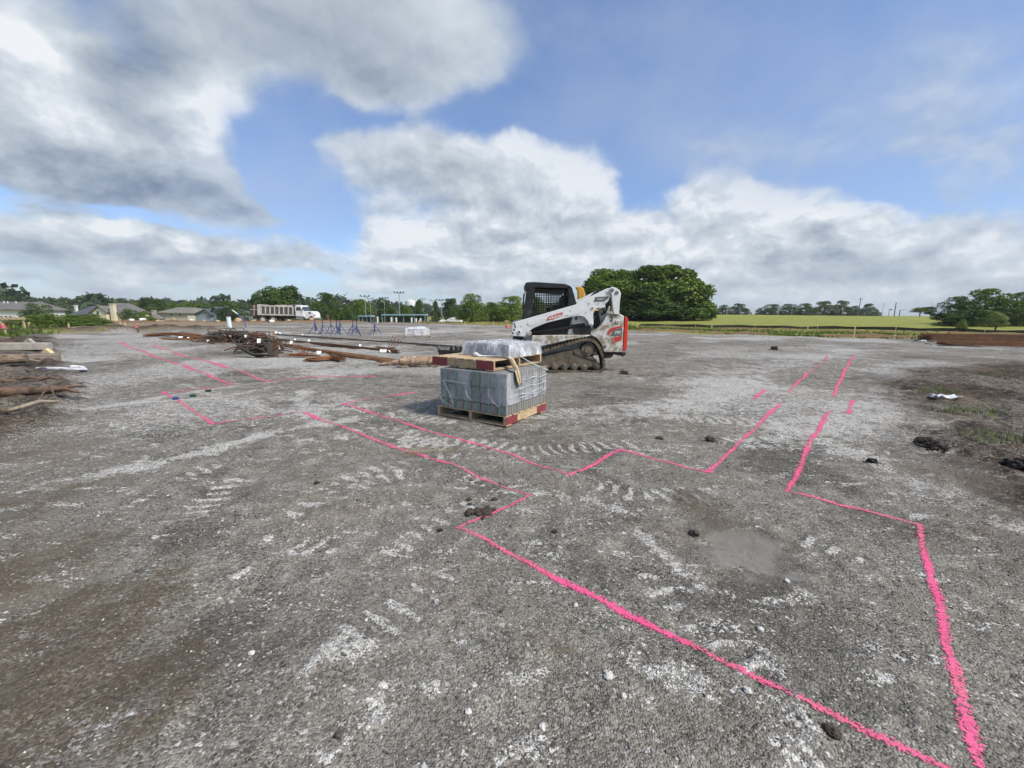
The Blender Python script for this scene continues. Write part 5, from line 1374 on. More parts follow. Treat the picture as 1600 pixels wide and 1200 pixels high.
for i, (u, v, r, m_, lb) in enumerate(CL):
    if r > .035:
        T = thing('mud_clod', tuple(G(u, v)), lb, 'clod', 'mud clods on the pad')
        o = lump('clod_body', None, None, Vector((0, 0, 0)), r, m_, 200 + i, .7, None, 4, .55); o.parent = T
        for k in range(16):
            a_ = rc.uniform(0, 6.28); d_ = r * rc.uniform(.9, 2.6); o = lump('crumb', None, None, Vector((math.cos(a_) * d_, math.sin(a_) * d_, 0)), r * rc.uniform(.06, .22), m_, 800 + 20 * i + k, .8, None, 1, .4); o.parent = T
    else: lump('mud_clod', lb, 'clod', G(u, v), r, m_, 200 + i, .7, 'mud clods on the pad', 4 if r > .04 else 3, .5)
STN = [(951, 1057, .017, 'roundish white stone low in the picture, largest of the loose stones'), (975, 1087, .013, 'white angular stone below the largest white stone'), (848, 1130, .012, 'pale stone near the bottom edge of the picture'), (1188, 985, .014, 'pale flat stone left of the lower pink line'), (732, 1107, .012, 'pale pointed stone at the bottom middle'), (393, 1018, .012, 'pale stone on the left gravel'), (1230, 905, .014, 'pale stone below the puddle'), (900, 946, .012, 'pale flat stone under the lower pink line start'), (1167, 1087, .014, 'pale stone beside the white chip patch')]
for i, (u, v, r, lb) in enumerate(STN): lump('stone', lb, 'stone', G(u, v), r, 'pale_stone', 300 + i, .75, 'loose pale stones', 2, .5)
for (u, v, m_, lb) in ((274, 626, 'cap_blue', 'small blue cap lying on the pink line at the left'), (301, 621, 'cap_green', 'small green cap beside the pink line at the left'), (325, 614, 'black_print', 'small dark cap farthest along the chalky streak')):
    p = G(u, v); T = thing('marker_cap', tuple(p), lb, 'cap', 'small caps on the pad')
    MB().tube([tuple(p + Vector((-.035, 0, .022))), tuple(p + Vector((.03, .01, .022)))], .022, 12).build('cap_body', m_, T, smooth=True)
    MB().tube([tuple(p + Vector((.03, .01, .022))), tuple(p + Vector((.045, .012, .022)))], .018, 12).build('rim', m_, T, smooth=True)

# ------------------------------------------------------------------ leaves and trees
def leaf_mat(name, c1, c2, trans=.3):
    m, t, b, out = new_mat(name)
    rnd = N(t, 'ShaderNodeNewGeometry').outputs['Random Per Island']
    col = MIXC(t, rnd, c1, c2)
    col = MIXC(t, SM(t, tex(t, 2.2, 3), .42, .62), col, tuple(c * .62 for c in c1))
    t.links.new(col, b.inputs['Base Color']); b.inputs['Roughness'].default_value = .6
    b.inputs['Specular IOR Level'].default_value = .25
    tl = N(t, 'ShaderNodeBsdfTranslucent'); t.links.new(col, tl.inputs[0])
    mx = N(t, 'ShaderNodeMixShader', ins={0: trans, 1: b.outputs[0], 2: tl.outputs[0]})
    t.links.new(mx.outputs[0], out.inputs[0])
leaf_mat('leaf_mid', (0.081, 0.150, 0.023), (0.189, 0.267, 0.047))
leaf_mat('leaf_dark', (0.047, 0.094, 0.023), (0.111, 0.176, 0.039))
leaf_mat('leaf_light', (0.130, 0.208, 0.031), (0.260, 0.351, 0.065))
leaf_mat('leaf_far', (.055, .090, .042), (.10, .14, .058))
leaf_mat('leaf_weed', (0.091, 0.163, 0.029), (0.195, 0.273, 0.058))
leaf_mat('leaf_pale', (0.195, 0.260, 0.078), (0.364, 0.416, 0.156))
simple('bark', (.10, .08, .06), (.06, .048, .036), .95, scale=5, bs=.6, bscale=12, bdist=.03)

def leaf_cloud(pts, nrm, size, rng):
    """one small pointed leaf-clump face per point"""
    n = len(pts)
    d = nrm + rng.normal(0, .75, (n, 3)); d /= np.linalg.norm(d, axis=1)[:, None]
    a = np.cross(d, rng.normal(0, 1, (n, 3))); a /= np.linalg.norm(a, axis=1)[:, None]
    b = np.cross(d, a)
    s = size * rng.uniform(.6, 1.35, (n, 1))
    V = np.stack([pts - a * s, pts - b * s * .62 + d * s * .12, pts + a * s, pts + b * s * .62 + d * s * .12], 1)
    return V.reshape(-1, 3), np.arange(n * 4).reshape(-1, 4)
def crown_points(lobes, n, rng, shell=.62):
    vol = np.array([l[3] * l[4] * l[5] for l in lobes]) ** .67; vol /= vol.sum()
    P_, N_ = [], []
    for l, w in zip(lobes, vol):
        k = int(n * w) + 1
        d = rng.normal(0, 1, (k, 3)); d /= np.linalg.norm(d, axis=1)[:, None]
        d[:, 2] = np.where(d[:, 2] < -.55, -d[:, 2], d[:, 2])
        nz = fbm(d[:, 0] * 2 + l[0] * 9, d[:, 1] * 2 + d[:, 2] * 2.7 + l[2] * 7, .55, 3, 5)
        r = (shell + (1 - shell) * rng.uniform(0, 1, k) ** .6) * (1 + .28 * nz)
        P_.append(np.array(l[:3]) + d * r[:, None] * np.array(l[3:6])); N_.append(d)
    return np.vstack(P_), np.vstack(N_)
def tree_proto(kind, seed, n, leaf):
    """unit tree, about one high and one wide; returns (trunk mesh, crown mesh)"""
    rng = np.random.default_rng(seed); rs = random.Random(seed)
    lobes = []
    if kind == 'round':
        for k in range(20):
            a = rs.uniform(0, 6.28); e = rs.uniform(-.2, 1.0); r = rs.uniform(.16, .36)
            lobes.append((math.cos(a) * r * (1 - .45 * max(0, e)), math.sin(a) * r * (1 - .45 * max(0, e)), .56 + .27 * e, rs.uniform(.12, .19), rs.uniform(.12, .19), rs.uniform(.10, .15)))
        lobes.append((0, 0, .60, .30, .30, .28))
    elif kind == 'oval':
        for k in range(18):
            a = rs.uniform(0, 6.28); z = rs.uniform(.22, .90); r = .30 * math.sin(math.pi * min(1, (z - .08) / .95)) ** .7 * rs.uniform(.6, 1.05)
            lobes.append((math.cos(a) * r, math.sin(a) * r, z, rs.uniform(.10, .17), rs.uniform(.10, .17), rs.uniform(.08, .13)))
        lobes.append((0, 0, .52, .27, .27, .38))
    elif kind == 'cone':
        for k in range(26):
            a = rs.uniform(0, 6.28); z = rs.uniform(.10, .93); r = .40 * (1 - z) ** .75 * rs.uniform(.6, 1.05)
            lobes.append((math.cos(a) * r, math.sin(a) * r, z, .06 + .12 * (1 - z), .06 + .12 * (1 - z), .075))
        lobes.append((0, 0, .38, .26, .26, .32)); lobes.append((0, 0, .75, .10, .10, .2))
    else:                                                       # bush down to the ground
        for k in range(22):
            a = rs.uniform(0, 6.28) if k % 2 else 6.28 * k / 22; z = rs.uniform(.28, .84) if k % 2 else rs.uniform(.08, .24); r = .40 * (1 - z ** 2.2) * (rs.uniform(.45, 1.0) if k % 2 else rs.uniform(.75, 1.0))
            lobes.append((math.cos(a) * r, math.sin(a) * r, z, rs.uniform(.10, .17), rs.uniform(.10, .17), rs.uniform(.10, .15)))
        lobes.append((0, 0, .35, .38, .38, .36))
    p, nn = crown_points(lobes, n, rng)
    p[:, 2] = np.maximum(p[:, 2], .02)
    V, F = leaf_cloud(p, nn, leaf, rng)
    me = bpy.data.meshes.new('crown')
    me.vertices.add(len(V)); me.vertices.foreach_set('co', V.astype(np.float32).ravel())
    me.loops.add(F.size); me.loops.foreach_set('vertex_index', F.astype(np.int32).ravel())
    me.polygons.add(len(F)); me.polygons.foreach_set('loop_start', np.arange(0, F.size, 4, dtype=np.int32))
    me.update(calc_edges=True)
    me.materials.append(MATS['leaf_mid'])
    mb = MB(); h0 = .34 if kind in ('round', 'oval') else .5
    mb.tube([(0, 0, -.03), (.006, .004, h0 * .5), (0, .01, h0), (.01, 0, .72)], [.034, .026, .02, .008], 8)
    for k in range(7):
        a = 6.28 * k / 7 + rs.uniform(-.3, .3); z0 = rs.uniform(.2, .5); r = rs.uniform(.15, .3)
        mb.tube([(0, 0, z0), (math.cos(a) * r * .5, math.sin(a) * r * .5, z0 + .12), (math.cos(a) * r, math.sin(a) * r, z0 + .25)], [.014, .009, .004], 5)
    mt = bpy.data.meshes.new('trunk'); mt.from_pydata(mb.v, [], mb.f); mt.materials.append(MATS['bark'])
    return mt, me
PROTO = {('round', 0): tree_proto('round', 1, 7000, .018), ('round', 1): tree_proto('round', 2, 7000, .018), ('oval', 0): tree_proto('oval', 3, 6000, .019), ('oval', 1): tree_proto('oval', 4, 6000, .019),
         ('cone', 0): tree_proto('cone', 5, 5500, .017), ('bush', 0): tree_proto('bush', 6, 8000, .018), ('bush', 1): tree_proto('bush', 7, 8000, .018),
         ('big', 0): tree_proto('round', 31, 17000, .0185), ('big', 1): tree_proto('round', 32, 17000, .0185), ('big', 2): tree_proto('bush', 33, 20000, .021)}
def tree(u, top, w, Y, kind, v, leaf, label, group, base=None, cat='tree'):
    p = on(u, Y); zt_ = at(u, top, Y).z
    if base is not None: p.z = base
    h = zt_ - p.z; wd = w / F_PX * Y
    mt, mc = PROTO[(kind, v)]
    name = 'shrub' if cat == 'shrub' else 'tree'
    T = thing(name, tuple(p - Vector((0, 0, .05))), label, cat, group, rz=random.Random(int(u * 7 + top)).uniform(0, 6.28))
    T.scale = (wd * 1.04, wd * 1.04, h * 1.03)
    a = bpy.data.objects.new('trunk', mt); COL.objects.link(a); a.parent = T
    b = bpy.data.objects.new('crown', mc); COL.objects.link(b); b.parent = T
    b.material_slots[0].link = 'OBJECT'; b.material_slots[0].material = MATS[leaf]
    return T
TB = 'trees behind the loader'; TL = 'trees behind the left houses and the truck'; TF = 'far tree line on the field crest'; TR_ = 'trees at the right edge'; TC = 'trees round the ball field'
for a in [
 (952, 417, 112, 84, 'big', 0, 'leaf_mid', 'leftmost tree of the big dark clump behind the loader', TB), (1000, 411, 124, 86, 'big', 2, 'leaf_mid', 'second tree from the left in the big clump behind the loader', TB),
 (1050, 407, 126, 85, 'big', 2, 'leaf_mid', 'tallest broad tree at the right of the big clump behind the loader', TB), (1084, 446, 60, 82, 'big', 2, 'leaf_mid', 'low bushy tree closing the right side of the big clump', TB), (1010, 450, 120, 80, 'big', 2, 'leaf_dark', 'dark undergrowth tree filling the foot of the big clump', TB), (970, 430, 90, 83, 'big', 2, 'leaf_mid', 'middle bushy tree filling the front of the big clump', TB), (930, 440, 60, 88, 'big', 2, 'leaf_mid', 'bushy tree half hidden by the loader arm', TB),
 (739, 455, 56, 72, 'bush', 0, 'leaf_mid', 'rounded green tree left of the loader cab, taller of the pair', TB), (768, 470, 40, 75, 'bush', 1, 'leaf_mid', 'smaller tree between the two rounded trees left of the cab', TB), (800, 460, 64, 72, 'bush', 1, 'leaf_light', 'light green bushy tree directly left of the loader cab', TB), (835, 459, 50, 78, 'bush', 0, 'leaf_mid', 'bushy tree seen through the loader cab screen', TB), (872, 470, 50, 78, 'bush', 1, 'leaf_mid', 'bushy tree behind the loader cab rear post', TB),
 (704, 466, 36, 100, 'oval', 0, 'leaf_dark', 'dark oval tree just left of the rounded green trees', TC), (681, 470, 26, 100, 'cone', 0, 'leaf_dark', 'narrow dark pointed tree beside a light pole', TC), (655, 468, 40, 98, 'cone', 0, 'leaf_dark', 'wide dark conifer-like tree above the blue dugout roof', TC), (634, 474, 26, 130, 'round', 0, 'leaf_mid', 'small tree left of the wide dark conifer', TC),
 (604, 467, 48, 115, 'oval', 1, 'leaf_dark', 'dark tree behind the tallest light pole', TC), (563, 466, 54, 110, 'round', 1, 'leaf_mid', 'yellowish green tree behind the leftmost light pole', TC), (545, 474, 34, 104, 'bush', 0, 'leaf_dark', 'low dark tree right of the dense round tree', TC),
 (512, 454, 60, 92, 'bush', 1, 'leaf_dark', 'dense dark tree right of the truck hood', TL), (440, 443, 84, 95, 'round', 0, 'leaf_dark', 'large domed tree rising above the dump truck bed', TL), (405, 459, 26, 95, 'oval', 0, 'leaf_dark', 'small tree at the left shoulder of the domed tree', TL), (476, 473, 40, 110, 'round', 1, 'leaf_light', 'light green tree behind the truck cab', TL),
 (366, 466, 62, 100, 'bush', 0, 'leaf_dark', 'dark tree mass left of the dump truck tailgate', TL), (345, 468, 36, 118, 'round', 0, 'leaf_dark', 'dark tree behind the grey-blue house roof', TL), (322, 473, 50, 150, 'round', 1, 'leaf_mid', 'tree behind the ridge of the grey-blue house', TL), (292, 471, 44, 150, 'oval', 1, 'leaf_mid', 'tree between the tan house and the grey-blue house', TL), (265, 470, 40, 155, 'round', 0, 'leaf_mid', 'tree behind the tan house roof', TL),
 (243, 465, 46, 130, 'round', 1, 'leaf_dark', 'tall rounded tree left of the tan house chimney', TL), (212, 471, 50, 130, 'bush', 1, 'leaf_mid', 'broad tree right of the beige gabled house', TL), (205, 480, 40, 110, 'bush', 0, 'leaf_dark', 'low dark tree beside the beige house chimney', TL), (226, 484, 36, 105, 'bush', 1, 'leaf_mid', 'low tree in front of the tall rounded tree', TL),
 (62, 470, 54, 92, 'bush', 0, 'leaf_dark', 'dark spreading tree hiding the end of the white house', TL), (94, 478, 34, 118, 'oval', 1, 'leaf_dark', 'small dark tree left of the beige house', TL), (18, 459, 56, 190, 'round', 0, 'leaf_dark', 'domed tree rising behind the white house roof', TL),
 (1128, 475, 28, 210, 'bush', 0, 'leaf_far', 'left small tree on the crest beside the big clump', TF), (1152, 473, 38, 215, 'bush', 1, 'leaf_far', 'wider small tree on the crest beside the big clump', TF), (1186, 480, 18, 230, 'bush', 0, 'leaf_far', 'tiny tree at the left end of the long dark line', TF),
 (1204, 474, 36, 215, 'bush', 1, 'leaf_dark', 'first tree of the long dark line on the crest', TF), (1232, 473, 40, 215, 'bush', 0, 'leaf_dark', 'second tree of the long dark line on the crest', TF), (1258, 472, 40, 212, 'bush', 0, 'leaf_dark', 'third tree of the long dark line on the crest', TF), (1286, 469, 42, 214, 'bush', 1, 'leaf_dark', 'fourth and highest-domed tree of the long dark line', TF), (1312, 468, 36, 212, 'bush', 1, 'leaf_dark', 'fifth tree of the long dark line, beside the utility pole', TF), (1334, 476, 30, 214, 'bush', 0, 'leaf_far', 'sixth tree of the long dark line, low and loose', TF), (1354, 473, 28, 214, 'bush', 1, 'leaf_far', 'seventh tree of the long line with sky showing through', TF), (1368, 482, 16, 214, 'bush', 0, 'leaf_dark', 'last low shrub of the long dark line', TF),
 (1436, 479, 26, 130, 'round', 0, 'leaf_mid', 'small light round tree left of the right-hand mass', TR_), (1453, 479, 22, 132, 'oval', 0, 'leaf_dark', 'small darker tree touching the right-hand mass', TR_),
 (1496, 459, 64, 62, 'bush', 0, 'leaf_dark', 'dark tree forming the left end of the right-hand mass', TR_), (1535, 448, 76, 62, 'bush', 1, 'leaf_mid', 'highest tree of the right-hand mass', TR_), (1582, 452, 74, 60, 'bush', 0, 'leaf_mid', 'broad tree cut by the right edge of the picture', TR_), (1640, 455, 90, 60, 'bush', 1, 'leaf_mid', 'tree mostly outside the right edge of the picture', TR_), (1520, 482, 90, 56, 'bush', 1, 'leaf_dark', 'dark shrubby tree at the foot of the right-hand mass', TR_), (1590, 478, 60, 55, 'bush', 0, 'leaf_dark', 'dark shrubby tree low at the right edge', TR_)]:
    tree(*a)
tree(1558, 487, 34, 46, 'oval', 1, 'leaf_pale', 'pale young tree standing in front of the right-hand mass', TR_)
tree(1505, 497, 14, 46, 'bush', 0, 'leaf_light', 'small light shrub in front of the right-hand mass', TR_, cat='shrub')
for (u, Y, h_, w_, lb) in ((60, 33, .95, 3.0, 'bright green weed shrub right of the batter board'), (85, 34, 1.05, 3.4, 'largest green weed shrub behind the yellow stake'), (118, 36, .95, 3.2, 'green weed shrub in front of the beige house roof'), (140, 38, 1.0, 2.6, 'dark green weed shrub at the foot of the beige house'), (35, 34, .8, 3.0, 'low green weed shrub below the white house'), (158, 40, .55, 1.8, 'small weed shrub beside the brown dirt bank')):
    p = on(u, Y); mt, mc = PROTO[('bush', 0 if u % 2 else 1)]
    T = thing('weed_shrub', tuple(p - Vector((0, 0, .1))), lb, 'shrub', 'weed shrubs at the left edge of the pad', rz=u * 1.3); T.scale = (w_ * 1.2, w_ * 1.2, h_ + .15)
    b = bpy.data.objects.new('foliage', mc); COL.objects.link(b); b.parent = T; b.material_slots[0].link = 'OBJECT'; b.material_slots[0].material = MATS['leaf_weed']
    a = bpy.data.objects.new('stem', mt); COL.objects.link(a); a.parent = T

# far woods on the hills at the left, one mass
def far_woods():
    rng = np.random.default_rng(77); PP, NN, SS = [], [], []
    n = 2600
    r = np.concatenate([rng.uniform(260, 700, n // 3), rng.uniform(600, 1500, n - n // 3)])
    az = np.radians(np.concatenate([rng.uniform(-60, -13, n // 3), rng.uniform(-60, -8, n - n // 3)]))
    extra = 220; r = np.concatenate([r, rng.uniform(420, 900, extra)]); az = np.concatenate([az, np.radians(rng.uniform(-14, 7, extra))])
    X, Y = r * np.sin(az), r * np.cos(az); Z = macro(X, Y)
    for x, y, z, q_ in zip(X, Y, Z, r):
        k = 140; w = rng.uniform(5, 9) * (1 + q_ / 2500); h = rng.uniform(5, 12) * (1.5 if rng.uniform() < .12 else 1)
        d = rng.normal(0, 1, (k, 3)); d /= np.linalg.norm(d, axis=1)[:, None]; d[:, 2] = np.abs(d[:, 2])
        SS.append(np.full((k, 1), min(2.9, 1.15 + q_ / 480)))
        PP.append(np.array([x, y, z + h * .35]) + d * np.array([w, w, h * .65]) * rng.uniform(.7, 1.05, (k, 1))); NN.append(d)
    P_, N_ = np.vstack(PP), np.vstack(NN)
    V, F = leaf_cloud(P_, N_, np.vstack(SS), rng)
    o = np_mesh('distant_woods', V, F, 'leaf_far'); tag(o, 'far wooded hills along the horizon behind the houses', 'woods', kind='stuff')
far_woods()

# rank grass and weeds
def blades(name, label, n, sampler, h, w, mat, seed):
    rng = np.random.default_rng(seed)
    X, Y = sampler(rng, n)
    f = fields(X, Y); Z = f['z']; hh = h(rng, X, Y, f)
    k = hh > .005; X, Y, Z, hh = X[k], Y[k], Z[k], hh[k]; n = len(X)
    a = rng.uniform(0, 6.28, n); ww = w * rng.uniform(.6, 1.4, n); ln = rng.normal(0, .35, (n, 2)) * hh[:, None]
    ca, sa = np.cos(a) * ww, np.sin(a) * ww
    V = np.stack([np.stack([X - ca, Y - sa, Z - .01], -1), np.stack([X + ca, Y + sa, Z - .01], -1), np.stack([X + ln[:, 0], Y + ln[:, 1], Z + hh], -1)], 1).reshape(-1, 3)
    o = np_mesh(name, V, np.arange(len(V)).reshape(-1, 3), mat)
    tag(o, label, 'grass', kind='stuff')
def verge(rng, n):
    u = rng.uniform(0, 1, n); az = np.radians(-52 + 112 * u)
    lim = np.interp(np.degrees(az), [-52, -36, -20, -5, 5, 15, 30, 45, 60], [26, 34, 50, 62, 52, 40, 36, 38, 32])
    r = lim + np.abs(rng.normal(0, 9, n)); return r * np.sin(az), r * np.cos(az)
blades('verge_grass', 'rank grass and weeds along the far edge of the pad', 30000, verge, lambda rng, X, Y, f: rng.uniform(.06, .26, len(X)) * (f['pad'] < .3) * (f['soil'] < .55) * (f['tan'] < .4), .05, 'leaf_weed', 3)
for i, (u, v, n_, sp, lb) in enumerate(((1466, 614, 90, .22, 'thin grass tuft beside the white plastic on the mud'), (1545, 640, 160, .35, 'larger green grass tuft in the right-hand mud'), (1490, 646, 60, .2, 'small sparse grass tuft below the white plastic'), (1560, 700, 70, .22, 'dark green grass tuft near the right edge'), (1545, 590, 90, .5, 'far thin grass tuft on the mud before the rust-brown bundles'), (1316, 520, 120, .4, 'round weed tuft at the far edge of the pad right of the loader'))):
    rng = np.random.default_rng(60 + i); p = G(u, v); T = thing('grass_tuft', tuple(p), lb, 'grass tuft', 'grass tufts on the mud')
    mb = MB()
    for k in range(n_):
        x, y = rng.normal(0, sp, 2) * (1, .6); h_ = rng.uniform(.05, .15) * (1.6 if u == 1316 else 1); a = rng.uniform(0, 6.28); w_ = .006 * (2 if u == 1316 else 1)
        lx, ly = rng.normal(0, .05, 2)
        b0 = Vector((p.x + x, p.y + y, p.z + .0))
        mb.add([b0 + Vector((-math.cos(a) * w_, -math.sin(a) * w_, 0)), b0 + Vector((math.cos(a) * w_, math.sin(a) * w_, 0)), b0 + Vector((lx * .6 + w_ * .6, ly * .6, h_ * .65)), b0 + Vector((lx, ly, h_))], [(0, 1, 2), (0, 2, 3)])
    o_ = mb.build('blades', 'leaf_weed', T); o_['kind'] = 'stuff'
# straw wisps on the pad
simple('straw', (.36, .30, .19), (.25, .20, .12), .9)
for (u, v, lb) in ((693, 705, 'flattened wisp of straw between the two pink lines'), (640, 708, 'small wisp of straw on the long pink line')):
    rng = random.Random(u); p = G(u, v); mb = MB()
    for k in range(60):
        a = rng.uniform(0, 6.28); l_ = rng.uniform(.04, .13); b0 = p + Vector((rng.gauss(0, .08), rng.gauss(0, .05), .006 + rng.uniform(0, .02))); d = Vector((math.cos(a), math.sin(a), rng.uniform(-.1, .2))) * l_
        mb.tube([tuple(b0), tuple(b0 + d)], .0016, 3, False)
    T = thing('straw_wisp', tuple(p), lb, 'straw', 'straw wisps on the pad'); o_ = mb.build('stalks', 'straw', T); o_['kind'] = 'stuff'

# ------------------------------------------------------------------ dump truck
simple('truck_white', (.78, .79, .80), (.72, .73, .74), .35)
simple('bed_steel', (.085, .09, .09), (.12, .12, .11), .7, scale=3, dirt=(.2, .16, .12), dirt_amt=(.62, .8))
simple('bed_frame', (.64, .61, .55), (.50, .46, .40), .75, scale=2, dirt=(.22, .16, .11), dirt_amt=(.60, .78))
simple('tyre', (.055, .05, .042), (.17, .14, .10), .9, scale=3)
simple('glass_dark', (.05, .06, .07), (.04, .05, .06), .08)
simple('rust_clutter', (.16, .10, .075), (.07, .05, .045), .85, scale=4)
simple('chrome', (.6, .6, .6), (.5, .5, .5), .2, metal=1)
TY = 61.0
def TS(zx, zy, t=0): p = at(360 + zx / 8.0, 440 + zy / 8.0, TY + t); return (p.x, p.z)
TG = TS(640, 525)[1]
TK = thing('dump_truck', (TS(640, 525)[0], TY + 1.2, TG), 'white dump truck with a ribbed grey steel bed behind the dirt bank', 'truck')
def tpart(name, pts, t0, t1, mat, parent=None, bevel=.02): return MB().prism([TS(*p) for p in pts], TY + t0, TY + t1).build(name, mat, parent or TK, bevel)
bed = tpart('dump_bed', [(345, 300), (770, 308), (800, 330), (790, 415), (360, 408)], .08, 2.35, 'bed_steel')
tpart('bed_rail', [(380, 288), (552, 300), (552, 292), (700, 292), (775, 300), (775, 322), (380, 310)], .02, .12, 'bed_frame', bed, .01)
tpart('bed_sill', [(350, 402), (795, 414), (795, 428), (350, 418)], .02, .12, 'bed_frame', bed, .01)
for k in range(8):
    zx = 372 + k * 57; tpart('rib', [(zx, 312), (zx + 13, 312), (zx + 13, 412), (zx, 410)], .0, .1, 'bed_frame', bed, .008)
tg = tpart('tailgate', [(330, 285), (365, 290), (370, 418), (335, 420)], .05, 2.38, 'bed_frame', None, .02)
sp = tpart('spreader_frame', [(232, 290), (245, 290), (245, 420), (340, 415), (340, 430), (215, 430), (218, 405), (232, 400)], .2, .35, 'rust_clutter')
for a_, b_ in (((238, 300), (335, 400)), ((238, 400), (335, 300)), ((285, 290), (285, 420)), ((235, 350), (335, 350)), ((260, 295), (260, 420)), ((310, 290), (310, 415))):
    for t_ in (.2, 2.2):
        p, q_ = TS(*a_), TS(*b_); MB().tube([(p[0], TY + t_, p[1]), (q_[0], TY + t_, q_[1])], .05, 5).build('strut', 'bed_frame' if a_[0] % 2 else 'rust_clutter', sp)
tpart('spreader_hopper', [(240, 292), (335, 290), (335, 345), (300, 400), (255, 400), (240, 345)], .5, 2.0, 'rust_clutter')
tpart('cab_guard', [(720, 285), (800, 280), (800, 296), (775, 300), (720, 298)], .1, 2.3, 'bed_steel')
tpart('frame_rail', [(330, 430), (1030, 440), (1030, 462), (330, 455)], .7, 1.7, 'black_plate')
cab = tpart('cab', [(800, 305), (812, 296), (872, 296), (884, 308), (908, 372), (920, 440), (806, 434)], .1, 2.2, 'truck_white', None, .04)
tpart('side_window', [(817, 318), (866, 318), (885, 362), (818, 362)], .085, .12, 'glass_dark', cab, 0)
tpart('windscreen', [(876, 312), (889, 312), (914, 372), (902, 372)], .25, 2.05, 'glass_dark', cab, 0)
tpart('door_line', [(812, 372), (816, 372), (816, 430), (812, 430)], .09, .12, 'black_plate', cab, 0)
tpart('step_tank', [(815, 440), (910, 446), (910, 476), (820, 472)], .1, .7, 'chrome')
hood = tpart('hood', [(905, 368), (1005, 372), (1030, 385), (1040, 408), (1050, 455), (1030, 462), (1020, 440), (985, 432), (960, 465), (915, 462), (912, 430)], .25, 2.05, 'truck_white', None, .05)
tpart('hood_vent', [(965, 382), (995, 382), (990, 402), (970, 402)], .24, .27, 'black_plate', hood, 0)
tpart('headlight', [(1030, 412), (1042, 412), (1045, 430), (1032, 430)], .24, .5, 'chrome', hood, .01)
tpart('bumper', [(1035, 455), (1062, 458), (1060, 478), (1035, 475)], .15, 2.15, 'chrome')
for zx, r_ in ((300, .36), (402, .52), (530, .52), (1005, .50)):
    for t_ in (.05, 1.85):
        x, z = TS(zx, 478); z = TG + r_
        w_ = MB().cyl_y((x, z), r_, TY + t_, TY + t_ + .42, 22).build('wheel', 'tyre', TK, .03)
        MB().cyl_y((x, z), r_ * .55, TY + t_ - .012, TY + t_ + .05, 16).build('rim', 'bed_frame', w_, .01)
        if t_ < 1 and r_ > .4 and zx < 900:
            pts = [(x + math.cos(R(a)) * r_ * 1.18, z + math.sin(R(a)) * r_ * 1.18) for a in range(20, 161, 20)] + [(x + math.cos(R(a)) * r_ * 1.08, z + math.sin(R(a)) * r_ * 1.08) for a in range(160, 19, -20)]
            MB().prism(pts, TY + t_ - .03, TY + t_ + .45).build('mudguard', 'black_plate', TK)
x, z = TS(795, 300); MB().tube([(x, TY + 2.0, z - .6), (x, TY + 2.0, z + .35)], .07, 8).build('exhaust_stack', 'chrome', TK)
x, z = TS(905, 345); MB().box((x - .03, TY - .12, z - .15), (x + .04, TY + .02, z + .18)).build('mirror', 'black_plate', TK)

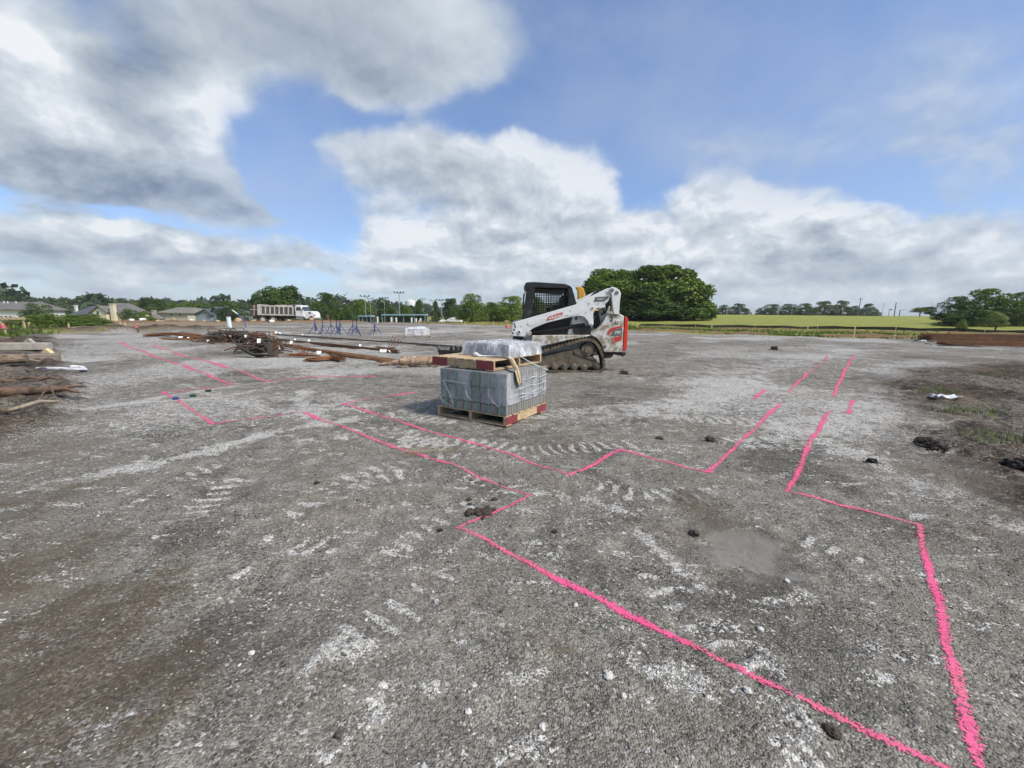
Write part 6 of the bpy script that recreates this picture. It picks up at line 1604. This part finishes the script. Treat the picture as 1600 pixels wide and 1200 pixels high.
# ------------------------------------------------------------------ houses down the slope at the left
def roof_mat(name, c): simple(name, c, tuple(k * .75 for k in c), .95, scale=1.2, bs=.4, bscale=8, bdist=.03)
roof_mat('shingle_grey', (.155, .15, .145)); roof_mat('shingle_brown', (.20, .185, .165)); roof_mat('shingle_slate', (.085, .095, .115))
simple('siding_white', (.70, .70, .68), (.64, .64, .62), .8, scale=1); simple('siding_beige', (.66, .60, .43), (.60, .54, .38), .8, scale=1); simple('siding_tan', (.52, .46, .38), (.46, .41, .34), .8, scale=1); simple('siding_blue', (.25, .29, .34), (.21, .25, .30), .8, scale=1)
simple('trim_white', (.75, .75, .73), (.7, .7, .68), .7); simple('window_glass', (.06, .07, .08), (.04, .05, .06), .1)
class House:
    def __init__(s, label, u, Y, group='houses down the slope'):
        s.Y = Y; p = at(u, 500, Y); s.z0 = H(p.x, Y) - .4
        s.T = thing('house', (p.x, Y, s.z0), label, 'house', group)
    def q(s, u, v, t=0): p = at(u, v, s.Y + t); return (p.x, p.z)
    def wall(s, u0, u1, v, t0, t1, mat):
        x0, z = s.q(u0, v); x1 = s.q(u1, v)[0]; return MB().box((x0, s.Y + t0, s.z0), (x1, s.Y + t1, z)).build('wall', mat, s.T)
    def gable_front(s, u0, u1, up, v_e, v_p, t0, t1, wall, roof):
        """gable facing the viewer"""
        (x0, ze), (x1, _), (xp, zp) = s.q(u0, v_e), s.q(u1, v_e), s.q(up, v_p)
        w = MB().prism([(x0, s.z0), (x1, s.z0), (x1, ze), (xp, zp), (x0, ze)], s.Y + t0, s.Y + t1).build('wall', wall, s.T)
        o_ = .35; k = (zp - ze) / max(.1, (x1 - x0) / 2)
        r_ = MB().prism([(x0 - o_, ze - o_ * k * .9), (x0 - o_, ze - o_ * k * .9 + .25), (xp, zp + .28), (x1 + o_, ze - o_ * k * .9 + .25), (x1 + o_, ze - o_ * k * .9), (xp, zp + .02)], s.Y + t0 - .4, s.Y + t1 + .3).build('roof', roof, s.T)
        return w, r_
    def hip(s, u0, u1, r0, r1, v_e, v_r, t0, t1, roof):
        (x0, ze), (x1, _), (xa, zr), (xb, _) = s.q(u0, v_e), s.q(u1, v_e), s.q(r0, v_r), s.q(r1, v_r)
        y0, y1 = s.Y + t0, s.Y + t1; ym = (y0 + y1) / 2
        return MB().add([(x0, y0, ze), (x1, y0, ze), (x1, y1, ze), (x0, y1, ze), (xa, ym, zr), (xb, ym, zr), (x0, y0, ze - .2), (x1, y0, ze - .2), (x1, y1, ze - .2), (x0, y1, ze - .2)],
                        [(0, 1, 5, 4), (1, 2, 5), (2, 3, 4, 5), (3, 0, 4), (0, 6, 7, 1), (1, 7, 8, 2), (2, 8, 9, 3), (3, 9, 6, 0), (9, 8, 7, 6)]).build('roof', roof, s.T)
    def window(s, u, v, w, h, t):
        x, z = s.q(u, v, t); y = s.Y + t
        f_ = MB().box((x - w / 2 - .1, y - .06, z - h / 2 - .1), (x + w / 2 + .1, y - .01, z + h / 2 + .1)).build('window', 'trim_white', s.T)
        for sx in (-1, 1):
            MB().box((x + (0.02 if sx > 0 else -w / 2), y - .075, z - h / 2), (x + (w / 2 if sx > 0 else -.02), y - .055, z + h / 2)).build('pane', 'window_glass', f_)
    def chimney(s, u, v, w, t, mat, base=None):
        x, z = s.q(u, v, t); c = MB().box((x - w / 2, s.Y + t, s.z0), (x + w / 2, s.Y + t + w, z)).build('chimney', mat, s.T)
        MB().box((x - w / 2 - .1, s.Y + t - .1, z - .02), (x + w / 2 + .1, s.Y + t + w + .1, z + .18)).build('cap', mat, c)
h = House('white house with a long grey roof at the left edge', 0, 104)
h.wall(-110, 40, 482, 0, 9, 'siding_white'); h.hip(-116, 44, -80, 34, 482, 470, -.5, 9.5, 'shingle_grey')
for u in (3, 10, 17): h.window(u, 496.5, .6, .8, 0)
for u in (3, 9, 22): x, z = h.q(u, 471.5, 3); MB().tube([(x, h.Y + 3.4, z - .4), (x, h.Y + 3.4, z + .15)], .1, 6).build('vent_pipe', 'trim_white', h.T)
h = House('beige house with a front gable and tall chimney', 150, 112)
h.wall(106, 143, 491.5, 1, 8, 'siding_beige'); h.hip(103, 146, 118, 146, 491.5, 477.5, .4, 8.6, 'shingle_slate')
h.wall(142, 187, 488, 2, 9, 'siding_beige'); h.hip(140, 189, 152, 172, 488, 472.5, 1.6, 9.4, 'shingle_grey')
h.gable_front(142, 163, 152, 487, 479, .4, 4.0, 'siding_beige', 'shingle_grey')
h.chimney(173, 475.5, .95, .9, 'siding_beige'); h.window(153, 488.5, .7, .9, .4); h.window(166, 488, .7, .9, 2); h.window(180, 488, .8, .8, 2)
h.chimney(117, 478, .5, 5, 'trim_white')
x, z = h.q(141, 488.5, 1); MB().box((x - .35, h.Y + .9, z - 1.1), (x + .2, h.Y + 1.0, z + .3)).build('dark_panel', 'window_glass', h.T)  # thin dark panel at the right end of the garage wall
h = House('tan house with a brown hip roof and a chimney at its left', 266, 108)
h.wall(247, 293, 488.3, 0, 9, 'siding_tan'); h.hip(244, 295.5, 256, 286, 488.3, 479.8, -.5, 9.5, 'shingle_brown')
h.wall(241, 256, 497, -1.6, 0, 'siding_tan'); h.hip(239.5, 257.5, 246, 250, 497, 490.5, -2, .3, 'shingle_brown')
h.chimney(238.5, 486, .7, .5, 'siding_tan'); h.window(268, 491, .55, .8, 0); h.window(281.3, 491, .55, .8, 0)
h = House('small white house wall between the tan and grey-blue houses', 299, 122)
h.gable_front(291, 307, 303, 492, 483, 0, 5, 'siding_white', 'shingle_slate')
h = House('grey-blue house with two gables and dark roofs', 332, 100)
h.wall(304, 358, 489, 2, 9, 'siding_blue'); h.hip(302, 361, 312, 350, 488.5, 480.5, 1.5, 9.6, 'shingle_slate')
h.gable_front(305, 329, 321, 491.5, 484.5, 0, 3, 'siding_blue', 'shingle_slate'); h.gable_front(328, 347, 331.5, 488.5, 481, .7, 4, 'siding_blue', 'shingle_slate')
h.chimney(352, 478, .6, 5, 'siding_tan'); h.window(321.5, 489, .45, .7, 0); h.window(352, 492, 1.0, .9, 2)
h = House('pale house roof just showing far behind the trees', 90, 300, 'far buildings')
h.wall(80, 92, 474.5, 0, 8, 'siding_white'); h.hip(79, 93, 83, 89, 474.5, 472.6, 0, 8, 'shingle_brown')

# ------------------------------------------------------------------ ball field: light poles, dugouts, fences, far tank
simple('pole_metal', (.42, .44, .45), (.36, .38, .39), .5, metal=.3); simple('pole_wood', (.20, .16, .12), (.14, .115, .09), .9); simple('dugout_blue', (.24, .36, .46), (.20, .31, .40), .6, scale=2); simple('fence_green', (.045, .075, .065), (.06, .09, .08), .8); simple('wire', (.10, .11, .11), (.08, .09, .09), .6)
def light_pole(u, top, Y, label, n=4, arm=1.6, mat='pole_metal'):
    b = on(u, Y); zt_ = at(u, top + 4.5, Y).z
    T = thing('light_pole', tuple(b), label, 'light pole', 'ball field light poles')
    MB().tube([(b.x, Y, b.z - .2), (b.x, Y, zt_)], [.11, .07], 8).build('pole', mat, T)
    MB().box((b.x - arm, Y - .05, zt_ - .12), (b.x + arm, Y + .05, zt_)).build('crossarm', 'wire', T)
    for k in range(n):
        x = b.x - arm + 2 * arm * k / (n - 1)
        MB().prism([(x - .15, zt_ + .02), (x + .15, zt_ + .02), (x + .10, zt_ + .3), (x - .10, zt_ + .3)], Y - .3, Y + .1).build('lamp', 'wire', T)
for u, top, Y, n_, lb in ((572, 458.5, 104, 3, 'leftmost ball field light pole beside the yellowish tree'), (580, 462, 118, 2, 'thin light pole right of the leftmost one'), (601.5, 461.5, 112, 4, 'light pole in front of the dark tree, with a white lamp'), (625, 453, 98, 4, 'tallest ball field light pole above the dugout'), (661.5, 463, 140, 3, 'faint distant light pole behind the dark conifer'), (677, 465, 130, 2, 'light pole with a bright lamp right of the conifer'), (690, 464.5, 104, 4, 'rightmost ball field light pole beside the oval tree')):
    light_pole(u, top, Y, lb, n_, 1.05 if Y < 115 else .8)
def dugout(u0, u1, v, Y, label):
    a, b = at(u0, v, Y), at(u1, v, Y); g = min(on(u0, Y).z, on(u1, Y).z)
    T = thing('dugout', ((a.x + b.x) / 2, Y, g), label, 'dugout', 'blue dugouts')
    MB().prism([(a.x, a.z - .28), (b.x, b.z - .28), (b.x - .1, b.z), (a.x + .1, a.z)], Y - 1.4, Y + 1.4).build('roof', 'dugout_blue', T, .03)
    MB().box((a.x + .2, Y + 1.0, g), (b.x - .2, Y + 1.2, a.z - .4)).build('back_wall', 'fence_green', T)
    n = max(3, int((b.x - a.x) / 2.4))
    for k in range(n + 1):
        x = a.x + .2 + (b.x - a.x - .4) * k / n; MB().box((x - .06, Y - 1.2, g), (x + .06, Y - 1.08, a.z - .3)).build('post', 'dugout_blue', T)
    MB().box((a.x + .5, Y + .5, g + .42), (b.x - .5, Y + .9, g + .5)).build('bench', 'siding_white', T)
dugout(598, 667, 491, 92, 'long blue dugout roof below the tallest light pole'); dugout(562, 583, 493, 96, 'short blue dugout roof left of the long one')
def mesh_fence(name, label, pts, hgt, mat, cat, wires=6, post=2.6, postmat='pole_metal'):
    T = thing(name, pts[0], label, cat)
    for a, b in zip(pts[:-1], pts[1:]):
        a, b = Vector(a), Vector(b); L_ = (b - a).length; n = max(1, int(L_ / post)); mb = MB()
        for k in range(n + 1):
            p = a.lerp(b, k / n); MB().tube([tuple(p + Vector((0, 0, -.1))), tuple(p + Vector((0, 0, hgt)))], .05, 5).build('post', postmat, T)
        for k in range(wires):
            z = .05 + (hgt - .06) * k / (wires - 1); mb.tube([tuple(a + Vector((0, 0, z))), tuple(b + Vector((0, 0, z)))], .018, 3, False)
        nn = int(L_ / .35)
        for k in range(nn):
            p = a.lerp(b, k / nn); mb.tube([tuple(p + Vector((0, 0, .05))), tuple(p + Vector((0, 0, hgt)))], .010, 3, False)
        mb.build('wire_mesh', mat, T)
    return T
mesh_fence('backstop_fence', 'tall wire backstop fence left of the long dugout', [tuple(on(583, 97)), tuple(on(612, 99)), tuple(on(645, 101))], 3.6, 'wire', 'fence', 10, 3.0)
mesh_fence('chain_link_fence', 'green screened chain-link fence right of the dugout', [tuple(on(668, 90)), tuple(on(718, 90))], 1.9, 'fence_green', 'fence', 14, 2.6)
for i, (u, v, w_, lb) in enumerate(((590, 496, .5, 'white board on the fence left of the dugout'), (611.5, 497, .5, 'white post cap below the dugout roof, left one'), (619, 497.5, .55, 'white post cap just left of the tallest light pole'), (643, 497.5, .5, 'white bin right of the tallest light pole'), (650, 498.5, .5, 'white bin below the right part of the dugout'), (657, 498.5, .55, 'white upright bin near the dugout end'), (678, 496.5, 1.3, 'white heap behind the chain-link fence, left one'), (693, 496, 1.6, 'white heap behind the chain-link fence, middle one'), (708, 496.5, 1.9, 'white heap behind the chain-link fence beside the green tree'))):
    Y = 88 - .3 * i if w_ < 1 else 93; p = at(u, v, Y); g = on(u, Y); hh_ = max(.5, p.z - g.z + .1)
    T = thing('white_bin' if w_ < 1 else 'white_heap', tuple(g), lb, 'bin' if w_ < 1 else 'heap', 'white things by the ball field')
    if w_ < 1:
        MB().tube([(g.x, Y, g.z), (g.x, Y, g.z + hh_)], [.15, .19], 10).build('bin_body', 'siding_white', T); MB().tube([(g.x, Y, g.z + hh_), (g.x, Y, g.z + hh_ + .06)], [.21, .15], 10).build('lid', 'trim_white', T)
    else:
        o = lump('covered_mound', None, None, Vector((0, 0, 0)), w_, 'siding_white', 700 + i, .6); o.parent = T; o.location = (0, 0, .3)
        MB().box((g.x - w_ * .8, Y - .5, g.z), (g.x + w_ * .8, Y + .5, g.z + .2)).build('skid', 'pole_wood', T)
a = at(641, 472, 420); T = thing('water_tank', (a.x, 420, on(641, 420).z), 'white tank top showing far behind the dugout trees', 'tank')
MB().tube([(a.x, 420, a.z - 14), (a.x, 420, a.z - 2.5), (a.x, 420, a.z + 1.2), (a.x, 420, a.z + 2.2)], [4.5, 5.4, 4.6, 2.0], 24).build('tank_body', 'siding_white', T, smooth=True); MB().tube([(a.x, 420, a.z + 2.2), (a.x, 420, a.z + 3)], .5, 8).build('vent', 'siding_white', T)

# ------------------------------------------------------------------ utility poles and road fittings on the crest
def util_pole(u, top, base_v, Y, label, r=.14, mat='pole_wood', arm=True):
    b = on(u, Y); zt_ = at(u, top, Y).z; T = thing('utility_pole', tuple(b), label, 'utility pole', 'utility poles on the crest')
    MB().tube([(b.x, Y, b.z - .3), (b.x, Y, zt_)], [r, r * .7], 7).build('pole', mat, T)
    if arm:
        MB().box((b.x - .8, Y - .06, zt_ - .55), (b.x + .8, Y + .06, zt_ - .42)).build('crossarm', mat, T)
        for s_ in (-.7, 0, .7): MB().tube([(b.x + s_, Y, zt_ - .42), (b.x + s_, Y, zt_ - .25)], .05, 5).build('insulator', 'pole_metal', T)
for u, top, Y, lb, r_, m_, ar in ((1340, 465, 165, 'tallest utility pole beside the long dark tree line', .17, 'pole_wood', True), (1396, 472.5, 150, 'dark utility pole right of the tree line', .18, 'pole_wood', False), (1377, 473, 190, 'thin pale pole between the tree line and the dark pole', .10, 'pole_metal', False), (1214.5, 474, 165, 'pale pole in front of the long dark tree line', .15, 'pole_metal', False), (1134.5, 476, 165, 'pale pole in front of the small crest trees, right one', .14, 'pole_metal', False), (1117, 474.5, 168, 'pale pole beside the big clump of trees', .13, 'pole_metal', False)):
    util_pole(u, top, 0, Y, lb, r_, m_, ar)
b = on(1387, 158); zt_ = at(1389, 484, 158).z; T = thing('street_lamp', tuple(b), 'street lamp with a tilted dark head on the crest', 'street lamp')
MB().tube([(b.x, 158, b.z), (b.x, 158, zt_ - .3), (b.x + .35, 158, zt_)], .08, 6).build('pole', 'wire', T); MB().box((b.x + .1, 157.8, zt_ - .1), (b.x + .95, 158.2, zt_ + .25)).build('lamp_head', 'wire', T)
b = on(1404, 155); zt_ = at(1404, 484, 155).z; T = thing('sign_gantry', tuple(b), 'dark mast with a long horizontal arm on the crest', 'gantry')
MB().tube([(b.x, 155, b.z), (b.x, 155, zt_)], .14, 6).build('mast', 'wire', T); MB().tube([(b.x, 155, zt_ - .1), (b.x + 4.4, 155, zt_ + .05)], .06, 5).build('arm', 'wire', T)
b = on(1452, 175); zt_ = at(1452, 473, 175).z; T = thing('street_lamp', tuple(b), 'faint double-armed street lamp above the right-hand trees', 'street lamp')
MB().tube([(b.x, 175, b.z), (b.x, 175, zt_)], .09, 6).build('pole', 'pole_metal', T)
for s_ in (-1, 1): MB().tube([(b.x, 175, zt_ - .2), (b.x + s_ * 2.4, 175, zt_ + .25)], .05, 5).build('arm', 'pole_metal', T)

# ------------------------------------------------------------------ survey stakes, flags, low fences, rubble
def stake(u, vt, vb, label, w=.05, flag=None, mat='stake_wood', lean=0.0, Y=None):
    g = G(u, vb) if Y is None else on(u, Y); zt_ = at(u, vt, g.y).z
    T = thing('survey_stake', tuple(g), label, 'stake', 'survey stakes round the pad')
    h_ = max(.25, zt_ - g.z)
    MB().prism([(g.x - w, g.z - .06), (g.x + w, g.z - .06), (g.x + w + lean, g.z + h_ * .96), (g.x + lean, g.z + h_), (g.x - w + lean, g.z + h_ * .96)], g.y - .02, g.y + .02).build('lath', mat, T)
    if flag:
        p = Vector((g.x + lean, g.y - .04, g.z + h_ * .8)); V = []; F = []
        for i in range(5):
            for j in range(3): V.append(tuple(p + Vector(((i - 2) * flag * .5, .03 * math.sin(i * 2 + j), (j - 1) * flag * .5 - .1 * abs(i - 2) * flag))))
        for i in range(4):
            for j in range(2): F.append((i * 3 + j, (i + 1) * 3 + j, (i + 1) * 3 + j + 1, i * 3 + j + 1))
        mb = MB(); mb.v = V; mb.f = F; mb.build('ribbon', 'pink_ribbon', T)
for a in [(47.5, 503, 518, 'yellow wooden stake before the weeds, left one', .055), (108.5, 505, 516.5, 'yellow wooden stake before the weeds, right one', .05), (189, 502, 512.5, 'pale stake on the tan soil, left of a pair', .05), (196, 503, 512.5, 'pale stake on the tan soil, right of a pair', .05), (214, 506, 515, 'short pale stake with ribbon on the tan soil', .05, .12), (217, 508, 519, 'dark leaning stake at the dark soil edge', .05, .12, 'log_wood', -.1), (12, 505, 529, 'stake with a big pink ribbon bow at the left edge', .035, .20, 'stake_wood', -.1),
          (995, 503, 514, 'pale marker stake right of the loader tailgate', .06), (1334, 510, 527, 'pale stake at the pad edge in front of the field', .035), (1112, 506, 514, 'white marker stake before the big clump of trees', .05), (793, 505, 527, 'stake with faded pink ribbons left of the loader arm', .022, .15), (771, 502, 508, 'short stake left of the ribboned stake', .06), (727, 502, 507, 'short pale stake below the rounded green tree', .07), (655, 500, 505, 'yellow stake below the dugout end', .10), (514, 492, 503, 'reddish stake right of the dump truck', .10, None, 'pinkish_clay', -.15), (1262, 508, 515, 'pale stake in the field verge', .045)]:
    stake(*a[:4], *(a[4:]))
g = G(24, 521); T = thing('batter_board', tuple(g), 'wooden batter board rail on two stakes at the left edge', 'batter board')
for dx in (-.75, .55): MB().box((g.x + dx, g.y - .03, g.z - .1), (g.x + dx + .07, g.y + .03, g.z + .66)).build('post', 'stake_wood', T)
MB().box((g.x - 1.0, g.y - .06, g.z + .5), (g.x + .75, g.y - .03, g.z + .62)).build('rail', 'stake_wood', T)
simple('silt_fabric', (.022, .022, .02), (.04, .038, .034), .9)
def silt_fence(label, pts, hgt):
    T = thing('silt_fence', tuple(pts[0]), label, 'silt fence', 'black silt fences')
    V = []; F = []; n = 0
    for a, b in zip(pts[:-1], pts[1:]):
        L_ = (b - a).length; m = max(2, int(L_ / 1.5))
        for k in range(m):
            p = a.lerp(b, k / m); z = H(p.x, p.y); s_ = .06 * math.sin(n * 1.3)
            V += [(p.x, p.y, z - .05), (p.x, p.y + s_, z + hgt * (.85 + .15 * math.sin(n * 2.1)))]
            if n: F.append((2 * n - 2, 2 * n, 2 * n + 1, 2 * n - 1))
            if n % 4 == 0: MB().box((p.x - .02, p.y - .05, z - .1), (p.x + .02, p.y - .01, z + hgt + .05)).build('stake', 'stake_wood', T)
            n += 1
    mb = MB(); mb.v = V; mb.f = F; mb.build('fabric', 'silt_fabric', T)
silt_fence('black silt fence running along the foot of the green field', [on(1000, 52), on(1110, 50), on(1330, 47), on(1440, 44), on(1700, 38)], .36)
silt_fence('black silt fence below the ball field behind the berm', [on(600, 72), on(700, 68), on(800, 63), on(860, 60)], .30)
# stones and clods on the soil bank
simple('bank_stone', (.46, .36, .20), (.36, .27, .15), .95, scale=6)
rs = random.Random(40)
for i, (u, dv, r_, lb) in enumerate(((150, .2, .30, 'yellowish boulder on the dirt bank below the beige house'), (176, .5, .20, 'small yellowish boulder on the bank below the beige chimney'), (206, .1, .26, 'pale boulder on the bank left of a pair of stakes'), (222, .4, .30, 'pale boulder on the bank right of the dark stake'), (246, .6, .22, 'yellowish boulder below the tan house chimney'), (272, .3, .24, 'yellowish boulder below the tan house wall'), (300, .5, .26, 'pale boulder below the small white house wall'), (318, .2, .20, 'yellowish boulder below the left grey-blue gable'), (340, .6, .24, 'yellowish boulder just left of the white upright pipe'), (372, .4, .42, 'long yellowish boulder between the pipe and the bent tube'), (395, .2, .22, 'yellowish boulder below the truck tailgate'), (424, .7, .30, 'pale boulder in front of the rear truck wheels'), (452, .3, .30, 'yellowish boulder in front of the truck bed middle'), (487, .5, .28, 'yellowish boulder in front of the truck hood'))):
    az_ = at(u, 500, 10); j = 0
    for j in range(len(BERM_L) - 1):
        if BERM_L[j][0] / BERM_L[j][1] <= az_.x / 10 <= BERM_L[j + 1][0] / BERM_L[j + 1][1]: break
    a_, b_ = BERM_L[j], BERM_L[j + 1]; t_ = min(1, max(0, (az_.x / 10 - a_[0] / a_[1]) / (b_[0] / b_[1] - a_[0] / a_[1])))
    y = a_[1] + (b_[1] - a_[1]) * t_ - dv * 1.2; x = az_.x / 10 * y
    lump('bank_boulder', lb, 'boulder', Vector((x, y, H(x, y))), r_, 'bank_stone' if 'yellow' in lb else 'siding_white', 400 + i, .7, 'boulders along the dirt bank', 2, .5)
# rubble line where the rust-brown bundles start, and paper litter
for i, (u, v, r_) in enumerate(((1405, 529, .10), (1418, 531, .12), (1430, 532, .14), (1441, 534, .16), (1450, 537, .14), (1398, 527, .09), (1462, 535, .12), (1388, 528, .08))):
    lump('rubble', ('pale' if i % 2 else 'grey') + ' rubble piece in the scatter at the tip of the rust-brown bundles', 'rubble', G(u, v), r_, 'pale_stone' if i % 2 else 'block_grey', 500 + i, .5, 'rubble beside the bundles', 2, .5)

# ------------------------------------------------------------------ the hazy air
def haze():
    m = bpy.data.materials.new('haze'); m.use_nodes = True; t = m.node_tree; t.nodes.clear(); MATS['haze'] = m
    out = t.nodes.new('ShaderNodeOutputMaterial')
    v = N(t, 'ShaderNodeVolumePrincipled')
    v.inputs['Color'].default_value = (.86, .90, .95, 1); v.inputs['Density'].default_value = HAZE
    t.links.new(v.outputs[0], out.inputs['Volume'])
    o = MB().box((-2100, -2100, -12), (2100, 2100, 62)).build('haze', m); tag(o, 'thin bluish haze lying over the far hills', 'haze', kind='stuff')
HAZE = .0002
haze()
